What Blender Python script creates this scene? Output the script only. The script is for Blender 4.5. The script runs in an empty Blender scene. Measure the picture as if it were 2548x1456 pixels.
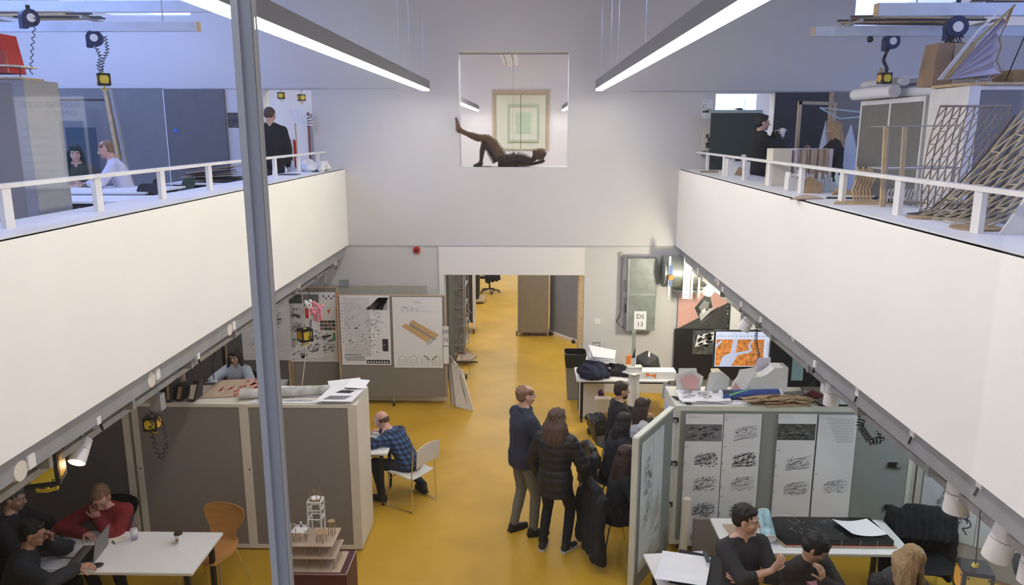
import bpy, bmesh, math, random
from math import sin, cos, tan, atan, pi, radians as R, sqrt, floor
from mathutils import Vector as V, Matrix, noise
sc = bpy.context.scene
COL = sc.collection
random.seed(7)
# ------------------------------------------------------------ camera
F, CX, CY, H = 1900., 1274., 728., 4.65
TH = atan(403/F); YAW = atan(41/F*cos(TH))
cd = bpy.data.cameras.new('camera'); cam = bpy.data.objects.new('camera', cd); COL.objects.link(cam)
cam.location = (0, 0, H); cam.rotation_euler = (pi/2-TH, 0, YAW)
cd.sensor_width = 36; cd.lens = 36*F/2548; cd.clip_start = .02; cd.clip_end = 200
sc.camera = cam
sc.view_settings.view_transform = 'Standard'; sc.view_settings.look = 'None'
sc.view_settings.exposure = .85; sc.view_settings.gamma = 1; sc.view_settings.use_curve_mapping = False
# ------------------------------------------------------------ daylight
w = bpy.data.worlds.new('sky'); sc.world = w; w.use_nodes = True
bg = w.node_tree.nodes['Background']; bg.inputs[0].default_value = (.35, .48, 1, 1); bg.inputs[1].default_value = 2.3
def area(name, loc, sx, sy, rot, color, power, portal=False):
    l = bpy.data.lights.new(name, 'AREA'); l.shape = 'RECTANGLE'; l.size = sx; l.size_y = sy
    l.color = color; l.energy = power
    if portal: l.cycles.is_portal = True
    o = bpy.data.objects.new(name, l); COL.objects.link(o); o.location = loc; o.rotation_euler = rot
    return o
ROOFLIGHTS = [(-9.4, 2.5, -5.0, 12.6), (5.0, 2.5, 8.6, 9.6)]
for a, b, c, d in ROOFLIGHTS:
    area('rooflight_portal', ((a+c)/2, (b+d)/2, 7.35), c-a, d-b, (0, 0, 0), (1, 1, 1), 10, True)

# ------------------------------------------------------------ photo geometry: a pixel of the frame and a known plane give a point
def ray(px, py):
    x = (px-CX)/F; u = -(py-CY)/F
    f = cos(TH)+u*sin(TH); z = -sin(TH)+u*cos(TH)
    return x*cos(YAW)-f*sin(YAW), x*sin(YAW)+f*cos(YAW), z
def G(px, py, z=0.):
    X, Y, Z = ray(px, py); t = (z-H)/Z; return V((X*t, Y*t, z))
def D(px, py, y):
    X, Y, Z = ray(px, py); t = y/Y; return V((X*t, y, H+Z*t))

# ------------------------------------------------------------ materials
MATS = {}
def mat(name, col, rough=.6, metal=0., var=.06, scale=6., bump=0., emit=0., trans=0., spec=.5, sx=None, alpha=1.):
    if name in MATS: return MATS[name]
    m = bpy.data.materials.new(name); m.use_nodes = True; nt = m.node_tree; b = nt.nodes['Principled BSDF']
    b.inputs['Roughness'].default_value = rough; b.inputs['Metallic'].default_value = metal
    b.inputs['Specular IOR Level'].default_value = spec
    c = (*col, 1)
    tc = nt.nodes.new('ShaderNodeTexCoord'); n = nt.nodes.new('ShaderNodeTexNoise'); n.inputs['Scale'].default_value = scale
    n.inputs['Detail'].default_value = 5
    if sx:
        mp = nt.nodes.new('ShaderNodeMapping'); mp.inputs['Scale'].default_value = sx
        nt.links.new(tc.outputs['Object'], mp.inputs['Vector']); nt.links.new(mp.outputs[0], n.inputs['Vector'])
    else: nt.links.new(tc.outputs['Object'], n.inputs['Vector'])
    r = nt.nodes.new('ShaderNodeValToRGB'); e = r.color_ramp.elements
    e[0].position = .3; e[1].position = .7
    e[0].color = tuple(min(1, x*(1-var)) for x in col)+(1,); e[1].color = tuple(min(1, x*(1+var)) for x in col)+(1,)
    nt.links.new(n.outputs['Fac'], r.inputs[0]); nt.links.new(r.outputs[0], b.inputs['Base Color'])
    if bump:
        bp = nt.nodes.new('ShaderNodeBump'); bp.inputs['Strength'].default_value = bump; bp.inputs['Distance'].default_value = .01
        nt.links.new(n.outputs['Fac'], bp.inputs['Height']); nt.links.new(bp.outputs[0], b.inputs['Normal'])
    if emit:
        b.inputs['Emission Color'].default_value = c
        if var > .2: nt.links.new(r.outputs[0], b.inputs['Emission Color'])
        b.inputs['Emission Strength'].default_value = emit
    if trans: b.inputs['Transmission Weight'].default_value = trans
    if alpha < 1: b.inputs['Alpha'].default_value = alpha
    MATS[name] = m; return m
def glass_mat(name, tint, refl=.06):
    m = bpy.data.materials.new(name); m.use_nodes = True; nt = m.node_tree; nt.nodes.clear()
    o = nt.nodes.new('ShaderNodeOutputMaterial'); t = nt.nodes.new('ShaderNodeBsdfTransparent'); g = nt.nodes.new('ShaderNodeBsdfGlossy')
    mx = nt.nodes.new('ShaderNodeMixShader'); t.inputs[0].default_value = (*tint, 1); g.inputs['Roughness'].default_value = .02
    mx.inputs[0].default_value = refl
    nt.links.new(t.outputs[0], mx.inputs[1]); nt.links.new(g.outputs[0], mx.inputs[2]); nt.links.new(mx.outputs[0], o.inputs[0])
    MATS[name] = m; return m
WALL = mat('white_paint', (.80, .775, .745), .75, var=.02, scale=1.5)
FASCIA = mat('white_plaster', (.93, .91, .86), .8, var=.02, scale=1.2, bump=.05)
WHITE = mat('white_laminate', (.80, .79, .77), .45, var=.02)
LEDGE = mat('white_ledge', (.78, .78, .8), .5, var=.04, scale=3)
FLOOR = mat('yellow_linoleum', (.54, .32, .028), .42, var=.10, scale=1.6, spec=.35)
GREYF = mat('grey_felt', (.26, .235, .21), .95, var=.10, scale=180)
GREYD = mat('dark_grey_felt', (.14, .135, .135), .95, var=.08, scale=180)
GREYL = mat('pale_grey_board', (.42, .40, .36), .8, var=.05, scale=30)
GREEN = mat('grey_green_felt', (.28, .30, .285), .95, var=.08, scale=150)
CREAM = mat('cream_edge', (.72, .68, .58), .6, var=.03)
STEEL = mat('galvanised_steel', (.42, .43, .43), .45, .6, var=.15, scale=8)
STEELP = mat('grey_painted_steel', (.33, .34, .35), .5, .2, var=.08)
CHROME = mat('chrome', (.75, .75, .75), .15, 1., var=.02)
BLACK = mat('black_plastic', (.012, .012, .013), .45, var=.2)
DARK = mat('dark_cloth', (.012, .012, .014), .95, var=.3, scale=40, bump=.4)
YEL = mat('yellow_plastic', (.72, .55, .05), .45, var=.05)
PLY = mat('plywood', (.50, .25, .08), .45, var=.15, scale=4, sx=(1, 1, 8))
BALSA = mat('balsa_wood', (.55, .40, .22), .7, var=.15, scale=20)
CARD = mat('brown_card', (.36, .24, .13), .85, var=.12, scale=12)
CARDL = mat('pale_card', (.48, .37, .27), .85, var=.08, scale=12)
PAPER = mat('white_paper', (.80, .80, .82), .8, var=.015)
INK = mat('black_ink', (.03, .03, .035), .8); INKG = mat('grey_ink', (.28, .28, .29), .8); INKL = mat('pale_ink', (.52, .53, .55), .8)
RED = mat('red_plastic', (.55, .03, .025), .4); ORANGE = mat('orange_print', (.85, .22, .03), .7)
TAN = mat('tan_print', (.60, .40, .20), .8, var=.12, scale=25)
LAMPW = mat('lit_diffuser', (1, .95, .865), .5, emit=19.)
GLOW = mat('lit_spot_lens', (1, .72, .42), .5, emit=14.)
# ------------------------------------------------------------ mesh builder
class MB:
    def __init__(s): s.v = []; s.f = []; s.m = []; s.mats = []; s.sm = []
    def mi(s, m):
        if m is None: return 0
        if m not in s.mats: s.mats.append(m)
        return s.mats.index(m)
    def add(s, vs, fs, m=None, sm=False):
        o = len(s.v); s.v += [V(p) for p in vs]; k = s.mi(m)
        for f in fs: s.f.append([i+o for i in f]); s.m.append(k); s.sm.append(sm)
        return s
    def hexa(s, p, m=None):     # 8 points: bottom 4 ccw, top 4 ccw
        return s.add(p, [(3,2,1,0),(4,5,6,7),(0,1,5,4),(1,2,6,5),(2,3,7,6),(3,0,4,7)], m)
    def bx(s, x0, x1, y0, y1, z0, z1, m=None):
        return s.hexa([(x0,y0,z0),(x1,y0,z0),(x1,y1,z0),(x0,y1,z0),(x0,y0,z1),(x1,y0,z1),(x1,y1,z1),(x0,y1,z1)], m)
    def box(s, c, size, rz=0, m=None, rx=0, ry=0):
        M = Matrix.Translation(V(c)) @ Matrix.Rotation(rz,4,'Z') @ Matrix.Rotation(ry,4,'Y') @ Matrix.Rotation(rx,4,'X')
        a,b,d = [q/2 for q in size]
        return s.hexa([M@V(p) for p in [(-a,-b,-d),(a,-b,-d),(a,b,-d),(-a,b,-d),(-a,-b,d),(a,-b,d),(a,b,d),(-a,b,d)]], m)
    def prism(s, poly, n, m=None):   # poly: 3-D points, extruded by vector n
        k = len(poly); p = [V(q) for q in poly]; q = [a+V(n) for a in p]
        return s.add(p+q, [tuple(reversed(range(k))), tuple(range(k,2*k))]+[(i,(i+1)%k,k+(i+1)%k,k+i) for i in range(k)], m)
    def loft(s, rings, m=None, cap=True, sm=True, closed=False):
        k = len(rings[0]); vs = [p for r in rings for p in r]; fs = []
        for j in range(len(rings)-1):
            for i in range(k): fs.append((j*k+i, j*k+(i+1)%k, (j+1)*k+(i+1)%k, (j+1)*k+i))
        if cap: fs += [tuple(reversed(range(k))), tuple(range((len(rings)-1)*k, len(rings)*k))]
        return s.add(vs, fs, m, sm)
    def cone(s, p0, p1, r0, r1=None, m=None, seg=12, cap=True):
        p0, p1 = V(p0), V(p1); r1 = r0 if r1 is None else r1; d = (p1-p0).normalized()
        a = d.orthogonal().normalized(); b = d.cross(a)
        R_ = lambda p, r: [p+(a*cos(t*2*pi/seg)+b*sin(t*2*pi/seg))*r for t in range(seg)]
        return s.loft([R_(p0, r0), R_(p1, r1)], m, cap)
    def tube(s, pts, r, m=None, seg=8):
        pts = [V(p) for p in pts]; rings = []; a = None
        for i, p in enumerate(pts):
            d = (pts[min(i+1, len(pts)-1)]-pts[max(i-1, 0)]).normalized()
            if a is None: a = d.orthogonal().normalized()
            a = (a-d*a.dot(d)).normalized(); b = d.cross(a); rr = r[i] if isinstance(r, (list, tuple)) else r
            rings.append([p+(a*cos(t*2*pi/seg)+b*sin(t*2*pi/seg))*rr for t in range(seg)])
        return s.loft(rings, m)
    def capsule(s, p0, p1, r0, r1, m=None, seg=12, fl=1., ax=None):
        p0, p1 = V(p0), V(p1); d = (p1-p0); L = d.length; d = d.normalized() if L > 1e-6 else V((0,0,1))
        a = V(ax) if ax else d.orthogonal(); a = (a-d*a.dot(d)).normalized(); b = d.cross(a); rings = []
        for t in (-75, -45, -15): rings.append((p0+d*r0*sin(R(t)), r0*cos(R(t))))
        rings.append((p0.lerp(p1, .5), (r0+r1)/2))
        for t in (15, 45, 75): rings.append((p1+d*r1*sin(R(t)), r1*cos(R(t))))
        return s.loft([[c+(a*cos(t*2*pi/seg)+b*fl*sin(t*2*pi/seg))*r for t in range(seg)] for c, r in rings], m)
    def ell(s, c, r, M=None, m=None, seg=14, n=8):
        c = V(c); rings = []
        for j in range(n+1):
            t = -pi/2+.12+(pi-.24)*j/n
            rings.append([V((r[0]*cos(t)*cos(2*pi*i/seg), r[1]*cos(t)*sin(2*pi*i/seg), r[2]*sin(t))) for i in range(seg)])
        rings = [[c+(M@p if M else p) for p in rg] for rg in rings]
        return s.loft(rings, m)
    def lathe(s, c, prof, m=None, seg=20):
        c = V(c); return s.loft([[c+V((r*cos(2*pi*i/seg), r*sin(2*pi*i/seg), z)) for i in range(seg)] for r, z in prof], m)
    def mesh(s, name, m=None):
        me = bpy.data.meshes.new(name); me.from_pydata([tuple(p) for p in s.v], [], s.f)
        if m: s.mats = [m]+[x for x in s.mats] if not s.mats else s.mats
        for x in s.mats: me.materials.append(x)
        me.polygons.foreach_set('material_index', s.m); me.polygons.foreach_set('use_smooth', s.sm)
        me.update(); return me
    def build(s, name, m=None, parent=None, org=None, auto=True):
        """one mesh object; org moves its origin"""
        off = V(org) if org is not None else V((0,0,0))
        if org is not None: s.v = [p-off for p in s.v]
        o = bpy.data.objects.new(name, s.mesh(name, m)); COL.objects.link(o); o.location = off
        if parent: o.parent = parent
        if auto and any(s.sm):
            try: o.data.set_sharp_from_angle(angle=R(40))
            except Exception: pass
        return o
def tag(o, label=None, cat=None, group=None, kind=None):
    for k, v in (('label', label), ('category', cat), ('group', group), ('kind', kind)):
        if v: o[k] = v
    return o
def thing(name, loc, label, cat, rz=0, group=None):
    o = bpy.data.objects.new(name, None); COL.objects.link(o); o.location = loc; o.rotation_euler = (0, 0, rz); o.empty_display_size = .1
    return tag(o, label, cat, group)
def struct(name, mb, m=None, parent=None):
    o = mb.build(name, m, parent)
    if not parent: o['kind'] = 'structure'
    return o
def kids(o): return [c for c in bpy.data.objects if c.parent == o]
def copy_tree(o, parent=None):
    c = o.copy(); COL.objects.link(c); c.parent = parent
    for ch in kids(o): copy_tree(ch, c)
    return c
def place(o, loc, rz=None, label=None, sc_=None):
    o.location = loc
    if rz is not None: o.rotation_euler[2] = rz
    if label: o['label'] = label
    if sc_: o.scale = (sc_,)*3
    return o
_txt = {}
def text_geo(s):
    if s in _txt: return _txt[s]
    c = bpy.data.curves.new('t', 'FONT'); c.body = s; c.size = 1; c.align_x = 'CENTER'; c.align_y = 'CENTER'; c.resolution_u = 3
    o = bpy.data.objects.new('t', c); COL.objects.link(o); dg = bpy.context.evaluated_depsgraph_get(); dg.update()
    me = bpy.data.meshes.new_from_object(o.evaluated_get(dg))
    r = ([tuple(p.co[:2]) for p in me.vertices], [tuple(p.vertices) for p in me.polygons])
    bpy.data.objects.remove(o); bpy.data.meshes.remove(me); _txt[s] = r; return r
def wall_holes(mb, x0, x1, z0, z1, y0, y1, holes, m=None):
    xs = sorted({x0, x1, *[h[0] for h in holes], *[h[1] for h in holes]}); zs = sorted({z0, z1, *[h[2] for h in holes], *[h[3] for h in holes]})
    for i in range(len(xs)-1):
        j = 0
        while j < len(zs)-1:
            cxm = (xs[i]+xs[i+1])/2
            solid = lambda k: not any(h[0] < cxm < h[1] and h[2] < (zs[k]+zs[k+1])/2 < h[3] for h in holes)
            if solid(j):
                k = j
                while k+1 < len(zs)-1 and solid(k+1): k += 1
                mb.bx(xs[i], xs[i+1], y0, y1, zs[j], zs[k+1], m); j = k+1
            else: j += 1
# ============================================================ SETTING
WB = 13.2; XL, XR = -3.15, 2.57; ZM = 3.15; WX0, WX1, WZ0, WZ1 = -1.17, .67, 4.04, 5.93
struct('floor', MB().bx(-10.5, 10.5, -3, 38.3, -.2, 0), FLOOR)
mb = MB(); wall_holes(mb, -10.5, 10.5, 0, 7.2, WB, WB+.3, [(-1.48, .99, 0, 2.17), (WX0, WX1, WZ0, WZ1), (-4.48, -3.66, ZM, 5.33), (3.12, 4.11, ZM, 5.26), (-8.9, -5.6, 6.5, 7.1), (5.3, 9.2, 6.3, 7.05)])
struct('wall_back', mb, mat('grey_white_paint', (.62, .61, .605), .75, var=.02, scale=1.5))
struct('wall_left', MB().bx(-10.8, -10.5, -3, 38.3, 0, 7.2), WALL); struct('wall_right', MB().bx(10.5, 10.8, -3, 38.3, 0, 7.2), WALL)
mb = MB(); wall_holes(mb, -10.5, 10.5, 0, 7.2, .5, .8, [(WX0, WX1, 3.7, WZ1)]); struct('wall_front', mb, WALL)
struct('wall_behind', MB().bx(-10.5, 10.5, -3.3, -3, 0, 7.2), GREYD)
mb = MB(); wall_holes(mb, -10.5, 10.5, 0, 7.2, 25.6, 25.9, [(WX0, WX1, WZ0, WZ1), (-1.9, 1.3, 0, 2.2)]); struct('wall_middle', mb, WALL)
struct('wall_far', MB().bx(-10.5, 10.5, 38, 38.3, 0, 7.2), WALL)
# ceiling with rooflights
mb = MB(); xs = [-10.5, -9.4, -5, 5, 8.6, 10.5]
for a, b in zip(xs, xs[1:]):
    rl = [r for r in ROOFLIGHTS if r[0] == a]
    if rl: mb.bx(a, b, -3, rl[0][1], 7.2, 7.5); mb.bx(a, b, rl[0][3], 13.6, 7.2, 7.5); mb.bx(a, b, 21.5, 38.3, 7.2, 7.5)
    else: mb.bx(a, b, -3, 38.3, 7.2, 7.5)
struct('ceiling', mb, WALL)
for nm, x0, x1, in (('left', -10.5, XL), ('right', XR, 10.5)):
    struct('trim_mezzanine_'+nm if 0 else ('trim_1' if nm == 'left' else 'trim_2'), MB().bx(x0, x1, .8, WB, 2.7, ZM), WALL)
struct('wall_parapet_left', MB().bx(-3.74, XL-.001, .8, WB, ZM-.0, 4.0).bx(XL-.12, XL+.002, .8, WB, 2.69, 4.0), FASCIA)
struct('wall_parapet_right', MB().bx(XR+.001, 3.3, .8, WB, ZM, 4.0).bx(XR-.002, XR+.12, .8, WB, 2.69, 4.0), FASCIA)
struct('trim_3', MB().bx(-3.76, XL-.05, .8, WB, 4.0, 4.012), LEDGE); struct('trim_4', MB().bx(XR+.05, 3.32, .8, WB, 4.0, 4.012), LEDGE)
# joints across the back wall, lintel over the opening
struct('trim_5', MB().bx(XL, XR, WB-.012, WB, 2.67, 2.69), mat('joint_grey', (.45, .45, .45)))
struct('trim_6', MB().bx(-1.56, .99, WB-.03, WB, 2.17, 2.665).bx(-1.56, -1.48, WB-.03, WB, 0, 2.17), WALL)
struct('trim_7', MB().bx(-10.5, XL-.3, WB-.008, WB, 5.335, 5.35).bx(XL-.3, -2.2, WB-.003, WB, 5.335, 5.345).bx(1.7, 10.5, WB-.008, WB, 5.28, 5.295), mat('joint_grey', (.45, .45, .45)))
# the window the photograph looks through: panes and centre post
GL = glass_mat('window_glass', (.97, .975, .98), .07)
post = MB().bx(-.295, -.275, .790, .80, 3.7, WZ1, mat('blue_grey_aluminium', (.28, .29, .36), .5, .2)).bx(-.293, -.286, .785, .79, 3.7, WZ1, mat('dull_aluminium', (.40, .41, .48), .5, .3)).bx(-.275, -.2725, .792, .80, 3.7, WZ1, mat('pale_sealant', (.38, .35, .33), .6))
wn = struct('window_1', MB().bx(WX0, WX1, .74, .80, 3.7, 3.74).bx(WX0, WX1, .74, .80, WZ1-.04, WZ1).bx(WX0, WX0+.04, .74, .80, 3.74, WZ1-.04).bx(WX1-.04, WX1, .74, .80, 3.74, WZ1-.04), STEELP)
post.build('mullion', None, wn); MB().bx(WX0+.04, -.295, .79, .793, 3.74, WZ1-.04).bx(-.272, WX1-.04, .79, .793, 3.74, WZ1-.04).build('glass_pane', GL, wn)
# window in the back wall
wn = struct('window_2', MB().bx(WX0, WX1, WB+.24, WB+.27, WZ1-.02, WZ1).bx(-.268, -.262, WB+.25, WB+.26, WZ0, WZ1-.02), STEELP)
MB().bx(WX0, -.27, WB+.254, WB+.257, WZ0, WZ1-.02).bx(-.26, WX1, WB+.254, WB+.257, WZ0, WZ1-.02).build('glass_pane', GL, wn)
TIM = mat('pale_timber_lining', (.50, .40, .26), .6)
def frame_ring(x0, x1, z0, z1, y0, y1, t, b=None):
    b = t if b is None else b
    return MB().bx(x0, x0+t, y0, y1, z0, z1).bx(x1-t, x1, y0, y1, z0, z1).bx(x0+t, x1-t, y0, y1, z1-t*1.3, z1).bx(x0+t, x1-t, y0, y1, z0, z0+b)
wn = struct('window_3', frame_ring(WX0-.01, WX1+.01, WZ0-.02, WZ1+.02, 25.55, 25.92, .12, .04), TIM)
MB().bx(-.266, -.25, 25.7, 25.72, WZ0, WZ1).build('mullion', BLACK, wn)
wn = struct('window_4', frame_ring(-1.0, .5, 4.1, 5.9, 37.93, 38.0, .10), mat('pale_green_frame', (.5, .56, .48), .6))
MB().bx(-.62, .12, 37.97, 38, 4.5, 5.5).build('pane', mat('pale_green_panel', (.55, .66, .55), .4), wn)
for k, (x0, x1, z0, z1) in enumerate([(-8.9, -5.6, 6.5, 7.1), (5.3, 9.2, 6.3, 7.05)]):
    wn = struct('window_%d' % (5+k), frame_ring(x0, x1, z0, z1, WB+.2, WB+.26, .05), WHITE)
    MB().bx(x0+.05, x1-.05, WB+.22, WB+.225, z0+.05, z1-.065).build('glass_pane', GL, wn)
# the room the photograph is taken from: an added fill light for the centre post, and the notice on its rear wall, mirrored in the pane
area('rear_room_fill', (-.3, -1.5, 7.0), 4.5, 1.8, (R(0), 0, 0), (.9, .94, 1), 90)
# strip lights
def strip(x, s):
    t = thing('strip_light', (x, 7.6, 5.3), 'long %s suspended strip light with glowing underside' % ('left' if s < 0 else 'right'), 'light', group=None)
    MB().bx(-.055, .055, -5.2, 5.0, .0, .13).build('housing', mat('dark_grey_housing', (.16, .155, .16), .5), t)
    MB().bx(-.05, .05, -5.19, 4.99, -.03, .0).build('diffuser', LAMPW, t)
    for yy in (-4.5, -2.2, .1, 2.4, 3.3, 4.7): MB().cone((0, yy, .13), (0, yy, 1.885), .0025, seg=5).build('suspension_wire', CHROME, t)
    return t
strip(-1.64, -1)['label'] = 'long suspended strip light with glowing underside at the left, crossed by the window post'
strip(1.12, 1)['label'] = 'long suspended strip light with glowing underside at the right of the void'
for x, lb in ((-1.64, 'short glowing strip light seen through the back window at its left edge'), (1.12, 'short glowing strip light seen through the back window at its right edge')):
    t = thing('strip_light', (x, 20.2, 5.3), lb, 'light')
    MB().bx(-.055, .055, -5.2, 5.0, .0, .13).build('housing', mat('dark_grey_housing', (0, 0, 0)), t); MB().bx(-.05, .05, -5.19, 4.99, -.03, .0).build('diffuser', LAMPW, t)
t = thing('strip_light', (-.3, 32.5, 6.7), 'added fill strip for the farthest bay, unseen above its window', 'light')  # unseen glowing strip added to brighten the farthest bay
MB().bx(-.06, .06, -3, 3, 0, .12).build('housing', WHITE, t); MB().bx(-.05, .05, -2.9, 2.9, -.03, 0).build('diffuser', mat('far_fill_diffuser', (.95, 1, .92), .5, emit=140), t)
MB().bx(-.01, .01, -.01, .01, .12, .5).build('hanger', STEEL, t)
t = thing('strip_light', (-.3, 17.0, 6.75), 'added fill strip for the middle bay, unseen above the wall opening', 'light')  # added out of sight to brighten the middle bay and passage
MB().bx(-.06, .06, -3, 3, 0, .12).build('housing', WHITE, t); MB().bx(-.05, .05, -2.9, 2.9, -.03, 0).build('diffuser', mat('middle_fill_diffuser', (1, .95, .9), .5, emit=78), t)
for yy in (-2.5, 2.5): MB().bx(-.01, .01, yy-.01, yy+.01, .12, .44).build('hanger', STEEL, t)
for y, e in ((16.5, 0), (21.5, 0)):  # two more unseen tubes, added as fill for the passage
    t = thing('soffit_fill', (-2.6, y, 2.62), 'added fill tube, unseen under the middle bay soffit, %s' % ('nearer' if y < 18 else 'farther'), 'light')
    MB().bx(-.07, .07, -.65, .65, .03, .08).build('housing', WHITE, t); MB().bx(-.05, .05, -.6, .6, 0, .03).build('diffuser', mat('warm_fill_tube', (1, .93, .8), .5, emit=40), t)
# ============================================================ FIGURES
PEND = []
def fuse(name, mb, m, parent, vox=.012, smooth=3, extra=None, disp=None, org=None):
    if org is not None: mb.v = [p-V(org) for p in mb.v]
    me = bpy.data.meshes.new(name); me.from_pydata([tuple(p) for p in mb.v], [], mb.f); me.update()
    o = bpy.data.objects.new(name, me); COL.objects.link(o)
    if org is not None: o.location = org
    if parent: o.parent = parent
    r = o.modifiers.new('r', 'REMESH'); r.mode = 'VOXEL'; r.voxel_size = vox
    if smooth: q = o.modifiers.new('s', 'SMOOTH'); q.factor = .5; q.iterations = smooth
    PEND.append((o, m, extra, disp)); return o
def finalize():
    dg = bpy.context.evaluated_depsgraph_get(); dg.update(); out = []
    for o, m, extra, disp in PEND: out.append(bpy.data.meshes.new_from_object(o.evaluated_get(dg)))
    for (o, m, extra, disp), me in zip(PEND, out):
        old = o.data; o.modifiers.clear(); me.name = o.name
        if disp:
            ns = [v.normal.copy() for v in me.vertices]
            for v, n in zip(me.vertices, ns): v.co += n*disp(v.co, n)
        if extra:
            b = bmesh.new(); b.from_mesh(me); b2 = extra.mesh('x'); b.from_mesh(b2); b.to_mesh(me); b.free(); bpy.data.meshes.remove(b2)
        me.materials.clear(); me.materials.append(m)
        me.polygons.foreach_set('use_smooth', [True]*len(me.polygons)); me.update()
        o.data = me; bpy.data.meshes.remove(old)
    PEND.clear()
def folds(a=.006, s=9, st=(1, 1, 1)):
    return lambda c, n: a*noise.noise(V((c.x*s*st[0], c.y*s*st[1], c.z*s*st[2])))+a*.4*noise.noise(V((c.x*s*3*st[0], c.y*s*3, c.z*s*3*st[2])))
def puffer(a=.007, per=.085):
    return lambda c, n: a*(abs(sin(pi*c.z/per))-.5)+.005*noise.noise(c*10)
def strands(a=.007, s=60):
    return lambda c, n: a*noise.noise(V((c.x*s, c.y*s, c.z*6)))+.004*noise.noise(c*12)
SKIN = mat('fair_skin', (.60, .36, .27), .5, var=.05, scale=20); SKIN2 = mat('olive_skin', (.50, .29, .20), .5, var=.05, scale=20)
SKIN3 = mat('rosy_skin', (.62, .33, .24), .45, var=.06, scale=20)
EYEW = mat('eye_white', (.6, .58, .56), .3); IRIS = mat('dark_iris', (.03, .02, .015), .2); LIP = mat('lip', (.42, .17, .14), .5)
def haircol(n, c): return mat(n, c, .55, var=.35, scale=14, sx=(9, 9, 1), bump=.5)
HB = haircol('black_hair', (.010, .008, .007)); HDB = haircol('dark_brown_hair', (.035, .020, .014)); HBR = haircol('brown_hair', (.09, .05, .03))
HSAND = haircol('sandy_hair', (.22, .12, .06)); HBLO = haircol('blonde_hair', (.42, .27, .13)); HGR = haircol('greying_hair', (.10, .09, .085))
def ik(a, t, l1, l2, pole):
    a, t, pole = V(a), V(t), V(pole); d = t-a; L = min(d.length, (l1+l2)*.995); d.normalize(); t = a+d*L
    x = (l1*l1-l2*l2+L*L)/(2*L); h = sqrt(max(l1*l1-x*x, 0)); p = pole-d*pole.dot(d)
    if p.length < 1e-4: p = d.orthogonal()
    return a+d*x+p.normalized()*h, t
def hand(pm, fm, W, d, n, side, curl=.35, sc_=1.):
    """palm into pm (fused), fingers into fm; d along the hand, n out of the palm, thumb on the side d x n times side"""
    d = V(d).normalized(); n = V(n); n = (n-d*n.dot(d)).normalized(); a = d.cross(n)*side
    for k in (0, 1): pass
    rings = []
    for t, wd, th in ((-.01, .026, .02), (.02, .033, .017), (.06, .041, .016), (.092, .040, .012)):
        c = W+d*t*sc_; rings.append([c+(a*cos(q*pi/6)*wd+n*sin(q*pi/6)*th)*sc_ for q in range(12)])
    pm.loft(rings)
    def fing(base, dd, lens, r, cv):
        p = base; ang = cv*.6
        for j, L in enumerate(lens):
            e = dd*cos(ang)+n*sin(ang); q = p+e*L*sc_; fm.capsule(p, q, (r-.0008*j)*sc_, (r-.0008*(j+1))*sc_, seg=8); p = q; ang += cv
    for i, (fl_, off) in enumerate(((.93, .029), (1.03, .010), (.98, -.010), (.78, -.029))):
        fing(W+(d*(.083-.006*(i == 3))+a*off)*sc_, (d+a*off*2.2).normalized(), [.042*fl_, .026*fl_, .02*fl_], .0088-.0006*(i == 3), curl*(1+.12*i))
    fing(W+(d*.028+a*.030)*sc_, (d*.75+a*.62).normalized(), [.036, .03, .024], .0105, curl*.5)
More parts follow.
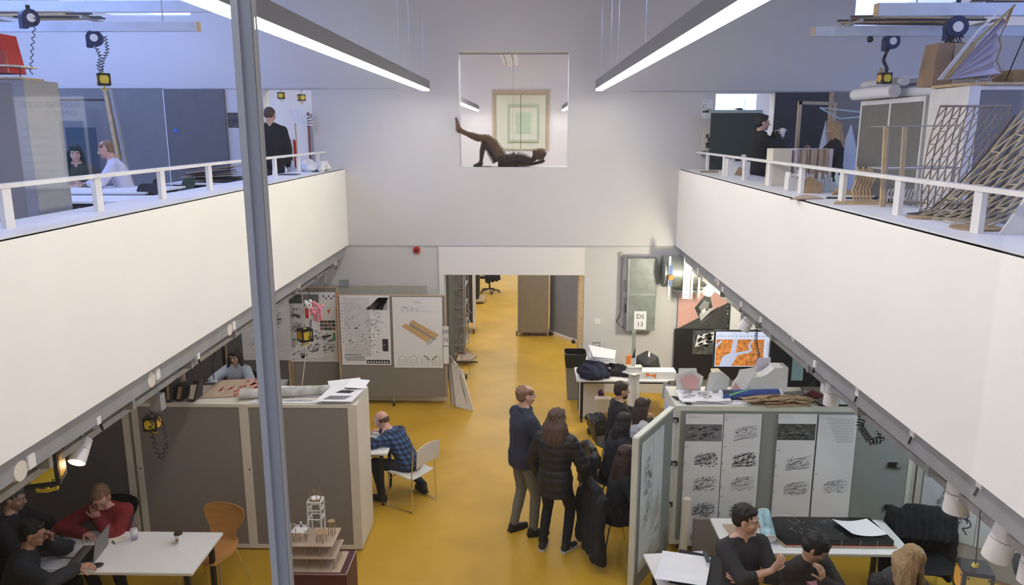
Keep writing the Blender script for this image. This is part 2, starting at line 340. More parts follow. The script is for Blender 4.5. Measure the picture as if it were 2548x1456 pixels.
def person(label, loc, rz, hip=.92, lean=(0, 3), side=0, twist=0, head=(0, 0), LH=None, RH=None, LE=(-1, -.6, -.3), RE=(1, -.6, -.3),
           LF=(-.1, 0), RF=(.1, 0), toes=(8, -8), hL=None, hR=None, nL=None, nR=None, curl=.5, s=1., w=1., skin=None, hair=('short', HB), top='jumper', topm=None, thick=.016,
           legm=None, shoem=None, solem=None, collar=None, puff=False, vox=.0075, glasses=False, beard=None, lapel=None, hem=-.09, sleeve=1., shoes=True, name='person'):
    skin = skin or SKIN; shoem = shoem or BLACK; root = thing(name, loc, label, 'person', rz); root.scale = (s, s, s)
    P = V((0, 0, hip)); sit = hip < .7; zt = lambda a, b=0: V((sin(b), sin(a)*cos(b), cos(a)*cos(b)))
    n_ = 10; c = P.copy(); spine = [c.copy()]
    for i in range(n_):
        a = R(lean[0]+(lean[1]-lean[0])*(i+.5)/n_); c = c+zt(a, R(side))*.05; spine.append(c.copy())
    def sp(t):
        if t <= 0: return P+zt(R(lean[0]), R(side)*.5)*t
        k = min(t/.05, n_-1e-4); i = int(k); return spine[i].lerp(spine[i+1], k-i)
    def upv(t): return (sp(t+.03)-sp(t-.03)).normalized()
    def frame_(t):
        U = upv(min(t, .46)); tw = R(twist)*max(0, min(1, t/.4)); X = V((cos(tw), sin(tw), 0)); X = (X-U*X.dot(U)).normalized(); return U, X, U.cross(X)
    def ring(t, a, b, k=14):
        U, X, Y = frame_(t); cc = sp(t); return [cc+X*a*cos(q*2*pi/k)+Y*b*sin(q*2*pi/k) for q in range(k)]
    U, X, Y = frame_(.45); N = sp(.5)
    prof = [(-.09, .13, .105), (0, .160, .118), (.12, .140*w, .102), (.25, .152*w, .108), (.36, .172*w, .108), (.43, .155*w, .088), (.485, .085*w, .062)]
    body = MB(); body.loft([ring(t, a, b) for t, a, b in prof])
    shd = {-1: N-U*.075-X*.170*w, 1: N-U*.075+X*.170*w}
    hy, hp = R(head[0]), R(head[1]); Mh = Matrix.Rotation(hy, 4, 'Z') @ Matrix.Rotation(-hp, 4, 'X')
    fwd = (Mh @ V((0, 1, 0))); nk = (U*.8+V((0, 0, .35))+V((fwd.x, fwd.y, 0))*.25*sin(max(hp, 0)+.25)).normalized(); HC = N+nk*.165
    h3 = Mh.to_3x3(); hd = lambda p: HC+h3@V(p)
    body.capsule(sp(.46), hd((0, -.025, -.06)), .062, .054)
    E = lambda c_, r_: body.ell(hd(c_), r_, h3)
    E((0, -.012, .03), (.077, .096, .086)); E((0, .018, -.035), (.062, .070, .080)); body.capsule(hd((0, .055, -.085)), hd((0, .066, -.092)), .026, .018)
    body.capsule(hd((0, .088, .012)), hd((0, .106, -.026)), .009, .0145); E((0, .070, .026), (.056, .022, .012)); E((0, .083, -.061), (.022, .010, .010))
    for q in (-1, 1):
        E((q*.079, -.008, -.008), (.009, .019, .033)); E((q*.040, .052, -.030), (.024, .028, .024)); body.capsule(hd((q*.012, .098, -.030)), hd((q*.012, .094, -.030)), .008, .008)
    fm = MB(); cloth = MB(); leg = MB()
    # arms
    for q, T_, pl, hdv, nv in ((-1, LH, LE, hL, nL), (1, RH, RE, hR, nR)):
        S = shd[q]
        if T_ is None: T_ = S+V((q*.07, .06, -.54))
        el, wr = ik(S, T_, .285, .255, pl); fd = (wr-el).normalized()
        body.capsule(N+X*q*.03+U*.02, S+U*.01, .05, .042); body.capsule(S, el, .047, .038); body.capsule(el, wr, .040, .027)
        hv = V(hdv) if hdv is not None else fd; nn = V(nv) if nv is not None else V((-q, .15, 0))
        hand(body, fm, wr+hv.normalized()*.005, hv, nn, (1 if q < 0 else -1)*(1 if True else 1), curl)
        cloth.capsule(N+X*q*.05-U*.02, S+X*q*-.01, .045+thick, .048+thick); cloth.capsule(S-X*q*.02, S+(el-S)*.12, .054+thick, .053+thick); cloth.capsule(S, el, .052+thick, .043+thick); cloth.capsule(el, el.lerp(wr, .96*sleeve), .043+thick, .033+thick*.8)
    # legs
    shoes_ = []
    for q, Ft, ty in ((-1, LF, toes[0]), (1, RF, toes[1])):
        hp_ = P+V((q*.092, 0, -.03)); ank = V((Ft[0], Ft[1], .085 if len(Ft) < 3 else Ft[2])); kp = V((q*.12, 1, .6 if sit else 0))
        kn, ank = ik(hp_, ank, .43, .42, kp); body.capsule(hp_, kn, .075, .052); body.capsule(kn, ank, .050, .036)
        leg.capsule(hp_, kn, .098, .068); leg.capsule(kn, ank+V((0, 0, .02)), .066, .052)
        if shoes: 
            m_ = Matrix.Rotation(R(ty), 3, 'Z'); sh = MB(); f_ = lambda p: ank+m_@V(p)
            body.capsule(ank, f_((0, .03, -.03)), .034, .03)
            sh.capsule(f_((0, -.03, -.035)), f_((0, .08, -.045)), .044, .040); sh.capsule(f_((0, .08, -.048)), f_((0, .155, -.052)), .040, .030); sh.capsule(f_((0, -.02, -.02)), f_((0, -.01, .015)), .042, .043)
            so = MB(); so.prism([f_((a*.01, b*.01, -.085)) for a, b in ((-3.6, -7), (3.6, -7), (4.2, 0), (4.4, 9), (3.6, 15.5), (1.2, 18.4), (-1.6, 18.2), (-3.6, 15), (-4.2, 9), (-3.8, 0))], (0, 0, .022))
            shoes_.append((sh, so))
    leg.loft([ring(t, a+.012, b+.012) for t, a, b in ((-.10, .135, .11), (-.02, .16, .118), (.06, .15, .108), (.09, .14, .1))])
    fuse('body', body, skin, root, vox, 2, fm)
    cloth.loft([ring(t, a+thick+(.006 if t < .1 else 0), b+thick+(.006 if t < .1 else 0)) for t, a, b in [(hem, .155, .12)]+prof[1:-1]+[(.478, .095, .066)]])
    if collar:
        for k in range(14):
            a = k*2*pi/14; p = lambda r, z: sp(.47)+nk*z+X*cos(a)*r+Y*sin(a)*(r*.9)
            cloth.capsule(p(.078, .0), p(.076, collar), .014+thick*.4, .013+thick*.3)
    fuse(top, cloth, topm or DARK, root, .011, 3, None, puffer() if puff else folds())
    fuse('trousers', leg, legm or DARK, root, .012, 3, None, folds(.005, 8))
    for sh, so in shoes_:
        o = fuse('shoe', sh, shoem, root, .009, 2); so.build('sole', solem or BLACK, o)
    # hair
    st, hm = hair; h = MB(); C_ = lambda c_, r_: h.ell(hd(c_), r_, h3)
    if st == 'short':
        C_((0, -.022, .045), (.083, .098, .084)); C_((0, -.055, .0), (.078, .062, .075)); C_((0, .04, .088), (.06, .045, .03)); C_((.0, -.03, .085), (.068, .08, .055))
    elif st == 'crop':
        C_((0, -.024, .036), (.081, .094, .083)); C_((0, -.05, -.0), (.077, .055, .066))
    elif st == 'fringe':
        C_((0, -.012, .05), (.088, .104, .086)); C_((0, -.05, .0), (.086, .07, .075)); C_((0, .06, .055), (.07, .04, .036)); 
        for q in (-1, 1): C_((q*.07, .01, .01), (.018, .045, .05))
    elif st == 'bald':
        for q in (-1, 1): C_((q*.066, -.02, .005), (.018, .055, .034))
        C_((0, -.078, -.0), (.068, .035, .045))
    elif st == 'receding':
        C_((0, -.035, .036), (.081, .088, .080)); C_((0, -.055, .0), (.078, .055, .07)); 
        for q in (-1, 1): C_((q*.055, .02, .055), (.026, .05, .032))
    elif st in ('long', 'longer', 'wavy'):
        L = {'long': .27, 'longer': .42, 'wavy': .25}[st]; sprd = 1.25 if st == 'wavy' else 1.
        C_((0, -.018, .045), (.087, .102, .085)); C_((0, -.05, .0), (.088, .065, .08))
        for q in (-1, 1): h.capsule(hd((q*.03, .055, .095)), hd((q*.080, .030, .01)), .022, .018)
        for k in range(15):
            a = pi*(1.0+k/14.)+(0.0); cx_, sy = cos(a), sin(a)
            if k in (0, 14): sy = .32
            p0 = hd((cx_*.078, sy*.075-.012, .01)); p1 = hd((cx_*.092*sprd, sy*.090-.02, -.08)); wv = .012*sin(k*2.3)
            p2 = p1+V((cx_*.02+wv, sy*.02-.01, -L*.55+.02*sin(k*1.7))); p3 = p2+V((cx_*.01-wv, .0, -L*.45-.02*sin(k*2.9)))
            # hair falls behind the shoulders
            h.tube([p0, p1, p2, p3], [.026, .030*sprd, .028, .012])
    elif st == 'drape':
        C_((0, -.012, .045), (.088, .104, .086)); C_((0, -.05, .0), (.088, .065, .08))
        for k in range(19):
            a = pi*.80+pi*1.40*k/18; p0 = hd((cos(a)*.078, sin(a)*.080, .03)); p1 = hd((cos(a)*.112, sin(a)*.112, -.05)); wv = .012*sin(k*2.3)
            p2 = p1+V((wv+cos(a)*.03, wv+.03, -.15)); h.tube([p0, p1, p2, p2+V((-wv, .02, -.18-.03*sin(k*1.7)))], [.026, .030, .026, .010])
    if st != 'none': fuse('hair', h, hm, root, .009, 2, None, strands(.010 if st == 'wavy' else .007))
    if beard:
        b = MB(); b.ell(hd((0, .035, -.075)), (.058, .056, .048), h3); fuse('beard', b, beard, root, .008, 2, None, strands(.003))
    for q in (-1, 1):
        e = MB(); e.ell(hd((q*.031, .075, .004)), (.0125, .010, .0070), h3, EYEW, 10, 6); e.ell(hd((q*.031, .0815, .003)), (.0060, .0045, .0060), h3, IRIS, 10, 6); e.build('eye', None, root)
        MB().capsule(hd((q*.016, .094, .025)), hd((q*.046, .084, .027)), .0030, .0024, seg=6).build('eyebrow', hm, root)
    if not beard: MB().capsule(hd((-.019, .090, -.061)), hd((.019, .090, -.061)), .0048, .0048, seg=6).build('mouth', LIP, root)
    if glasses:
        g = MB()
        for q in (-1, 1):
            pts = [hd((q*.034+.021*cos(t*pi/6), .103, .002+.017*sin(t*pi/6))) for t in range(13)]; g.tube(pts, .0022, seg=5); g.tube([hd((q*.055, .10, .006)), hd((q*.08, .04, .006)), hd((q*.08, -.01, .002))], .0022, seg=5)
        g.tube([hd((-.013, .104, .006)), hd((.013, .104, .006))], .002, seg=5); g.build('glasses', BLACK, root)
    return root
# ============================================================ SHEETS AND PRINTS
class Sheet:
    """a thin sheet from its bottom-left corner o along u and v; prints lie on its face"""
    def __init__(s, o, u, v, n=None, base=PAPER, t=.0015):
        s.o, s.u, s.v = V(o), V(u), V(v); s.w, s.h = s.u.length, s.v.length; s.U, s.W = s.u.normalized(), s.v.normalized()
        s.n = V(n).normalized() if n is not None else s.U.cross(s.W).normalized(); s.mb = MB(); s.k = 1
        if base: s.mb.prism([s.o, s.o+s.u, s.o+s.u+s.v, s.o+s.v], -s.n*t if s.U.cross(s.W).dot(s.n) < 0 else -s.n*t, base)
    def p(s, a, b, l=0): return s.o+s.u*a+s.v*b+s.n*(.0012+l*.0006)
    def poly(s, pts, m, l=0): s.mb.add([s.p(a, b, l) for a, b in pts], [tuple(range(len(pts)))], m); return s
    def rect(s, a0, b0, a1, b1, m, l=0): return s.poly([(a0, b0), (a1, b0), (a1, b1), (a0, b1)], m, l)
    def line(s, a0, b0, a1, b1, m, wd=.002, l=0):
        A, B = V((a0*s.w, b0*s.h)), V((a1*s.w, b1*s.h)); d = (B-A)
        if d.length < 1e-6: return s
        n = V((-d.y, d.x)).normalized()*wd/2; return s.poly([((q.x)/s.w, q.y/s.h) for q in (A-n, B-n, B+n, A+n)], m, l)
    def text(s, t, a, b, size, m, l=1, flip=False):
        vs, fs = text_geo(t); k = -1 if flip else 1
        s.mb.add([s.p(a, b, l)+s.U*(x*size*k)+s.W*(y*size) for x, y in vs], fs, m); return s
    def lines(s, a0, b0, a1, b1, n, m, r):        # a block of small print
        for i in range(n):
            b = b1-(b1-b0)*(i+.5)/n; s.rect(a0, b, a0+(a1-a0)*r.uniform(.5, 1), b+(b1-b0)/n*.35, m)
        return s
    def plan(s, a0, b0, a1, b1, n, ms, r, ang=.5, big=.12, roads=6):     # drawn blocks in rows at an angle
        W, Hh = (a1-a0)*s.w, (b1-b0)*s.h; c, sn = cos(ang), sin(ang)
        for i in range(n):
            x, y = r.uniform(.08, .92)*W, r.uniform(.08, .92)*Hh
            if (x/W-.5)**2+(y/Hh-.5)**2 > .24: continue
            q = r.uniform(.25, 1)*big*min(W, Hh); e = q*r.uniform(.25, .8); pts = []
            for u, v in ((-q, -e), (q, -e), (q, e), (-q, e)):
                X, Y = x+u*c*.6-v*sn*.6, y+u*sn*.5+v*c*.5; pts.append((a0+min(max(X/W, 0), 1)*(a1-a0), b0+min(max(Y/Hh, 0), 1)*(b1-b0)))
            s.poly(pts, r.choice(ms), 1)
        for i in range(roads):
            t = r.random(); s.line(a0, b0+(b1-b0)*t*.7, a0+(a1-a0)*r.uniform(.6, 1), b0+(b1-b0)*(min(1, t+r.uniform(-.1, .5))), r.choice(ms), .004, 2)
        return s
    def build(s, name, label=None, cat=None, group=None, parent=None, org=True):
        o = s.mb.build(name, None, parent, None if parent else s.o); 
        return tag(o, label, cat, group) if label else o
rr = random.Random(11)
PHOTO = mat('dark_photo_print', (.07, .075, .07), .7, var=.8, scale=14); PHOTOG = mat('grey_photo_print', (.20, .20, .21), .7, var=.35, scale=5)
def poster(px, y, label, fn, name='poster', group=None, base=PAPER, cat='poster'):
    """px: left, right, top, bottom pixels of a sheet pinned flat at depth y"""
    a = D(px[0], px[3], y); b = D(px[1], px[3], y); t = D(px[0], px[2], y)
    s = Sheet((a.x, y, a.z), (b.x-a.x, 0, 0), (0, 0, t.z-a.z), (0, -1, 0), base); fn(s); return s.build(name, label, cat, group)
# ============================================================ CABLE TRACKS UNDER THE BALCONIES
for sx, nm in ((-1, 'left'), (1, 'right')):
    x = -3.2 if sx < 0 else 2.62; f = lambda a, b: (min(x+sx*a, x+sx*b), max(x+sx*a, x+sx*b))
    t = thing('cable_track', (x, 7, 2.45), 'grey steel channel and lighting rail along the %s balcony edge' % nm, 'cable tray'); L = lambda m: MB.build
    a = f(0, .04); MB().bx(a[0]-x, a[1]-x, -6.1, 6.1, .06, .25).build('channel', STEELP, t)
    a = f(.12, .18); MB().bx(a[0]-x, a[1]-x, -6.1, 6.1, -.10, -.05).build('rail', STEEL, t)
    a = f(.04, .20)
    for k in range(11): MB().bx(a[0]-x, a[1]-x, -5.6+k*1.12, -5.56+k*1.12, -.05, .245).build('bracket', STEEL, t)
def junction(px, py, x, red=False, k=0):
    r = ray(px, py); q = x/r[0]; p = V((x, r[1]*q, H+r[2]*q)); sg = 1 if x < 0 else -1
    t = thing('junction_box', p, ('red' if red else 'grey')+' socket box clipped to the steel channel', 'socket box')
    MB().box((0, 0, 0), (.07, .10, .12)).build('box', RED if red else STEELP, t)
    MB().box((sg*.045, -.01, .0), (.035, .055, .06)).build('plug', WHITE, t)
    MB().tube([(sg*.05, 0, -.02), (sg*.06, .02, -.09), (sg*.02, .10, -.12), (-sg*.05, .18, -.06)], .006).build('cable', BLACK, t)
    return t
JL = [((228, 1045), 'second nearest on the left'), ((480, 885), 'at the middle of the left balcony edge'), ((632, 778), 'just left of the window post'), ((735, 712), 'just right of the window post'), ((828, 655), 'farthest on the left')]
for (px, py), w_ in JL: junction(px, py, -3.26)['label'] = 'grey socket box with black flex, '+w_
JR = [((1745, 672), 0, 'grey socket box on the channel, farthest on the right'), ((1808, 720), 0, 'grey socket box on the channel right of the glaring lamp'), ((1855, 757), 1, 'small red box on the channel above the twin spotlight'), ((1905, 795), 0, 'grey socket box on the channel above the monitor corner'), ((2042, 905), 0, 'grey socket box with black flex over the dark corner'), ((2150, 975), 1, 'large red and white box on the right channel'), ((2290, 1075), 0, 'grey socket box with black flex over the open cabinet door'), ((2460, 1200), 0, 'white and grey socket box, nearest on the right channel')]
for (px, py), rd, lb in JR: junction(px, py, 2.67, rd)['label'] = lb
def sounder(px, py, x, lb):
    r = ray(px, py); q = x/r[0]; p = V((x, r[1]*q, H+r[2]*q)); sg = 1 if x < 0 else -1
    t = thing('emergency_light', p, lb, 'light'); MB().cone((-.03*sg, 0, 0), (.045*sg, 0, 0), .075, .065, seg=20).build('body', CREAM, t)
    MB().box((.03*sg, .10, .02), (.05, .07, .09)).build('plug', WHITE, t); MB().tube([(0, .10, .05), (sg*.01, .14, .12), (0, .17, .22)], .004).build('cable', WHITE, t)
sounder(35, 1172, -3.24, 'round cream emergency fitting nearest on the left balcony edge'); sounder(365, 945, -3.24, 'round cream emergency fitting above the grey speaker box'); sounder(562, 820, -3.24, 'round cream emergency fitting halfway along the left balcony edge')
sounder(1795, 700, 2.66, 'round cream emergency fitting by the glaring lamp'); sounder(1985, 835, 2.66, 'round cream emergency fitting above the curly-haired person')
def spot(p, lb, tilt=0, yaw=0, lit=0, s=1., hang=.16):
    t = thing('spotlight', p, lb, 'spotlight'); t.scale = (s,)*3
    MB().bx(-.02, .02, -.09, .09, .12, .14+hang*.1).bx(-.012, .012, -.012, .012, .06, .12).build('bracket', STEEL, t)
    M = Matrix.Rotation(yaw, 3, 'Z') @ Matrix.Rotation(tilt, 3, 'X'); g = lambda z: M@V((0, 0, z)); mb = MB()
    mb.cone(g(.06), g(-.02), .052, .055, seg=20).cone(g(-.025), g(-.13), .057, .062, seg=20); mb.build('shade', mat('white_metal', (.75, .73, .70), .4), t)
    if lit:
        MB().cone(g(-.128), g(-.134), .052, .052, GLOW, 20).build('lens', None, t)
        l = bpy.data.lights.new('spot_lamp', 'SPOT'); l.energy = lit; l.color = (1, .78, .55); l.spot_size = R(100); l.spot_blend = .6; l.shadow_soft_size = .05
        o = bpy.data.objects.new('spot_lamp', l); COL.objects.link(o); o.parent = t; o.location = g(-.15); o.rotation_euler = (tilt, 0, yaw)
    else: MB().cone(g(-.128), g(-.134), .052, .052, mat('unlit_lens', (.25, .25, .25), .3), 20).build('lens', None, t)
def PX(px, py, x): r = ray(px, py); q = x/r[0]; return V((x, r[1]*q, H+r[2]*q))
spot(PX(205, 1105, -3.35)+V((0, 0, -.02)), 'white spotlight, lit, over the table with the red jumper man', R(-48), 0, 4)
spot(PX(2385, 1215, 2.77), 'large cream spotlight with square back box, over the dark chair coats', R(0), 0, 0, 1.25); spot(PX(2500, 1330, 2.77), 'white ribbed spotlight tilted right, nearest on the right rail', R(10), R(60), 0, 1.25)
spot(PX(2070, 970, 2.78), 'pale spotlight hanging over the cardboard scraps', 0, 0, 0, 1.1); spot(PX(1864, 795, 2.78), 'small grey twin spotlight above the monitor', R(25), R(70), 0, 1.2)
spot(PX(2545, 1390, 2.77)+V((.06, 0, 0)), 'white spotlight cut by the right edge of the photo', 0, 0, 0, 1.1)
# back boxes of the spotlights and the small speakers on the left
for px, py, x, lb in ((392, 1000, -3.35, 'grey speaker box on the rail above the coiled yellow-black socket block'), (803, 692, -3.35, 'small grey speaker box at the far end of the left rail'), (2408, 1205, 2.86, 'square cream back box behind the large cream spotlight'), (2060, 958, 2.80, 'white back box beside the pale spotlight'), (1855, 790, 2.8, 'grey back plate of the twin spotlight')):
    t = thing('speaker_box', PX(px, py, x), lb, 'speaker'); MB().box((0, 0, 0), (.10, .09, .15)).build('box', CREAM if px > 2300 else (WHITE if px > 1900 else STEELP), t); MB().bx(-.01, .01, -.01, .01, .07, .16).build('bracket', STEEL, t)
# bright bare lamp
p = PX(1762, 725, 2.76); t = thing('glaring_lamp', p, 'glaring warm bare lamp over the pink and black poster', 'lamp')
MB().ell((0, 0, 0), (.08, .08, .075)).build('bulb', mat('burning_bulb', (1, .80, .55), .5, emit=220), t); MB().cone((0, 0, .05), (0, 0, .17), .03, .02).build('holder', STEEL, t)
l = bpy.data.lights.new('bulb_lamp', 'POINT'); l.energy = 26; l.color = (.86, 1, .86); l.shadow_soft_size = .07; o = bpy.data.objects.new('bulb_lamp', l); COL.objects.link(o); o.location = p+V((0, .0, -.14))
# unseen fill tubes added under the mezzanine soffits to light the bays below
for x, y, e in ((-5.2, 6.0, 4), (-5.2, 11, 14), (5.0, 6.4, 58), (5.0, 11, 28)):
    t = thing('soffit_fill', (x, y, 2.62), 'added fill tube hidden under the %s balcony soffit, %s' % ('left' if x < 0 else 'right', 'nearer' if y < 8 else 'farther'), 'light', 0, 'added soffit fills')
    MB().bx(-.07, .07, -.65, .65, .03, .08).build('housing', WHITE, t); MB().bx(-.05, .05, -.6, .6, 0, .03).build('diffuser', mat('fill_tube_%d' % e, ((.74, .90, 1) if x > 0 else (.9, .95, 1)), .5, emit=e), t)
# ============================================================ SOCKET BLOCKS AND COILED FLEX
def coil(pts, r=.012, turns=18, wr=.005, seed=0, amp=None):
    """a coiled flex following pts"""
    pts = [V(p) for p in pts]; seg = []; tot = 0
    for a, b in zip(pts, pts[1:]): seg.append((tot, (b-a).length, a, b)); tot += (b-a).length
    out = []; n = turns*7
    for i in range(n+1):
        d = tot*i/n; s0 = [q for q in seg if q[0] <= d+1e-9][-1]; c = s0[2].lerp(s0[3], min(1, (d-s0[0])/s0[1])); dr = (s0[3]-s0[2]).normalized()
        a = V((1, 0, 0)); a = (a-dr*a.dot(dr)).normalized() if abs(dr.x) < .95 else V((0, 0, 1)); b = dr.cross(a); t = i*2*pi/7
        out.append(c+(a*cos(t)+b*sin(t))*r*(1+.25*noise.noise(c*9)))
    return MB().tube(out, wr, seg=5)
def block(p, lb, s=.22, rz=.5, up=None, cpts=None, turns=16, coilr=.016, hook=True, orange=True):
    t = thing('socket_block', p, lb, 'power socket', rz); h = s/2; e = s*.09; mb = MB()
    mb.bx(-h, h, -h, h, -h*1.05, -h*1.05+e).bx(-h, h, -h, h, h*1.05-e, h*1.05).bx(-h*.93, h*.93, -h*.93, h*.93, -h, h)
    for a in (-1, 1):
        for b in (-1, 1): mb.bx(min(a*h, a*(h-e)), max(a*h, a*(h-e)), min(b*h, b*(h-e)), max(b*h, b*(h-e)), -h, h)
    mb.build('frame', BLACK, t); Y2 = mat('amber_plastic', (.75, .38, .03), .45)
    for k in range(4):
        a = k*pi/2; d = V((sin(a), -cos(a), 0)); c = d*h*.97; q = MB().box(c, (s*.74, .012, s*.70), a, YEL if k % 2 == 0 else (Y2 if orange else YEL))
        for u_ in (-.32, .32):
            for w_ in (-.3, .3): q.box(c+V((cos(a), sin(a), 0))*u_*s+V((0, 0, w_*s))+d*.006, (.012, .006, .012), a, BLACK)
        q.build('socket_face', None, t)
    if hook: MB().cone((0, 0, -h), (0, 0, -h-s*.28), s*.07, s*.06).tube([(-s*.30, 0, -h-s*.16), (-s*.28, 0, -h-s*.32), (0, 0, -h-s*.36), (s*.28, 0, -h-s*.32), (s*.30, 0, -h-s*.16)], s*.06).build('hook', YEL, t)
    MB().cone((0, 0, h), (0, 0, h+s*.12), s*.14, s*.10).build('eyelet', YEL, t)
    Rm = Matrix.Rotation(-rz, 3, 'Z')
    if up: MB().tube([(0, 0, h+.02), Rm@(V(up)-V(p))], .004, seg=6).build('hanging_wire', BLACK, t)
    if cpts: coil([Rm@(V(q)-V(p)) for q in cpts], coilr, turns).build('coiled_flex', BLACK, t)
    return t
def at(px, py, y): return D(px, py, y)
b = PX(110, 1160, -3.42); block(b, 'yellow and black socket block with anchor hook, hanging at the left photo edge', .22, .35, b+V((0, 0, .25)))
b = at(378, 1052, 6.55); block(b, 'yellow and black socket block with a long coiled loop, before the grey cabinet', .12, .1, at(378, 985, 6.55), [at(380, 990, 6.5), at(375, 1070, 6.45), at(385, 1110, 6.45), at(400, 1145, 6.45), at(415, 1105, 6.45), at(405, 1050, 6.45), at(388, 1035, 6.5)], 22, .016)
b = at(759, 833, 10.6); block(b, 'yellow and black socket block below the pink dragon toy', .17, .75, at(759, 806, 10.6), [at(773, 795, 10.5), at(771, 830, 10.5), at(777, 850, 10.5), at(768, 838, 10.5)], 16, .014)
b = at(650, 822, 9.6); block(b, 'small yellow socket block partly behind the window post', .15, .1, at(655, 775, 9.6))
b = at(2422, 1442, 4.5); block(b, 'yellow and black socket block hanging on a thin rod, bottom right corner', .18, -.25, at(2442, 1245, 4.2))
b = at(258, 198, 9); block(b, 'yellow and black socket block above the man in the pale shirt', .13, .6, at(255, 165, 9), [at(235, 108, 9), at(250, 140, 9), at(244, 165, 9), at(252, 180, 9), at(256, 150, 9), at(268, 125, 9), at(262, 90, 9)], 22, .018)
b = at(700, 238, 12.7); block(b, 'small socket block in the left upper doorway, left of a pair', .10, .1, at(700, 222, 12.7)); b = at(750, 243, 12.7); block(b, 'small socket block in the left upper doorway, right of a pair', .10, .7, at(750, 222, 12.7))
b = at(2201, 195, 8.6); block(b, 'socket block resting above the white paper rolls, under the small reel', .11, .1, at(2203, 125, 9.0), [at(2210, 120, 9.0), at(2198, 150, 8.9), at(2207, 170, 8.8), at(2203, 188, 8.7)], 20, .014, hook=False)
b = at(2370, 122, 7.85); block(b, 'socket block sitting on the brown paper bag', .12, .3, None, [at(2375, 88, 7.9), at(2350, 112, 7.8), at(2362, 100, 7.8), at(2395, 90, 7.8), at(2380, 112, 7.8)], 16, .018, hook=False)
for pts, lb, r_, n in (([at(1884, 797, 8.9), at(1880, 850, 8.9), at(1888, 890, 8.9), at(1874, 925, 8.9)], 'tangled black coiled flex hanging before the map monitor', .018, 26),
                       ([at(1811, 735, 10.8), at(1811, 822, 10.8)], 'thin wavy black flex hanging beside the pink poster', .008, 14),
                       ([at(2150, 1012, 6.2), at(2140, 1060, 6.2), at(2165, 1100, 6.2), at(2190, 1095, 6.2), at(2195, 1050, 6.2), at(2190, 1028, 6.2)], 'long coiled black flex looping over the grey-green panel', .030, 26),
                       ([at(2412, 1215, 4.7), at(2402, 1300, 4.8), at(2415, 1290, 4.8), at(2398, 1330, 4.8)], 'black coiled flex by the large cream spotlight', .02, 6),
                       ([at(537, 865, 9.4), at(528, 905, 9.4), at(532, 945, 9.4)], 'black coiled flex hanging left of the woman with the laptop', .012, 14),
                       ([at(88, 42, 8.6), at(80, 120, 8.6), at(77, 185, 8.6)], 'thin wavy flex hanging by the red model', .014, 9)):
    tag(coil(pts, r_, n).build('coiled_flex', BLACK, None, pts[0]), lb, 'cable')
t = thing('flex_hook', at(2175, 1028, 6.25), 'yellow hook of a socket block tucked behind the right rail', 'hook'); MB().tube([(-.06, 0, .02), (-.05, 0, -.03), (.05, 0, -.03), (.06, 0, .02)], .012).cone((0, 0, -.03), (0, 0, .10), .014).build('hook', mat('amber_plastic', (.75, .38, .03)), t)
def reel(p, lb, s=.13, rz=0, top=None):
    t = thing('cable_reel', p, lb, 'cable reel', rz); BL = mat('navy_plastic', (.02, .03, .09), .4)
    MB().cone((0, -.04*s/.13, 0), (0, .04*s/.13, 0), s*.62, seg=24).bx(-s*.62, -s*.2, -.04, .04, -s*.75, 0).build('drum', BL, t)
    MB().cone((0, -.047*s/.13, 0), (0, -.04*s/.13, 0), s*.3, seg=20).build('badge', WHITE, t)
    MB().bx(-.02, .02, -.008, .008, s*.55, (top or s*.9)).build('hanger', BLACK, t)
reel(at(2217, 103, 9.1), 'small navy retractable cable reel under the lower white beam', .14, .1); reel(at(2378, 68, 8.2), 'large navy retractable cable reel under the upper white beam', .17, -.1, .28)
reel(at(236, 95, 9), 'dark cable reel under the left beam above the pale-shirted man', .14, .3); reel(at(72, 45, 8.6), 'dark cable reel at the upper left over the red model', .15, 1.0)
# ============================================================ BEAMS OVER THE MEZZANINES
def beam(x0, x1, y, z0, z1, lb, end=None):
    t = thing('hanging_beam', ((x0+x1)/2, y, z0), lb, 'beam'); w_ = (x1-x0)/2; MB().bx(-w_, w_, -.05, .05, 0, z1-z0).build('beam', mat('pale_blue_white_paint', (.62, .68, .76), .6), t)
    xe = -w_-.004 if x0 > 0 else w_; MB().bx(xe, xe+.006, -.05, .05, 0, z1-z0).build('end_cap', BALSA, t)
    n = 3
    for k in range(n): xx = -w_+.4+k*(2*w_-.8)/(n-1); MB().cone((xx, 0, z1-z0), (xx, 0, 7.19-z0), .006, seg=6).build('hanging_rod', STEEL, t)
    return t
beam(-8.5, -3.74, 9.0, 5.75, 5.85, 'lower white beam hanging over the left mezzanine'); beam(-7.5, -4.05, 10.4, 6.16, 6.30, 'upper white beam at the top left edge of the photo')
beam(3.20, 8.5, 9.1, 5.69, 5.79, 'lower white beam hanging over the right mezzanine'); beam(3.50, 7.5, 8.2, 5.78, 5.90, 'upper white beam over the right mezzanine')
def slats(p, w, d, n, lb):
    t = thing('timber_stack', p, lb, 'timber'); r = random.Random(int(p[0]*10)+5)
    for k in range(n): MB().box(((r.random()-.5)*.4, (k/n-.5)*d, .02+.025*(k % 3)), (w*r.uniform(.7, 1), .05, .02), r.uniform(-.12, .12)).build('plank', mat('dark_old_timber', (.10, .09, .09), .8) if k % 2 else BALSA, t)
    MB().bx(-w/2, -w/2+.03, -d/2, d/2, -.02, .008).bx(w/2-.03, w/2, -d/2, d/2, -.02, .008).build('rack', STEEL, t)
slats((4.35, 9.15, 5.83), 1.5, .7, 12, 'stack of dark old planks stored on the right beams'); slats((-6.0, 9.9, 6.0), 1.2, .6, 9, 'light timber pieces stored on the left beams')
slats((5.6, 8.9, 5.98), 1.6, .5, 9, 'second stack of planks at the top right edge')
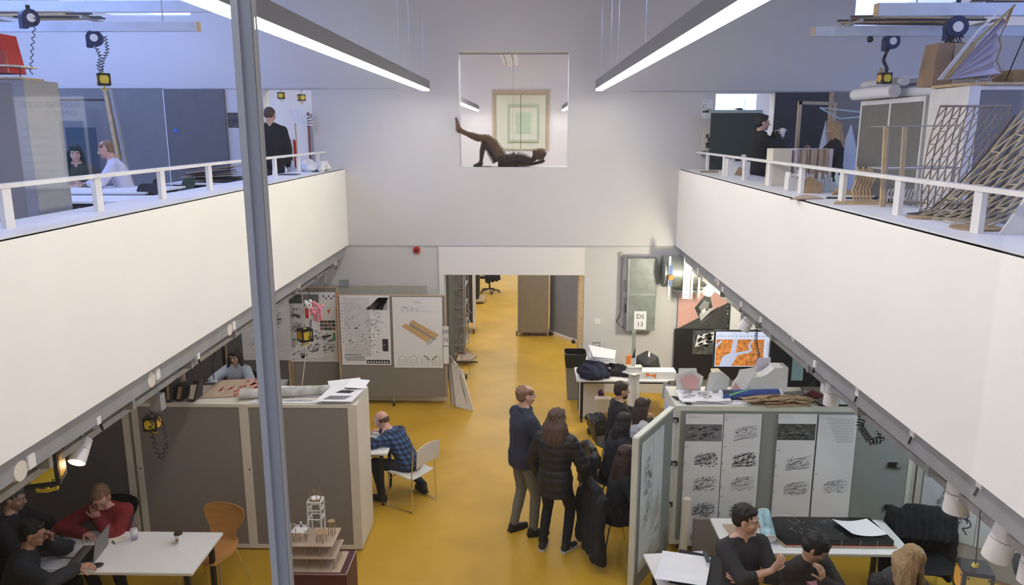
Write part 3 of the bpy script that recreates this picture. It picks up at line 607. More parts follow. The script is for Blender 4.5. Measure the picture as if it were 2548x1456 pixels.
tag(MB().ell((0, 0, 0), (.035, .035, .035)).build('round_sensor', BLACK, None), 'small black round sensor below the lower right beam', 'sensor').location = at(2165, 98, 9.08)
# ============================================================ RAILINGS ON THE PARAPETS
for sx, nm in ((-1, 'left'), (1, 'right')):
    x = -3.47 if sx < 0 else 2.85; ys = [5.01+1.1*k-(2.2 if 1 else 0) for k in range(10)] if sx < 0 else [4.89+1.07*k-2.14 for k in range(10)]
    t = thing('balcony_railing', (x, 7, 4.012), 'white flat-bar railing along the %s balcony' % nm, 'railing')
    MB().bx(-.03, .03, -6, 6.1, .265, .295).build('handrail', mat('white_metal', (.75, .73, .70), .4), t)
    for y in ys: MB().bx(-.018, .018, y-7-.045, y-7+.045, 0, .265).build('post', mat('white_metal', (.75, .73, .70), .4), t)
# ============================================================ BUILDERS OF FURNITURE
CW = mat('white_plastic', (.70, .68, .64), .4)
def table(c, w, d, h, label, rz=0, top=WHITE, legm=BLACK, cast=False, group=None, t=.025):
    T = thing('table', (c[0], c[1], c[2] if len(c) > 2 else 0), label, 'table', rz, group)
    MB().bx(-w/2, w/2, -d/2, d/2, h-t, h).build('tabletop', top, T)
    MB().bx(-w/2+.08, w/2-.08, -d/2+.08, -d/2+.11, h-t-.05, h-t).bx(-w/2+.08, w/2-.08, d/2-.11, d/2-.08, h-t-.05, h-t).build('rail', legm, T)
    for a in (-1, 1):
        for b in (-1, 1):
            x, y = a*(w/2-.09), b*(d/2-.09); l = MB().bx(x-.022, x+.022, y-.022, y+.022, .06 if cast else 0, h-t).build('leg', legm, T)
            if cast: MB().cone((x-.015, y, .032), (x+.015, y, .032), .032, seg=14).build('castor', BLACK, l)
    return T
def chair_white(p, rz, label):
    t = thing('chair', p, label, 'chair', rz)
    seat = []; 
    for y in (-.20, -.12, .0, .12, .20, .23): seat.append([V((x, y, .46-.012*cos(x*7)+(-.03*((y+.2)/.43)**2 if y < 0 else 0)-(.03 if y > .22 else 0)-(.015 if y < -.1 else 0))) for x in (-.21, -.12, 0, .12, .21)])
    def shell(rows, th):
        m = MB(); n = len(rows[0]); up = [p for r in rows for p in r]; k = len(rows); N_ = V(th); vs = up+[p-N_ for p in up]; o = len(up); fs = []
        for j in range(k-1):
            for i in range(n-1): a = j*n+i; fs += [(a, a+1, a+n+1, a+n), (o+a, o+a+n, o+a+n+1, o+a+1)]
        bd = [i for i in range(n)]+[j*n+n-1 for j in range(1, k)]+[(k-1)*n+i for i in range(n-2, -1, -1)]+[j*n for j in range(k-2, 0, -1)]
        for i in range(len(bd)): a, b = bd[i], bd[(i+1) % len(bd)]; fs.append((a, o+a, o+b, b))
        m.add(vs, fs, None, True); return m
    shell(seat, (0, 0, .012)).build('seat', CW, t)
    back = [[V((x, -.245+.035*cos(x*6.5)-.06*(z-.6)-.035, z+(0 if z < .85 else -.4*x*x))) for x in (-.215, -.14, -.05, .05, .14, .215)] for z in (.60, .66, .74, .82, .86)]
    shell(back, (0, .010, 0)).build('backrest', CW, t)
    for s in (-1, 1):
        MB().tube([(s*.225, -.24, .84), (s*.225, -.20, .44), (s*.235, -.21, .012), (s*.235, .20, .012), (s*.225, .16, .44), (s*.16, .15, .445)], .0075).build('leg_frame', CHROME, t)
    MB().cone((-.225, .16, .38), (.225, .16, .38), .006).build('stretcher', CHROME, t)
    return t
def chair_ply(p, rz, label, m=None, legs=True):
    t = thing('chair', p, label, 'chair', rz); m = m or PLY
    prof = [(.22, .45, .20), (.12, .46, .22), (0, .455, .225), (-.12, .452, .20), (-.19, .475, .16), (-.225, .54, .13), (-.24, .60, .14), (-.255, .68, .19), (-.27, .76, .215), (-.28, .82, .19), (-.285, .845, .13)]
    rows = [[V((x*w, y+.03*(abs(x)**2)*(z > .5), z+.02*abs(x)**2*(z < .5))) for x in (-1, -.6, 0, .6, 1)] for y, z, w in prof]; mb = MB(); n = 5; k = len(rows); up = [p for r in rows for p in r]
    nn = [V((0, 0, 1)) if z < .47 else V((0, 1, .2)) for y, z, w in prof]; lo = [p-nn[i//5]*.012 for i, p in enumerate(up)]; o = len(up); fs = []
    for j in range(k-1):
        for i in range(n-1): a = j*n+i; fs += [(a, a+1, a+n+1, a+n), (o+a, o+a+n, o+a+n+1, o+a+1)]
    bd = list(range(n))+[j*n+n-1 for j in range(1, k)]+[(k-1)*n+i for i in range(n-2, -1, -1)]+[j*n for j in range(k-2, 0, -1)]
    for i in range(len(bd)): a, b = bd[i], bd[(i+1) % len(bd)]; fs.append((a, o+a, o+b, b))
    mb.add(up+lo, fs, None, True).build('seat_shell', m, t)
    if legs:
        for sx in (-1, 1):
            for sy in (-1, 1): MB().tube([(sx*.06, sy*.05, .44), (sx*.17, sy*.13, .425), (sx*.25, sy*.23, 0)], .009).build('leg', CHROME, t)
    return t
def coat(p, rz, label, w=.50, top=.88, bot=.25, m=None, parent=None, seed=1, slv=True):
    """a coat hung over a chair back: back panel, front panel and two sleeves"""
    mb = MB(); 
    for k in range(9):
        x = -w/2+w*k/8; mb.capsule((x, -.02, top-.03-.03*abs(k-4)/4), (x*1.12, -.09-.01*(k % 2), bot+.02*(k % 3)), .042, .040)
        mb.capsule((x, .0, top-.03-.03*abs(k-4)/4), (x*.95, .09, top-.28), .038, .03)
    if slv:
        for s in (-1, 1): mb.capsule((s*w*.48, -.04, top-.08), (s*w*.60, -.08, (top+bot)/2), .065, .055); mb.capsule((s*w*.60, -.08, (top+bot)/2), (s*w*.56, -.03, bot+.02), .055, .045)
    mb.capsule((-w*.25, -.03, top-.01), (w*.25, -.03, top-.01), .05, .05)
    M = Matrix.Translation(V(p)) @ Matrix.Rotation(rz, 4, 'Z'); mb.v = [M@v-V(p) for v in mb.v]; mb2 = MB(); mb2.v, mb2.f, mb2.m, mb2.sm = mb.v, mb.f, mb.m, mb.sm
    o = fuse('coat', mb2, m or DARK, None, .016, 3, None, folds(.014, 7)); o.location = p; return tag(o, label, 'coat')
def heap(p, r, label, name='cloth_heap', m=None, seed=3, n=16, cat='clothes', a=.035):
    q = random.Random(seed); mb = MB()
    for k in range(n):
        x, y = q.uniform(-1, 1)*r[0]*.6, q.uniform(-1, 1)*r[1]*.6; a_ = q.uniform(0, pi); z = r[2]*q.uniform(.15, .62); L = q.uniform(.2, .42); rr_ = min(r)*q.uniform(.22, .36)
        mb.capsule((x-cos(a_)*r[0]*L, y-sin(a_)*r[1]*L, z*q.uniform(.3, 1)), (x+cos(a_)*r[0]*L, y+sin(a_)*r[1]*L, z), rr_, rr_*q.uniform(.6, 1))
    mb.ell((0, 0, r[2]*.22), (r[0]*.75, r[1]*.75, r[2]*.35))
    mb.v = [V((v.x, v.y, max(v.z, 0))) for v in mb.v]; o = fuse(name, mb, m or DARK, None, .015, 3, None, folds(a, 9)); o.location = p; return tag(o, label, cat)
def castor(parent, x, y, r=.035, top=.12):
    c = MB().cone((x-.014, y, r), (x+.014, y, r), r, seg=16).build('castor', BLACK, parent); MB().bx(x-.018, x+.018, y-.012, y+.012, r, top).build('fork', STEEL, c)
def laptop(p, rz, label, m=STEELP, open_=1.75, screen=None, logo=False, w=.32, d=.22):
    t = thing('laptop', p, label, 'laptop', rz); MB().bx(-w/2, w/2, -d/2, d/2, 0, .014).build('base', m, t)
    MB().bx(-w/2+.02, w/2-.02, -d*.05, d*.38, .014, .0155).build('keyboard', BLACK, t)
    c, s = cos(open_), sin(open_); g = lambda x, k, o: V((x, d/2-k*c*-1 if 0 else d/2-k*cos(open_)*1, .014+k*s))+V((0, s*o, c*o)); h = d
    MB().prism([g(-w/2, 0, 0), g(w/2, 0, 0), g(w/2, h, 0), g(-w/2, h, 0)], V((0, s*.007, c*.007)), None).build('lid', m, t)
    q = MB().add([g(-w/2+.01, .012, -.001), g(w/2-.01, .012, -.001), g(w/2-.01, h-.01, -.001), g(-w/2+.01, h-.01, -.001)], [(0, 1, 2, 3)], screen or BLACK); q.build('screen', None, t)
    if logo: MB().ell(g(0, h*.5, .009), (.016, .003, .018), None, mat('lit_logo', (.8, .85, 1), emit=3), 12, 5).build('logo', None, t)
    return t
def bottle(p, label, cap=None, s=1., tint=(.75, .7, .85)):
    t = thing('water_bottle', p, label, 'bottle'); t.scale = (s,)*3
    MB().lathe((0, 0, 0), [(.028, 0), (.032, .01), (.032, .12), (.028, .15), (.014, .19), (.013, .205)]).build('body', MATS.get('bottle_plastic') or glass_mat('bottle_plastic', (.8, .8, .88), .12), t)
    MB().lathe((0, 0, 0), [(.0325, .06), (.0328, .062), (.0328, .11), (.0325, .112)]).build('sleeve', WHITE, t); MB().cone((0, 0, .20), (0, 0, .225), .016, .015).build('cap', cap or mat('navy_plastic', (.02, .03, .09)), t)
# ============================================================ GROUND FLOOR, LEFT BAY
def cabinet(x0, x1, y0, y1, z0, z1, label, felt, panels, name='storage_cabinet', side=CREAM, hole=True, cast=True):
    cx, cy = (x0+x1)/2, (y0+y1)/2; t = thing(name, (cx, cy, 0), label, 'cabinet'); W, Dp = (x1-x0)/2, (y1-y0)/2
    MB().bx(-W, W, -Dp+.02, Dp, z0, z1).build('body', side, t)
    fr = MB(); e = .0; xs = sorted([x0]+[q for p in panels for q in p]+[x1])
    fr.bx(-W, W, -Dp, -Dp+.02, z1-.035, z1).bx(-W, W, -Dp, -Dp+.02, z0, z0+.05)
    for a, b in zip(xs[0::2], xs[1::2]): 
        if b-a > .002: fr.bx(a-cx, b-cx, -Dp, -Dp+.02, z0+.05, z1-.035)
    fr.build('frame', side, t)
    for a, b in panels:
        d = MB().bx(a-cx, b-cx, -Dp+.006, -Dp+.022, z0+.05, z1-.035).build('door_panel', felt, t)
        if hole: MB().cone((a-cx-.03, -Dp-.002, (z0+z1)/2+.1), (a-cx-.03, -Dp+.01, (z0+z1)/2+.1), .010).build('lock', BLACK, d)
    if cast:
        for a in (-1, 1):
            for b in (-1, 1): castor(t, a*(W-.12), b*(Dp-.1), .04, z0+.001)
    return t
CT = 1.745
cabinet(-4.33, -1.85, 7.80, 8.42, .02, CT-.005, 'long low cream cabinet with two grey felt doors and drawings piled on top', GREYF, [(-4.26, -3.14), (-3.04, -1.95)], cast=False)
cabinet(-7.3, -4.37, 7.80, 8.42, .02, CT-.005, 'dark grey cabinet behind the table, left of the long low cabinet', GREYD, [(-7.2, -4.44)], hole=False, cast=False)
# things lying on the cabinet
T = CT
def flat(pts, z, h, label, name, cat, m, org=None, group=None):
    c = V((sum(p[0] for p in pts)/len(pts), sum(p[1] for p in pts)/len(pts), z)); mb = MB().prism([(p[0], p[1], z) for p in pts], (0, 0, h))
    return tag(mb.build(name, m, None, c), label, cat, group)
s = Sheet((-3.64, 7.96, T+.004), (.58, .10, 0), (-.02, .62, 0), (0, 0, 1), CARDL, .003); REDP = mat('red_paint', (.45, .03, .05), .7)
for k in range(26): a = rr.uniform(.55, .95); b = rr.random(); s.poly([(a, b), (a+.05, b+.02), (min(a+.04, 1), min(b+.12, 1)), (a-.02, min(1, b+.10))], REDP)
for k in range(8): a, b = rr.uniform(.2, .4), rr.uniform(.3, .6); s.poly([(a, b), (a+.06, b+.01), (a+.03, b+.10)], REDP)
s.build('card_sheet', 'large brown card with red paint streaks on the long cabinet', 'card')
a, b = V((-3.17, 7.94, T+.062)), V((-2.22, 8.13, T+.055)); mb = MB(); n = 14
mb.loft([[a.lerp(b, j/n)+V((-.18*cos(q*2*pi/14)*.06, cos(q*2*pi/14)*(.055+.006*noise.noise(V((j*.6, q*.4, 1)))), sin(q*2*pi/14)*(.055+.01*noise.noise(V((j*.5, q*.5, 3)))))) for q in range(14)] for j in range(n+1)])
tag(mb.build('rolled_map', mat('printed_map_paper', (.50, .50, .46), .8, var=.35, scale=9), None, a), 'fat crumpled roll of printed map along the front of the long cabinet', 'paper roll')
def paper(o, u, v, label, fn=None, z=.0, name='paper_sheet', cat='paper', base=PAPER, group=None):
    s = Sheet(o, u, v, (0, 0, 1), base, .001)
    if fn: fn(s)
    return s.build(name, label, cat, group)
paper((-2.95, 8.02, T+.004), (1.0, .02, 0), (.02, .36, 0), 'wide blank sheet lying flat behind the map roll', lambda s: s.poly([(.12, .2), (.15, .2), (.16, .3), (.13, .3)], ORANGE))
def pr1(s): s.poly([(.15, .12), (.75, .12), (.85, .36), (.25, .36)], PHOTOG); s.poly([(.30, .55), (.72, .52), (.80, .68), (.40, .72)], INK); s.poly([(.45, .8), (.8, .78), (.75, .9), (.4, .9)], INKG)
paper((-2.30, 7.80, T+.035), (.40, .0, 0), (.10, .34, .06), 'curled sheet with three grey photos hanging over the cabinet edge', pr1)
paper((-2.28, 7.83, T+.112), (.0, .0, 0), (0, 0, 0), 'x') if 0 else None
paper((-2.02, 8.02, T+.12), (.20, .05, -.03), (.02, .24, .02), 'small folded white sheet leaning at the cabinet corner'); paper((-2.25, 8.24, T+.02), (.36, .08, .02), (-.06, .14, .05), 'rolled edge of white paper at the far cabinet corner')
paper((-3.02, 7.83, T+.002), (1.0, .0, 0), (.0, .12, 0), 'grey printed plan peeping out under the map roll', lambda s: s.plan(.05, .05, .95, .95, 60, [INKG, INKL], rr, .2, .3))
# dark files and box on the left end
BRK = mat('dark_brown_card', (.045, .035, .035), .8)
t = thing('archive_box', (-4.15, 8.1, T), 'black open box at the left end of the long cabinet', 'box'); MB().bx(-.17, .17, -.16, .16, 0, .17).build('body', BLACK, t); MB().bx(-.17, .17, .14, .17, .17, .26).build('flap', BRK, t)
for k, (x, y, w, h, lb) in enumerate([(-3.92, 7.92, .05, .24, 'tall dark magazine file nearest the black box'), (-3.82, 7.95, .06, .20, 'dark slumped folder between the two upright files'), (-3.68, 7.95, .07, .23, 'dark magazine file with a pale spine, rightmost of three')]):
    t = thing('magazine_file', (x, y, T), lb, 'file'); MB().hexa([(-w/2, -.09, 0), (w/2, -.09, 0), (w/2, .12, 0), (-w/2, .12, 0), (-w/2+.03*k, -.05, h), (w/2+.03*k, -.05, h), (w/2+.03, .12, h*.85), (-w/2+.03, .12, h*.85)]).build('sleeve', BRK, t)
    MB().prism([(-w/2+.01, -.095+.004, .03), (w/2-.01, -.091, .03), (w/2-.01+.02*k, -.062, h*.8), (-w/2+.01+.02*k, -.062, h*.8)], (0, -.004, 0)).build('spine_label', CARD if k < 2 else CREAM, t)
tag(MB().ell((0, 0, .17), (.06, .05, .12), None, mat('pinkish_cloth', (.35, .24, .22), .9)).bx(-.05, .05, -.04, .04, 0, .1).build('stuffed_bag', None, None), 'pale pinkish bundle standing behind the dark files', 'bag').location = (-3.98, 8.28, T)
# front left table and what lies on it
table((-3.79, 6.51), 1.54, .72, .74, 'white rectangular table in the lower left with laptop and coffee cup', 0, WHITE)
laptop((-4.12, 6.42, .745), R(-90)+.12, 'open grey laptop seen from the side on the front left table', mat('grey_metal', (.16, .155, .15), .4), 1.75)
Tt = .742
bottle((-3.83, 6.72, Tt), 'clear water bottle with blue cap beside the red jumper man')
t = thing('coffee_cup', (-3.37, 6.67, Tt), 'white paper coffee cup with brown lid on the left table', 'cup'); MB().lathe((0, 0, 0), [(.027, 0), (.038, .095), (.036, .096)]).build('cup', WHITE, t); MB().lathe((0, 0, 0), [(.040, .09), (.041, .10), (.034, .105), (.034, .112)]).build('lid', mat('dark_brown_lid', (.06, .025, .015)), t); MB().bx(-.012, .014, -.040, -.034, .03, .06).build('logo', CARD, t)
mb = MB().ell((0, 0, .016), (.055, .03, .018)); o = tag(mb.build('computer_mouse', BLACK, None), 'black computer mouse beside the grey laptop', 'mouse'); o.location = (-3.93, 6.24, Tt); o.rotation_euler[2] = .4
o = tag(MB().ell((0, 0, .025), (.09, .04, .028)).build('glasses_case', mat('navy_plastic', (.02, .03, .09)), None), 'dark blue glasses case on the papers at the table left', 'case'); o.location = (-4.42, 6.60, Tt+.003); o.rotation_euler[2] = -.2
tag(MB().box((0, 0, .006), (.14, .08, .010), .3).build('mobile_phone', BLACK, None), 'dark phone beside the blue glasses case', 'phone').location = (-4.50, 6.52, Tt+.004)
t = thing('spectacles', (-4.44, 6.76, Tt), 'folded thin spectacles lying near the red jumper man', 'glasses')
for q in (-1, 1): MB().tube([(q*.035+.02*cos(a*pi/5), .015*sin(a*pi/5), .012) for a in range(11)], .002, seg=5).tube([(q*.055, 0, .012), (q*.02, .03, .01), (-q*.05, .035, .004)], .0018, seg=5).build('lens_rim', BLACK, t)
paper((-4.22, 6.63, Tt+.001), (.30, .03, 0), (-.01, .11, 0), 'cream notepad under the red jumper man\'s hand', None, base=CREAM); paper((-4.46, 6.33, Tt), (.34, .0, 0), (.06, .26, 0), 'white sheet left of the grey laptop'); paper((-4.40, 6.18, Tt+.002), (.26, .0, 0), (.03, .17, 0), 'white sheet at the near left table corner')
for p, q, lb in (((-4.03, 6.68), (-3.97, 6.62), 'short black pen above the laptop keyboard'), ((-4.38, 6.37), (-4.20, 6.37), 'long dark pen on the sheets left of the laptop')): tag(MB().cone((p[0], p[1], Tt+.006), (q[0], q[1], Tt+.006), .0045, seg=7).build('pen', BLACK, None), lb, 'pen')
chair_ply((-3.22, 7.0, 0), R(180)-.25, 'orange plywood chair with chrome legs at the table end').scale = (1.15, 1.05, 1.0)
chair_ply((-4.55, 5.98, 0), R(-80), 'plywood chair under the man with glasses, lower left corner', mat('pale_ply', (.40, .27, .14), .5))
chair_ply((-4.95, 6.55, 0), R(-90), 'chair of the dark-haired man at the left photo edge', BLACK); chair_ply((-4.36, 7.18, 0), R(180), 'chair hidden behind the man in the red jumper', BLACK)
# plinth with the timber and card model
t = thing('plinth_box', (-1.99, 6.75, 0), 'maroon scuffed box plinth in front of the long cabinet', 'plinth'); MR = mat('maroon_paint', (.085, .018, .028), .5, var=.15)
MB().bx(-.27, .27, -.21, .22, 0, .5).build('body', MR, t); MB().bx(.262, .272, -.212, .222, .494, .502).bx(-.27, .272, -.212, -.205, .494, .502).build('scuffed_edge', mat('scuffed_pink', (.4, .3, .3)), t)
t = thing('architectural_model', (-2.05, 6.77, .502), 'tiered card and balsa model with white tower on the maroon plinth', 'model'); t.scale = (1.15, 1.1, 1.05)
for z, w, d, ox, oy, nm in ((0, .46, .34, .0, -.02, 'base_board'), (.12, .42, .32, -.02, -.005, 'middle_platform'), (.24, .40, .32, -.03, 0, 'upper_platform')):
    MB().bx(ox-w/2, ox+w/2, oy-d/2, oy+d/2, z, z+.009).build(nm, CARDL, t)
    if z:
        for a in (-.42, -.1, .2, .44):
            for b in (-.4, .42): MB().cone((ox+w*a, oy+d*b, z-.112), (ox+w*a, oy+d*b, z), .005, seg=6).build('column', CARD, t)
WM = mat('white_model_card', (.72, .71, .68), .7); z0 = .25; tw = MB()
cx, cy, e = -.02, .08, .055
for a in (-1, 1):
    for b in (-1, 1): tw.bx(cx+a*e-.006, cx+a*e+.006, cy+b*e-.006, cy+b*e+.006, z0, z0+.33)
for zz in (.16, .25, .33):
    for a in (-1, 1): tw.bx(cx-e, cx+e, cy+a*e-.006, cy+a*e+.006, z0+zz-.008, z0+zz).bx(cx+a*e-.006, cx+a*e+.006, cy-e, cy+e, z0+zz-.008, z0+zz)
    for a in (-1, 1):
        for b in (-1, 1): tw.tube([(cx+a*e, cy-e, z0+zz-.06), (cx+a*e*.6, cy-e, z0+zz-.025), (cx, cy-e, z0+zz-.008)], .004, seg=5)
tw.build('white_tower', WM, t); rg = MB()
rg.lathe((cx, cy, z0+.33), [(.045, 0), (.05, .006), (.045, .012)], CARD, 18)
for k in range(6): a = k*pi/3; rg.cone((cx+.045*cos(a), cy+.045*sin(a), z0+.33), (cx+.05*cos(a), cy+.05*sin(a), z0+.41+.03*(k % 2)), .0035, seg=5)
rg.build('spire_ring', CARD, t); MB().lathe((cx, cy, z0+.345), [(.001, 0), (.042, .0), (.042, .006), (.001, .006)], None, 18).build('disc', WM, t)
mb = MB().bx(-.19, -.07, -.10, 0, z0+.09, z0+.096)
for x, y, h in ((-.19, -.10, .09), (-.19, 0, .03), (-.13, 0, .05), (-.07, 0, .07), (-.15, -.1, .04), (-.07, -.1, .02)): mb.bx(x-.007, x+.007, y-.003, y+.003, z0+.09, z0+.10+h)
mb.bx(-.19, -.07, -.003, .0, z0+.09, z0+.12).build('white_parapet', WM, t)
for k, (x, y) in enumerate([(-.18, -.09), (-.12, -.09), (-.07, -.08), (-.18, 0), (-.1, 0)]): MB().bx(x-.004, x+.004, y-.004, y+.004, z0, z0+.09).build('stilt', CARD, t)
for x, y, h, w_ in ((.06, -.08, .11, .045), (.12, .03, .17, .03)):
    mb = MB().lathe((x, y, z0+h*.8), [(w_, 0), (w_*1.1, .005), (w_, .01)], CARD, 16)
    for k in range(4): a = k*pi/2+.5; mb.tube([(x+w_*.9*cos(a), y+w_*.9*sin(a), z0), (x+w_*.95*cos(a), y+w_*.95*sin(a), z0+h*.5), (x+w_*.6*cos(a+.5), y+w_*.6*sin(a+.5), z0+h*.8)], .004, seg=5)
    mb.build('arcade_ring', CARD, t)
# desk of the man in the checked shirt
table((-2.28, 9.14), 1.1, .70, .74, 'white desk behind the cabinet with the checked-shirt man\'s laptop', 0, WHITE, BLACK, True)
laptop((-2.12, 9.12, .745), R(62), 'open dark laptop with blue screen before the checked-shirt man', BLACK, 1.85, mat('blue_screen', (.35, .55, .95), .3, emit=1.6), w=.34, d=.24)
paper((-1.95, 9.25, .745), (.16, -.05, .0), (.05, .16, 0), 'small open book beside the dark laptop', None, name='open_book', cat='book')
chair_white((-1.47, 8.97, 0), R(58), 'white plastic chair with chrome sled frame, under the checked-shirt man')
# woman at the back desk
table((-4.6, 10.95), 1.5, .7, .74, 'desk of the woman in the pale blue jumper', 0, mat('grey_top', (.2, .2, .2)))
laptop((-4.66, 10.98, .742), R(180), 'silver laptop with a glowing logo before the woman in pale blue', mat('silver_metal', (.26, .25, .26), .45, .2), 1.9, None, True)
bottle((-4.42, 10.74, .742), 'small clear bottle beside the silver laptop', mat('sky_plastic', (.1, .4, .7)), .8)
table((-3.15, 10.7), 1.0, .6, .74, 'white desk behind the cabinet carrying a black tangled model', 0, WHITE); heap((-3.2, 10.7, .74), (.28, .2, .06), 'tangled black cut-out model on the white rear desk', 'black_model', BLACK, 5, 12, 'model')
t = thing('storage_bin', (-3.9, 10.9, .74), 'clear plastic lidded bin on the desk beside the woman', 'bin'); MB().hexa([(-.2, -.15, 0), (.2, -.15, 0), (.2, .15, 0), (-.2, .15, 0), (-.23, -.17, .16), (.23, -.17, .16), (.23, .17, .16), (-.23, .17, .16)]).build('body', mat('cloudy_plastic', (.3, .31, .33), .3), t); MB().bx(-.24, .24, -.18, .18, .16, .185).build('lid', mat('cloudy_lid', (.38, .4, .42), .3), t)
chair_ply((-4.62, 11.55, 0), R(180), 'black chair behind the woman with the silver laptop', BLACK)
tag(MB().cone((0, 0, .0), (.1, .1, .75), .006).build('white_flex', WHITE, None), 'white flex rising from the rear desk before the posters', 'cable').location = (-3.42, 10.9, .745)
# ---- pinboards with drawings
def pinboard(x0, x1, y, z0, z1, label, felt=GREYF, edge=CARDL, rz=0, cast=True):
    c = (x0+x1)/2; t = thing('pinboard', (c, y, 0), label, 'pinboard', rz); w_ = (x1-x0)/2
    MB().bx(-w_, w_, -.02, .02, z0, z1).build('panel', felt, t); MB().bx(-w_-.03, -w_, -.025, .025, z0, z1+.02).bx(w_, w_+.03, -.025, .025, z0, z1+.02).bx(-w_, w_, -.025, .025, z1, z1+.02).build('edge_strip', edge, t)
    if cast: 
        for a in (-.0, ) if x1-x0 > 1.5 and label.startswith('wide grey') else (-w_+.15, w_-.15): castor(t, a, -.05, .045, z0+.01)
    return t
YB = 12.5
pinboard(-3.19, -1.40, YB, .16, 1.93, 'wide grey pinboard with two large drawings beside the passage')
MB_ = thing('low_screen', (-2.2, YB+.18, 0), 'low white panel standing behind the wide grey pinboard', 'panel'); MB().bx(-.9, .78, -.02, .02, .02, .5).build('panel', WHITE, MB_)
pinboard(-4.12, -3.30, YB+.32, .10, 2.0, 'grey pinboard carrying the poster with the orange stripe', cast=False)
pinboard(-5.25, -4.18, YB+.25, .0, 1.80, 'pinboard with a pale pencil drawing, partly behind the window post', GREYD, BALSA, cast=False)
t = thing('pinboard', (-6.6, 12.6, 0), 'dark grey pinboard far behind the woman with the silver laptop', 'pinboard'); MB().bx(-1.3, 1.3, -.02, .02, 0, 2.0).build('panel', GREYD, t)
t = thing('pinboard', (-2.65, 12.95, 0), 'grey board leaning behind the wide pinboard, only its top seen', 'pinboard'); MB().bx(-.9, .9, -.015, .015, 0, 2.02).build('panel', GREYL, t); MB().bx(-.62, -.45, -.03, -.016, 2.0, 2.12).build('clip', STEELP, t)
def pP1(s):
    s.rect(.07, .12, .6, .97, mat('faint_grey_wash', (.66, .66, .68), .8)).plan(.05, .45, .45, .95, 160, [INKG, INKL, INKL, INKL], rr, .4, .07, 3).plan(.45, .45, .95, .8, 50, [INKL], rr, .9, .10, 3).plan(.1, .12, .95, .55, 170, [INKG, INKL, INKL, INKL], rr, .2, .055, 3)
    for k in range(15): s.poly([(.52+k*.022, .80), (.56+k*.022, .80), (.80+k*.014, .97), (.77+k*.014, .97)], INKL)
    for k in range(10): s.poly([(.66+k*.03, .79), (.68+k*.03, .79), (.84+k*.015, .93), (.83+k*.015, .93)], INKG)
    s.rect(.83, .2, .95, .38, INK).rect(.50, .02, .97, .075, INK); [s.rect(.52+k*.055, .03, .55+k*.055, .055, PAPER, 1) for k in range(8)]
    for k in range(8): s.poly([(.05+k*.05, .13), (.08+k*.05, .125), (.14+k*.05, .06), (.11+k*.05, .06)], INKG)
    s.poly([(.26, .53), (.33, .55), (.34, .52)], REDP).line(.05, .15, .4, .15, INKG, .01).lines(.03, .3, .06, .9, 12, INKG, rr)
def pP2(s):
    s.lines(.42, .9, .62, .95, 3, INKL, rr).plan(.1, .78, .55, .88, 40, [INKL], rr, 0, .25, 0).rect(.45, .795, .92, .80, INKL)
    s.poly([(.18, .55), (.30, .62), (.88, .42), (.72, .32)], INKL)
    s.poly([(.17, .59), (.27, .63), (.78, .42), (.66, .37)], TAN, 1).poly([(.34, .64), (.40, .68), (.93, .47), (.84, .42)], TAN, 1).poly([(.17, .59), (.66, .37), (.66, .34), (.17, .54)], PAPER, 2).poly([(.34, .64), (.84, .42), (.83, .40), (.34, .60)], INKG, 1)
    for x in (.1, .32, .55, .78):
        for k in range(5): s.line(x, .04+.02*k, x+.16, .04+.02*k, INKG, .003)
        s.line(x, .04, x, .14, INKG, .004).line(x+.16, .04, x+.16, .14, INKG, .004).line(x, .14, x+.08, .18, INKG, .005).line(x+.16, .14, x+.08, .18, INKG, .005)
    s.line(.62, .17, .73, .11, INK, .012).line(.77, .11, .88, .17, INK, .012)
def pOr(s):
    s.rect(.94, 0, .995, 1, ORANGE).rect(.0, .84, .30, .97, PHOTO).rect(.32, .85, .62, .97, PHOTOG)
    for k in range(5): s.rect(.70+.05*k, .93-.03*(k % 2), .725+.05*k, .96-.03*(k % 2), INK)
    for a in range(4):
        for b in range(3): s.rect(.62+a*.075, .46+b*.05, .69+a*.075, .50+b*.05, PHOTO if (a+b) % 3 else mat('warm_photo', (.30, .14, .08), .8, var=.5))
    s.poly([(.76, .75), (.84, .76), (.80, .69)], ORANGE).rect(.86, .31, .90, .42, mat('green_print', (.05, .25, .08)))
    for a, b in ((.05, .62), (.3, .66), (.05, .42), (.38, .3), (.62, .28), (.05, .2), (.35, .12), (.65, .12), (.1, .04)): s.plan(a, b, a+.26, b+.16, 26, [INKG, INKL, INKL], rr, .6, .3, 2)
    s.lines(.05, .02, .9, .05, 2, INKL, rr); [s.poly([(x, .10), (x+.09, .13), (x+.09, .12), (x, .085)], INK) for x in (.04, .2, .24)]
def pPe(s): s.plan(.2, .5, .9, .95, 70, [INKL], rr, .3, .16).plan(.1, .1, .9, .4, 40, [INKL], rr, .6, .1).line(.2, .25, .6, .4, INKG, .005)
poster((852, 974, 735, 908), YB-.03, 'tall pale site-plan poster on the left half of the wide pinboard', pP1); poster((981, 1103, 739, 915), YB-.03, 'poster with two tan linear buildings, nearest the passage', pP2)
poster((722, 850, 727, 900), YB+.29, 'poster with an orange stripe down its right edge', pOr); poster((606, 728, 745, 896), YB+.22, 'pale pencil-drawing poster crossed by the window post', pPe)
def sign(x, y, z, w_, h, l1, l2, label, rz=0, n=(0, -1, 0)):
    s = Sheet((x, y, z), (w_, 0, 0), (0, 0, h), n); s.text(l1, .5, .70, h*.26, INK).text(l2, .5, .30, h*.26, INK); return s.build('room_sign', label, 'sign')
a, b = D(1103, 860, YB-.08), D(1116, 814, YB-.08); o = sign(0, 0, 0, .10, b.z-a.z+.02, 'DS', '12', 'narrow white sign reading DS 12 on the pinboard edge'); o.location = (a.x, a.y, a.z); o.rotation_euler[2] = -.25
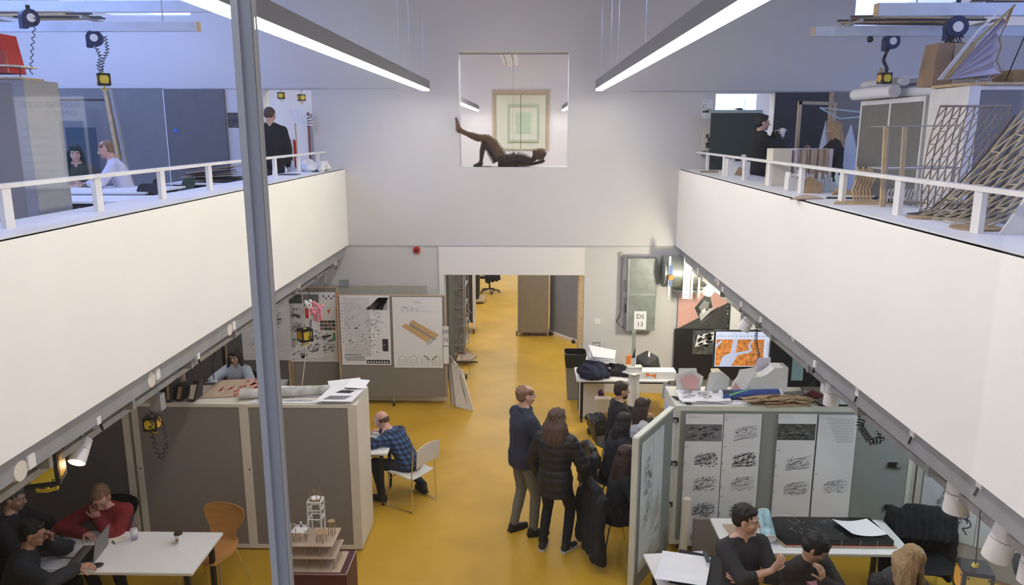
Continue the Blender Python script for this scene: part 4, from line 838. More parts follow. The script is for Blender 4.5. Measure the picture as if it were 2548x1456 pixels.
a = D(1104, 905, YB-.08); tag(MB().bx(0, .09, -.002, 0, 0, .30).build('paper_notice', PAPER, None), 'narrow blank notice under the DS 12 sign', 'notice').location = a
for k in range(4):
    t = thing('leaning_board', (-1.33+.035*k, 12.72-.05*k, 0), ['grey board leaning farthest back at the passage corner', 'white board second in the leaning row at the passage', 'thin grey board third in the leaning row at the passage', 'pale board frontmost of the row leaning at the passage'][k], 'board')
    MB().prism([(.0, -.18, .012), (.16+.05*k, -.36, .012), (.05+.02*k, -.20, .82-.05*k), (-.08, -.04, .90-.05*k)], (.012, .01, .0)).build('board', GREYL if k % 2 == 0 else WHITE, t)
# fire bell
t = thing('alarm_sounder', D(1037, 622, WB-.0), 'small red round alarm sounder high on the back wall', 'alarm'); MB().cone((0, 0, 0), (0, -.05, 0), .065, .06, seg=20).build('dome', RED, t); MB().cone((0, -.05, 0), (0, -.065, 0), .035, .03, seg=16).build('centre', mat('dark_red', (.12, .01, .01)), t)
# toy dragon
DP = mat('pink_fluff', (.75, .28, .34), .9, bump=.6); t = thing('dragon_toy', at(775, 770, 10.5), 'pink and white tufted dragon puppet toy hanging before the posters', 'toy'); t.scale = (1.3, 1.2, 1.25)
hdm = MB()
for k in range(26): 
    a = rr.uniform(0, 6.28); r_ = rr.uniform(.02, .085); hdm.ell((.05+r_*cos(a)*.9, rr.uniform(-.03, .03), .0+r_*sin(a)*1.1), (.022, .02, .022))
hdm.build('tufted_body', DP, t); MB().ell((-.03, -.03, .05), (.045, .04, .045)).ell((.0, -.03, .10), (.022, .02, .025)).ell((-.05, -.03, .095), (.018, .02, .02)).build('head', WHITE, t)
MB().ell((-.05, -.065, .065), (.009, .008, .009)).ell((.0, -.065, .065), (.009, .008, .009)).build('eye', BLACK, t); MB().bx(-.055, -.015, -.065, -.05, -.09, .025).build('red_panel', RED, t); MB().bx(-.062, -.055, -.066, -.049, -.095, .03).bx(-.015, -.008, -.066, -.049, -.095, .03).bx(-.062, -.008, -.066, -.049, -.1, -.09).build('panel_border', WHITE, t)
for x, z in ((.06, -.13), (.10, -.12), (.03, -.12)): MB().capsule((x, 0, -.04), (x, 0, z), .014, .017).build('leg', DP, t)
MB().tube([(0, 0, .1), (-.03, 0, .25)], .004).build('cord', BLACK, t)
# ============================================================ THE PASSAGE BEHIND THE OPENING
t = thing('rolling_partition', (.13, 17.35, 0), 'tall beige rolling partition box in the passage', 'partition'); BE = mat('beige_board', (.36, .31, .22), .8, var=.04)
MB().bx(-.34, .35, -.30, .30, .09, 2.05).build('body', BE, t); MB().bx(-.36, -.34, -.32, .32, .09, 2.05).build('edge_panel', GREYL, t)
for a, b in ((-.38, -.25), (-.1, -.2), (.38, -.2), (.38, -.05)): castor(t, a, b, .05, .12)
a, b = G(1370, 832), G(1442, 858); u = (b-a); c = (a+b)/2; t = thing('rolling_pinboard', c, 'grey rolling pinboard standing open at the right of the passage', 'pinboard', math.atan2(u.y, u.x)); L = u.length/2
MB().bx(-L, L, -.015, .015, .10, 2.0).build('panel', mat('mid_grey_felt', (.22, .215, .21), .95), t); MB().bx(-L-.02, -L, -.025, .025, .07, 2.0).bx(L, L+.02, -.025, .025, .07, 2.0).bx(-L, L, -.025, .025, .06, .10).build('edge_strip', WHITE, t); castor(t, L-.15, -.05, .05, .1); castor(t, -L+.1, -.05, .05, .1)
struct('door_1', MB().bx(.90, .985, WB-.005, WB+.3, 0, 2.17), BALSA)
t = thing('passage_board', (-1.62, 14.3, 0), 'grey-green board standing at the left inside the passage', 'board'); MB().bx(-.03, .16, -.5, .4, .05, 2.1).build('board', mat('grey_green_board', (.12, .14, .11), .8), t)
t = thing('storage_rack', (-1.42, 15.6, 0), 'grey rack draped with wires and cloudy plastic in the passage', 'rack'); MB().bx(-.16, .10, -.4, .4, .15, 2.1).build('wrapped_load', mat('cloudy_wrap', (.24, .235, .22), .4, var=.3, scale=12, bump=.5), t)
for z in (.3, .7, 1.1, 1.5): MB().bx(-.2, .14, -.44, .42, z, z+.012).build('shelf', STEEL, t)
for a in (-.44, .42): MB().cone((.14, a, .1), (.14, a, 2.1), .012).build('upright', STEEL, t)
for k in range(5): z = .35+k*.22; MB().tube([(.13, -.3, z), (.22, -.4, z-.08), (.16, -.2, z-.16), (.26, -.36, z-.26)], .006).build('wire', WHITE if k % 2 else STEEL, t)
castor(t, .12, -.4, .06, .15); castor(t, -.1, -.4, .06, .15)
t = thing('dark_partition', (-1.33, 17.4, 0), 'dark brown partition edge on a castor, left side of the passage', 'partition'); MB().bx(-.2, .05, -.1, .4, .25, 2.2).build('panel', mat('dark_brown_board', (.035, .028, .025)), t); MB().bx(.05, .09, -.12, .4, .08, 2.2).build('pale_edge', WHITE, t); castor(t, .07, -.16, .06, .1)
t = thing('dark_cupboard', (-1.55, 20.8, 0), 'dark cupboard far down the passage by the office chair', 'cupboard'); MB().bx(-.25, .2, -.3, .3, .12, 2.1).build('body', BLACK, t); MB().bx(-.25, .36, -.42, .3, 0.05, .1).build('plinth', BALSA, t)
t = thing('office_chair', (-1.12, 21.9, 0), 'black office swivel chair far down the passage', 'chair', 1.2); MB().bx(-.22, .22, -.2, .22, .44, .50).build('seat', BLACK, t); MB().bx(-.2, .2, -.26, -.2, .55, 1.0).build('backrest', BLACK, t); MB().cone((0, 0, .1), (0, 0, .44), .025).build('gas_column', BLACK, t)
for k in range(5): a = k*2*pi/5; l = MB().tube([(0, 0, .12), (.28*cos(a), .28*sin(a), .07)], .018).build('leg', BLACK, t); MB().cone((.28*cos(a), .28*sin(a)-.015, .03), (.28*cos(a), .28*sin(a)+.015, .03), .03).build('castor', BLACK, l)
coat((-1.05, 21.7, 0), .8, 'dark jacket on a chair at the top of the passage opening', .4, .95, .4)
t = thing('cardboard_base', (-1.28, 15.0, 0), 'small pale wooden base on castors at the passage edge', 'base'); MB().prism([(-.15, -.25, .09), (.12, -.2, .09), (.24, .05, .09), (.0, .3, .09), (-.15, .3, .09)], (0, 0, .03)).build('board', CARDL, t); castor(t, 0, 0, .04, .09)
t = thing('wire_stand', (-1.17, 13.95, 0), 'thin metal stand on a castor before the passage', 'stand'); MB().bx(-.32, .22, -.01, .01, .32, .345).build('crossbar', BLACK, t); 
for x in (-.08, .06): MB().cone((x, 0, .10), (x, 0, .46), .006).build('rod', STEEL, t)
MB().cone((-.12, 0, .10), (.1, 0, .10), .008).build('foot_bar', STEEL, t); castor(t, 0, 0, .04, .1)
# far end of the passage: screens behind which the next studio goes on
# ============================================================ GROUND FLOOR, RIGHT BAY
t = thing('waste_bin', (.84, 12.93, 0), 'grey plastic waste bin with black liner by the passage', 'bin'); MB().loft([[V((x*w_, y*w_, z)) for x, y in ((-1, -.8), (-.8, -1), (.8, -1), (1, -.8), (1, .8), (.8, 1), (-.8, 1), (-1, .8))] for z, w_ in ((0, .13), (.62, .165), (.63, .17))]).build('body', mat('mid_grey_plastic', (.22, .22, .22), .5), t)
MB().loft([[V((x*w_, y*w_, z)) for x, y in ((-1, -.8), (-.8, -1), (.8, -1), (1, -.8), (1, .8), (.8, 1), (-.8, 1), (-1, .8))] for z, w_ in ((.60, .172), (.72, .185), (.85, .19), (.855, .18), (.70, .16))], cap=False).build('liner', mat('black_bag', (.01, .01, .01), .25, bump=.6, scale=15), t)
table((1.62, 12.02), 1.66, .70, .74, 'white folding table against the back wall, piled with coats', 0, WHITE, BLACK, True)
tag(MB().bx(-.2, .2, -.2, .2, 0, .69).build('white_pedestal', WHITE, None), 'white pedestal under the left end of the coat table', 'pedestal').location = (1.07, 12.2, 0)
NAVY = mat('navy_cloth', (.012, .016, .04), .9, bump=.4, scale=30)
heap((1.05, 11.9, .742), (.30, .28, .30), 'navy coat pile on the left end of the wall table', 'coat_pile', NAVY, 3); heap((1.62, 12.0, .742), (.34, .22, .20), 'black coat pile in the middle of the wall table', 'coat_pile', DARK, 8)
heap((1.18, 11.62, .46), (.07, .05, .28), 'purple scarf hanging over the front table edge', 'scarf', mat('purple_cloth', (.07, .01, .05), .9), 4, 6)
t = thing('drawing_pile', (1.20, 12.15, .99), 'heap of white curling drawings on the navy coats', 'papers')
for k in range(5): MB().add([(-.25+.03*k, -.15, .0+.012*k), (.22, -.18+.02*k, -.05+.012*k), (.28, .16, .03+.01*k), (-.18, .14+.03*k, .09+.012*k)], [(0, 1, 2, 3)]).build('sheet', PAPER if k % 2 == 0 else mat('grey_sheet', (.4, .4, .42)), t)
t = thing('hexagonal_model', (1.95, 12.15, .742), 'dark faceted shell model with white edge strip leaning on the wall', 'model'); pts = [(-.24, .0), (-.16, .26), (.02, .36), (.2, .26), (.24, .08), (.06, -.0)]
MB().prism([(x, -.06, z+.0) for x, z in pts], (0, .07, 0)).add([(x, -.06, z) for x, z in pts]+[(.0, -.16, .17)], [(i, (i+1) % 6, 6) for i in range(6)]).build('shell', mat('charcoal_card', (.03, .032, .032), .7), t); MB().prism([(-.01, -.13, .0), (.03, -.13, .0), (.06, -.07, .36), (.03, -.07, .36)], (0, -.01, 0)).build('edge_strip', WHITE, t)
t = thing('white_long_box', (2.0, 11.85, .742), 'long white card box with an orange bow at the right of the wall table', 'box'); MB().bx(-.33, .38, -.12, .12, 0, .13).build('body', WHITE, t); MB().add([(-.10, -.125, .12), (-.10, -.125, .05), (-.02, -.127, .08)], [(0, 1, 2)]).add([(.06, -.125, .10), (.06, -.125, .02), (-.04, -.127, .08)], [(0, 1, 2)]).build('bow', ORANGE, t)
heap((2.0, 12.12, .742), (.18, .1, .15), 'crumpled yellowish paper bag behind the long white box', 'paper_bag', mat('yellowish_paper', (.6, .5, .32)), 6, 8, 'bag', .012)
t = thing('juice_carton', (1.65, 11.95, .92), 'small orange and white carton on the coats', 'carton'); MB().bx(-.04, .04, -.03, .03, 0, .16).build('body', ORANGE, t); MB().bx(.04, .11, -.03, .03, .02, .19).build('white_pack', WHITE, t)
heap((1.12, 11.25, .0), (.2, .2, .60), 'black bags heaped under the wall table', 'bag_pile', BLACK, 12, 10, 'bags'); t = thing('paper_carrier', (1.16, 11.15, .42), 'open cream paper bag on top of the black bags', 'bag'); MB().loft([[V((x*w_, y*w_, z)) for x, y in ((-1, -.6), (1, -.6), (1, .6), (-1, .6))] for z, w_ in ((0, .08), (.22, .12), (.20, .10), (.05, .07))]).build('bag', mat('cream_paper', (.62, .55, .44)), t)
# column plinth with the standing object
t = thing('column_plinth', (1.63, 11.2, 0), 'slim white column plinth with a square top plate', 'plinth'); MB().cone((0, 0, 0), (0, 0, 1.04), .085, .085, seg=28).build('shaft', WHITE, t); MB().prism([(-.19, -.02, 1.04), (-.02, -.19, 1.04), (.19, .0, 1.04), (.02, .17, 1.04)], (0, 0, .012)).build('top_plate', WHITE, t)
t = thing('book_box', (1.63, 11.2, 1.053), 'cream book-like box on the column plinth', 'box', .1); MB().bx(-.115, .115, -.07, .07, 0, .012).bx(-.115, .115, -.07, .07, .07, .082).build('cover', CREAM, t); MB().bx(-.105, .105, -.06, .06, .012, .07).build('pages', WHITE, t)
t = thing('upright_slab_model', (1.61, 11.2, 1.136), 'slender cream and green slab model standing on the box', 'model'); MB().bx(-.03, .03, -.03, .03, 0, .13).build('base_block', WHITE, t); MB().bx(-.028, .028, -.012, .012, .13, .55).build('slab', mat('pale_green_card', (.55, .58, .48)), t); MB().prism([(-.028, -.014, .13), (.028, -.014, .13), (.028, -.014, .30)], (0, -.004, 0)).build('dark_wedge', mat('dark_grey_card', (.06, .065, .065)), t)
# wall duct, conduit, switches
t = thing('wall_duct', (1.93, 13.1, 0), 'tall galvanised duct box on the back wall with a DS 13 notice', 'duct'); x0, x1 = -.19, .29
mb = MB().bx(x0, x1, -.12, .1, 1.22, 2.50); mb.build('casing', mat('galvanised_sheet', (.27, .30, .29), .5, .5, var=.2, scale=5), t); MB().bx(x0-.02, x1+.02, -.14, -.12, 1.86, 1.885).bx(x0-.015, x0+.01, -.13, .1, 1.22, 2.50).build('flange', STEEL, t)
a = D(1577, 820, 12.97); b = D(1609, 775, 12.97); s = Sheet((a.x-1.93, -.125, a.z), (b.x-a.x, 0, 0), (0, 0, b.z-a.z), (0, -1, 0)); s.text('DS', .5, .70, .115, INK).text('13', .5, .27, .115, INK); s.mb.build('room_notice', None, t)
t = thing('wall_conduit', D(1545, 700, WB-.03), 'thin steel conduit with round head and hanging cables on the back wall', 'conduit'); MB().cone((0, 0, -.6), (0, 0, .45), .012).cone((0, .02, .47), (0, -.03, .47), .045, seg=18).build('pipe', STEEL, t); MB().tube([(0, -.01, -.6), (-.06, -.03, -.72), (.05, -.03, -.84), (.10, -.03, -.62), (.12, -.03, -.4)], .009).build('cable', BLACK, t); MB().bx(.06, .17, -.04, .02, -.85, -.30).bx(.05, .15, -.03, .02, -.15, .02).build('control_unit', STEELP, t); MB().bx(.08, .14, -.06, -.04, -.55, -.4).build('valve', BLACK, t)
for px, py, w_, lb, m in ((1484, 857, .14, 'grey four-gang switch plate above the coat table', STEELP), (1487, 799, .09, 'white blank switch plate on the back wall', WHITE)):
    t = thing('switch_plate', D(px, py, WB), lb, 'switch'); MB().bx(-w_/2, w_/2, -.012, 0, -.045, .045).build('plate', m, t)
    if m is STEELP:
        for k in range(4): MB().bx(-.055+k*.028, -.037+k*.028, -.016, -.012, -.018, .018).build('rocker', WHITE, t)
t = thing('round_duct', (2.75, 12.9, 2.30), 'large galvanised round duct with flanges below the right balcony end', 'duct'); MB().cone((-.45, 0, 0), (1.3, 0, 0), .27, .27, seg=30).build('pipe', mat('galvanised_sheet', (.27, .30, .29), .5, .5), t)
for x in (-.40, -.02, .1): MB().bx(x, x+.035, -.30, -.26, -.42, .30).build('support_strut', STEEL, t)
for x, m in ((-.36, ORANGE), (.37, RED)): MB().bx(x-.025, x+.025, -.32, -.30, -.20, .15).build('strap', mat('blue_strap', (.08, .15, .35)), t); MB().cone((x, -.32, -.05), (x, -.35, -.05), .05, .04).build('buckle', m, t)
MB().bx(-.15, -.03, -.29, -.275, -.42, .28).build('perforated_strip', WHITE, t)
for k in range(7): MB().bx(-.10, -.08, -.292, -.29, -.36+k*.09, -.345+k*.09).build('slot', BLACK, t)
# pink and black poster, white board, photo
def pPk(s):
    PK = mat('pink_print', (.62, .36, .32), .8); BKP = mat('near_black_print', (.05, .052, .05), .8, var=.3, scale=5)
    s.rect(0, 0, 1, 1, PK).poly([(0, 0), (1, .78), (1, 0)], BKP, 1).poly([(.32, .6), (.50, .95), (.62, .90), (.68, .55), (.5, .3), (.4, .36)], BKP, 2)
    s.poly([(.40, .62), (.5, .82), (.6, .75), (.58, .55), (.48, .45)], INKG, 3).poly([(.42, .42), (.5, .55), (.72, .62), (.45, .22)], INKL, 3).poly([(.45, .5), (.52, .6), (.55, .52), (.49, .44)], PAPER, 4)
    for k in range(9): s.line(.42+.02*k, .12+.02*k, .70+.01*k, .55+.01*k, INKG if k % 2 else INK, .006, 4)
poster((1685, 1812, 731, 818), 13.12, 'pink and black diagonal poster with an abstract grey machine', pPk)
t = thing('wall_light_rail', D(1750, 722, 13.1), 'pale metal shelf rail above the pink poster', 'rail'); MB().bx(-.5, .45, -.08, .05, -.02, .01).build('rail', WHITE, t)
poster((1815, 1900, 745, 838), 13.05, 'blank pale green-white sheet right of the pink poster', lambda s: s.line(.1, .3, .9, .1, INKL, .01))
t = thing('dark_pinboard', (3.1, 13.12, 0), 'dark pinboard below the pink poster behind the monitor', 'pinboard'); MB().bx(-.5, 1.4, -.02, .02, .3, 1.22).build('panel', BLACK, t)
poster((1722, 1780, 822, 882), 13.08, 'black and white photo sheet pinned below the pink poster', lambda s: s.rect(.0, .0, 1, 1, PHOTO).poly([(.1, .3), (.9, .5), (.95, .95), (.2, .8)], PAPER, 1).plan(.1, .3, .9, .9, 40, [INK, INKG], rr, .5, .3))
# monitor
a, b = D(1777, 912, 11.2), D(1938, 826, 11.2); MX, MW, MZ, MH = (a.x+b.x)/2, (b.x-a.x), (a.z+b.z)/2, b.z-a.z
table((3.2, 11.3), 1.9, .8, .74, 'dark desk under the large monitor in the right bay', 0, mat('dark_top', (.05, .045, .04)))
t = thing('computer_monitor', (MX, 11.2, .742), 'large monitor showing an orange satellite map of rivers', 'monitor'); h0 = MZ-MH/2-.742
MB().bx(-MW/2-.02, MW/2+.02, 0, .04, h0-.025, h0+MH+.02).build('casing', BLACK, t); MB().bx(-.05, .05, .02, .05, .0, h0).bx(-.16, .16, -.06, .12, 0, .015).build('stand', BLACK, t)
def E_(n, c, e=1.0, **k): return mat(n, c, .4, emit=e, **k)
s = Sheet((-MW/2, -.002, h0), (MW, 0, 0), (0, 0, MH), (0, -1, 0), E_('screen_pale', (.62, .68, .85), .5)); OR_ = E_('screen_orange_map', (.60, .22, .05), .45, var=.5, scale=16); BL_ = E_('screen_river', (.50, .55, .72), .45); TX = E_('screen_text', (.35, .36, .4), .3)
s.rect(.01, .02, .78, .78, OR_, 0).poly([(.08, .02), (.12, .28), (.25, .40), (.28, .78), (.36, .78), (.33, .40), (.55, .48), (.52, .6), (.58, .78), (.60, .76), (.56, .60), (.60, .48), (.55, .40), (.37, .33), (.27, .02)], BL_, 1).poly([(.01, .62), (.08, .76), (.11, .74), (.05, .6), (.02, .52)], BL_, 1)
for k in range(14): s.line(rr.uniform(.6, .76), .05+.05*k, rr.uniform(.66, .78), .05+.05*k, BL_, .003, 2)
s.lines(.82, .3, .97, .72, 11, TX, rr).rect(.83, .18, .96, .215, E_('screen_button', (.08, .15, .7), .8), 1); [s.rect(.02+.06*k, .86, .045+.06*k, .885, TX, 1) for k in range(14)]; s.mb.build('screen', None, t)
# clutter on the desks behind the cabinet
for x, y, z, w_, d_, h_, m, lb in ((2.35, 10.9, .742, .30, .2, .30, mat('dusty_pink_card', (.35, .13, .17)), 'dusty pink folder propped at the left of the monitor'), (2.25, 10.6, .742, .34, .25, .24, BLACK, 'black crate of folders left of the monitor'), (2.2, 10.5, .984, .2, .06, .02, ORANGE, 'orange folder lying on the black crate'), (2.85, 10.95, .742, .3, .2, .06, WHITE, 'stack of white papers under the monitor'), (2.5, 10.2, 0, .5, .5, .80, mat('dark_brown_board', (.035, .028, .025)), 'dark brown low cupboard behind the cabinet')):
    t = thing('desk_clutter' if 0 else 'folder_box', (x, y, z), lb, 'box', rr.uniform(-.4, .4)); MB().bx(-w_/2, w_/2, -d_/2, d_/2, 0, h_).build('body', m, t)
t = thing('open_book', (2.1, 10.3, .95), 'pale blue and grey open brochure standing behind the white models', 'book'); MB().prism([(-.2, 0, 0), (.1, -.05, -.05), (.12, -.05, .08), (-.18, 0, .24)], (0, .01, 0)).build('grey_page', mat('grey_sheet', (.4, .4, .42)), t); MB().prism([(.02, -.08, .0), (.18, -.1, -.02), (.14, -.08, .30), (.0, -.06, .22)], (0, .01, 0)).build('blue_page', mat('pale_blue_print', (.4, .6, .68)), t); MB().bx(-.1, .1, -.03, .03, -.21, -.02).build('prop', BLACK, t)
table((2.15, 9.45), .95, 1.3, .74, 'pale brown desk of the seated group behind the cabinet', 0, mat('pale_brown_top', (.42, .30, .2)))
tag(MB().bx(-.11, .11, -.08, .08, 0, .05).build('book_stack', mat('mint_paper', (.45, .6, .55)), None), 'small stack of mint and white papers on the group desk', 'papers').location = (1.88, 9.9, .742)
# ---- the cabinet with the long printed sheets
RT = 1.72; RY = 7.85
cabinet(1.60, 4.28, RY, 8.50, .10, RT, 'long low cabinet with grey-green front carrying four tall printed strips', GREEN, [(1.66, 4.16)], side=mat('pale_green_white', (.66, .67, .58), .5), hole=False)
tag(MB().bx(-.0, .004, -.22, .22, -.3, .3).build('side_notice', mat('pale_blue_paper', (.5, .55, .75)), None), 'pale blue sheet fixed on the left side of the right cabinet', 'notice').location = (1.594, 8.2, 1.3)
def strip_fn(seed, top=None, cells=(), dots=False, yell=False):
    r = random.Random(seed)
    def f(s):
        s.lines(.03, .965, .5, .99, 4, INKL, r)
        if top: s.rect(.0, .80, .98, .925, top); s.plan(.05, .81, .95, .92, 30, [INKG, PHOTO], r, .3, .3, 5)
        if dots:
            for j in range(12):
                for i in range(13-j//2): s.rect(.22+.028*j+.055*i, .965-j*.016, .24+.028*j+.055*i, .970-j*.016, INK)
        for k, (b0, ms) in enumerate(cells): s.plan(.28, b0, .95, b0+.12, 150, ms, r, .5, .10, 12); s.lines(.02, b0+.15, .12, b0+.165, 2, INKG, r); s.rect(.02, b0+.02, .035, b0+.05, INKG)
        if yell:
            for a, b in ((.3, .13), (.36, .15), (.42, .12), (.6, .14), (.7, .12), (.3, .05), (.38, .04)): s.poly([(a, b), (a+.07, b+.01), (a+.12, b), (a+.08, b-.02), (a+.02, b-.015)], mat('yellow_print', (.75, .65, .08)), 1)
    return f
poster((1691, 1781, 1030, 1358), RY-.014, 'first tall strip from the left on the right cabinet, grey map at top', strip_fn(1, PHOTOG, ((.60, (INK, INKG)), (.42, (INKL, INKG)), (.22, (INK, INKG)), (.03, (INK, INKG, PHOTO)))))
poster((1783, 1873, 1030, 1358), RY-.012, 'second tall strip on the right cabinet, with a black city plan', strip_fn(2, None, ((.80, (INKL,)), (.60, (INK, INK, PHOTO)), (.42, (INKL,)), (.22, (INKG, INK)))))
poster((1914, 2007, 1030, 1345), RY-.013, 'third tall strip on the right cabinet, dark aerial photo at top', strip_fn(3, PHOTO, ((.56, (INKL, INKG)), (.36, (INKL, INKG)))))
poster((2011, 2104, 1032, 1345), RY-.011, 'fourth tall strip on the right cabinet, rows of dots and yellow shapes', strip_fn(4, None, ((.38, (INKL,)),), True, True))
# swung-open side leaf with poster, left
a, b = V((1.06, 6.98, 0)), V((1.56, 7.82, 0)); u = b-a; t = thing('cabinet_leaf', a, 'pale green felt leaf swung open from the right cabinet', 'cabinet door', math.atan2(u.y, u.x)); L = u.length
MB().bx(0, L, -.015, .015, .05, 1.72).build('panel', GREEN, t); ed = mat('pale_green_white', (.66, .67, .58)); MB().bx(-.03, 0, -.03, .03, .05, 1.74).bx(0, L, -.03, .03, 1.72, 1.745).build('edge_strip', ed, t)
s = Sheet((.10, -.022, .22), (L*.62, 0, 0), (0, 0, 1.42), (0, -1, 0), mat('pale_blue_white_paper', (.68, .74, .78))); s.plan(.15, .3, .5, .9, 90, [INKL, INKG], rr, 1.2, .25).plan(.55, .1, .95, .5, 30, [INKL], rr, .5, .3); s.line(.52, 0, .52, 1, INKG, .008); s.mb.build('pinned_sheet', None, t)
for px, py, lb in ((1678, 1045, 'dark metal catch on the right cabinet, topmost on its left edge'), (1675, 1153, 'dark metal catch on the right cabinet, middle of its left edge'), (1663, 1255, 'dark metal catch on the right cabinet, lowest on its left edge'), (2222, 1157, 'dark metal hinge on the right end of the long cabinet, upper'), (2212, 1262, 'dark metal hinge on the right end of the long cabinet, lower')):
    t = thing('hinge', D(px, py, RY-.012), lb, 'hinge'); MB().bx(-.045, .045, -.015, .012, -.025, .025).build('plate', BLACK, t); MB().bx(.03 if px > 2000 else -.02, .12 if px > 2000 else .02, -.03, -.015, -.015, .012).build('arm', STEEL, t)
# right leaf with two sheets
a, b = V((4.30, 7.80, 0)), V((5.25, 7.05, 0)); u = b-a; t = thing('cabinet_leaf', a, 'white-edged leaf at the right with two blue-lit drawing sheets', 'cabinet door', math.atan2(u.y, u.x)); L = u.length
MB().bx(0, L, -.015, .015, .05, 1.72).build('panel', GREYL, t); MB().bx(-.05, 0, -.03, .03, .05, 1.74).bx(-.12, -.07, -.02, .04, .05, 1.72).build('edge_strip', ed, t)
s = Sheet((.02, -.02, .35), (L-.1, 0, 0), (0, 0, 1.34), (0, -1, 0), mat('pale_blue_white_paper', (.68, .74, .78))); s.line(.48, 0, .48, 1, INKG, .008).plan(.12, .12, .4, .45, 60, [INKG, INKL], rr, 1.4, .2).plan(.62, .10, .95, .35, 60, [INKG, INK, INKL], rr, 1.1, .2).plan(.15, .6, .4, .9, 20, [INKL], rr, 1.4, .2).plan(.3, .88, .55, .99, 30, [INKG], rr, 1.1, .4); s.mb.build('pinned_sheet', None, t)
# things on the cabinet top
def folded(p, faces, label, name='paper_model', m=WM, inner=None, rz=0):
    t = thing(name, p, label, 'paper model', rz)
    for nm, pts, mm in faces: MB().prism(pts, (.0, .004, .0), mm).build(nm, None, t)
    return t
PKI = mat('pink_paper', (.72, .42, .40), .8); T2 = RT+.022
MB().bx(1.60, 4.28, RY, 8.50, RT, RT+.02, None).build('worktop', mat('pale_green_white', (.66, .67, .58)), None); o = bpy.data.objects['worktop']; tag(o, 'pale top board of the long right cabinet', 'worktop')
folded((1.83, 8.30, T2), [('front', [(-.13, -.04, .0), (.12, -.04, .0), (.15, -.05, .20), (.0, -.08, .30), (-.17, -.05, .22)], WM), ('pink_inset', [(-.07, -.075, .06), (.07, -.075, .05), (.10, -.085, .18), (.0, -.095, .24), (-.11, -.085, .19)], PKI), ('side', [(.12, -.04, .0), (.16, .1, 0), (.18, .1, .16), (.15, -.05, .20)], CREAM), ('back', [(-.13, .08, 0), (.16, .1, 0), (.1, .1, .25), (-.1, .09, .25)], WM)], 'folded white pentagon paper model with pink inside, leftmost of four')
folded((2.12, 8.28, T2), [('front', [(-.12, -.07, .0), (.14, .0, .02), (.16, -.02, .18), (.07, -.04, .26), (-.06, -.06, .26)], WM), ('yellow_rim', [(-.06, -.055, .25), (.07, -.035, .25), (.04, .05, .275), (-.05, .03, .275)], mat('pale_yellow_paper', (.75, .65, .42))), ('back', [(-.1, .06, 0), (.12, .08, 0), (.1, .07, .22), (-.05, .06, .22)], WM)], 'blunt white folded paper model, second of four')
folded((2.40, 8.30, T2), [('front', [(-.12, -.05, .0), (.04, -.06, .04), (.17, -.04, .16), (.18, -.02, .31), (.02, .0, .27), (-.08, -.02, .12)], WM), ('pink_side', [(-.12, -.052, .0), (.02, -.064, .035), (-.06, -.06, .14)], PKI), ('yellow_side', [(.06, -.062, .10), (.17, -.05, .16), (.172, -.04, .24)], mat('pale_yellow_paper', (.75, .65, .42))), ('back', [(-.05, .06, 0), (.1, .06, 0), (.16, .03, .28), (.0, .03, .26)], WM)], 'twisted white paper model with pink and yellow faces, third of four')
t = thing('paper_model', (2.68, 8.34, T2), 'large white notched box paper model, rightmost of four', 'paper model'); MB().prism([(-.18, -.10, 0), (.08, -.10, 0), (.08, -.10, .30), (.0, -.10, .23), (-.07, -.10, .20), (-.17, -.10, .20)], (0, .16, 0)).build('notched_body', WM, t); MB().bx(.08, .24, -.10, .10, 0, .31).build('tall_body', WM, t); MB().prism([(-.10, .10, .18), (.10, .10, .18), (.10, .10, .37), (-.04, .10, .36)], (0, .01, 0)).build('back_panel', mat('lilac_white_card', (.62, .58, .68)), t)
paper((1.66, 7.93, T2+.03), (.40, -.03, 0), (.02, .33, .01), 'loose pile of printed sheets with grey maps, left on the right cabinet', lambda s: s.plan(.1, .2, .5, .9, 60, [INKG, INKL], rr, .2, .2).plan(.55, .2, .95, .9, 60, [INKG, INKL], rr, .8, .2), cat='papers')
mb = MB()
for k in range(7):
    rows = []
    for j in range(7): x = 1.68+.09*j*1.0; rows.append([V((x, 7.90+.005*k, T2+.004*k+.012*sin(j*.9+k*.4)**2)), V((x+.03, 8.2, T2+.004*k+.004*sin(j*1.1)**2))])
    for a_, b_ in zip(rows, rows[1:]): mb.add([a_[0], b_[0], b_[1], a_[1]], [(0, 1, 2, 3)])
mb.ell((1.76, 7.93, T2+.02), (.08, .03, .02)); tag(mb.build('drawing_pile', PAPER, None), 'curling stack of printed drawings at the front of the right cabinet', 'papers')
paper((2.15, 7.89, T2+.004), (.30, .0, 0), (.02, .14, 0), 'plain white sheet below the blue rolled print')
tag(MB().prism([(1.60, 8.10, T2+.012), (1.66, 8.08, T2+.012), (1.78, 7.88, T2+.012), (1.73, 7.87, T2+.012)], (0, 0, .012)).build('black_folder', BLACK, None), 'black folder edge under the printed sheets', 'folder')
def roll(a, b, r, m, label, endm=PAPER, extra=None):
    a, b = V(a), V(b); t = thing('rolled_print', a, label, 'paper roll'); d = (b-a); 
    MB().cone((0, 0, 0), d, r, r, seg=24).build('roll', m, t); MB().cone(d*-.01, d*.02, r*1.03, r*1.03, seg=24).cone(d*.98, d*1.01, r*1.03, r*1.03, seg=24).build('paper_rim', endm, t)
    if extra: extra(t, d)
    return t
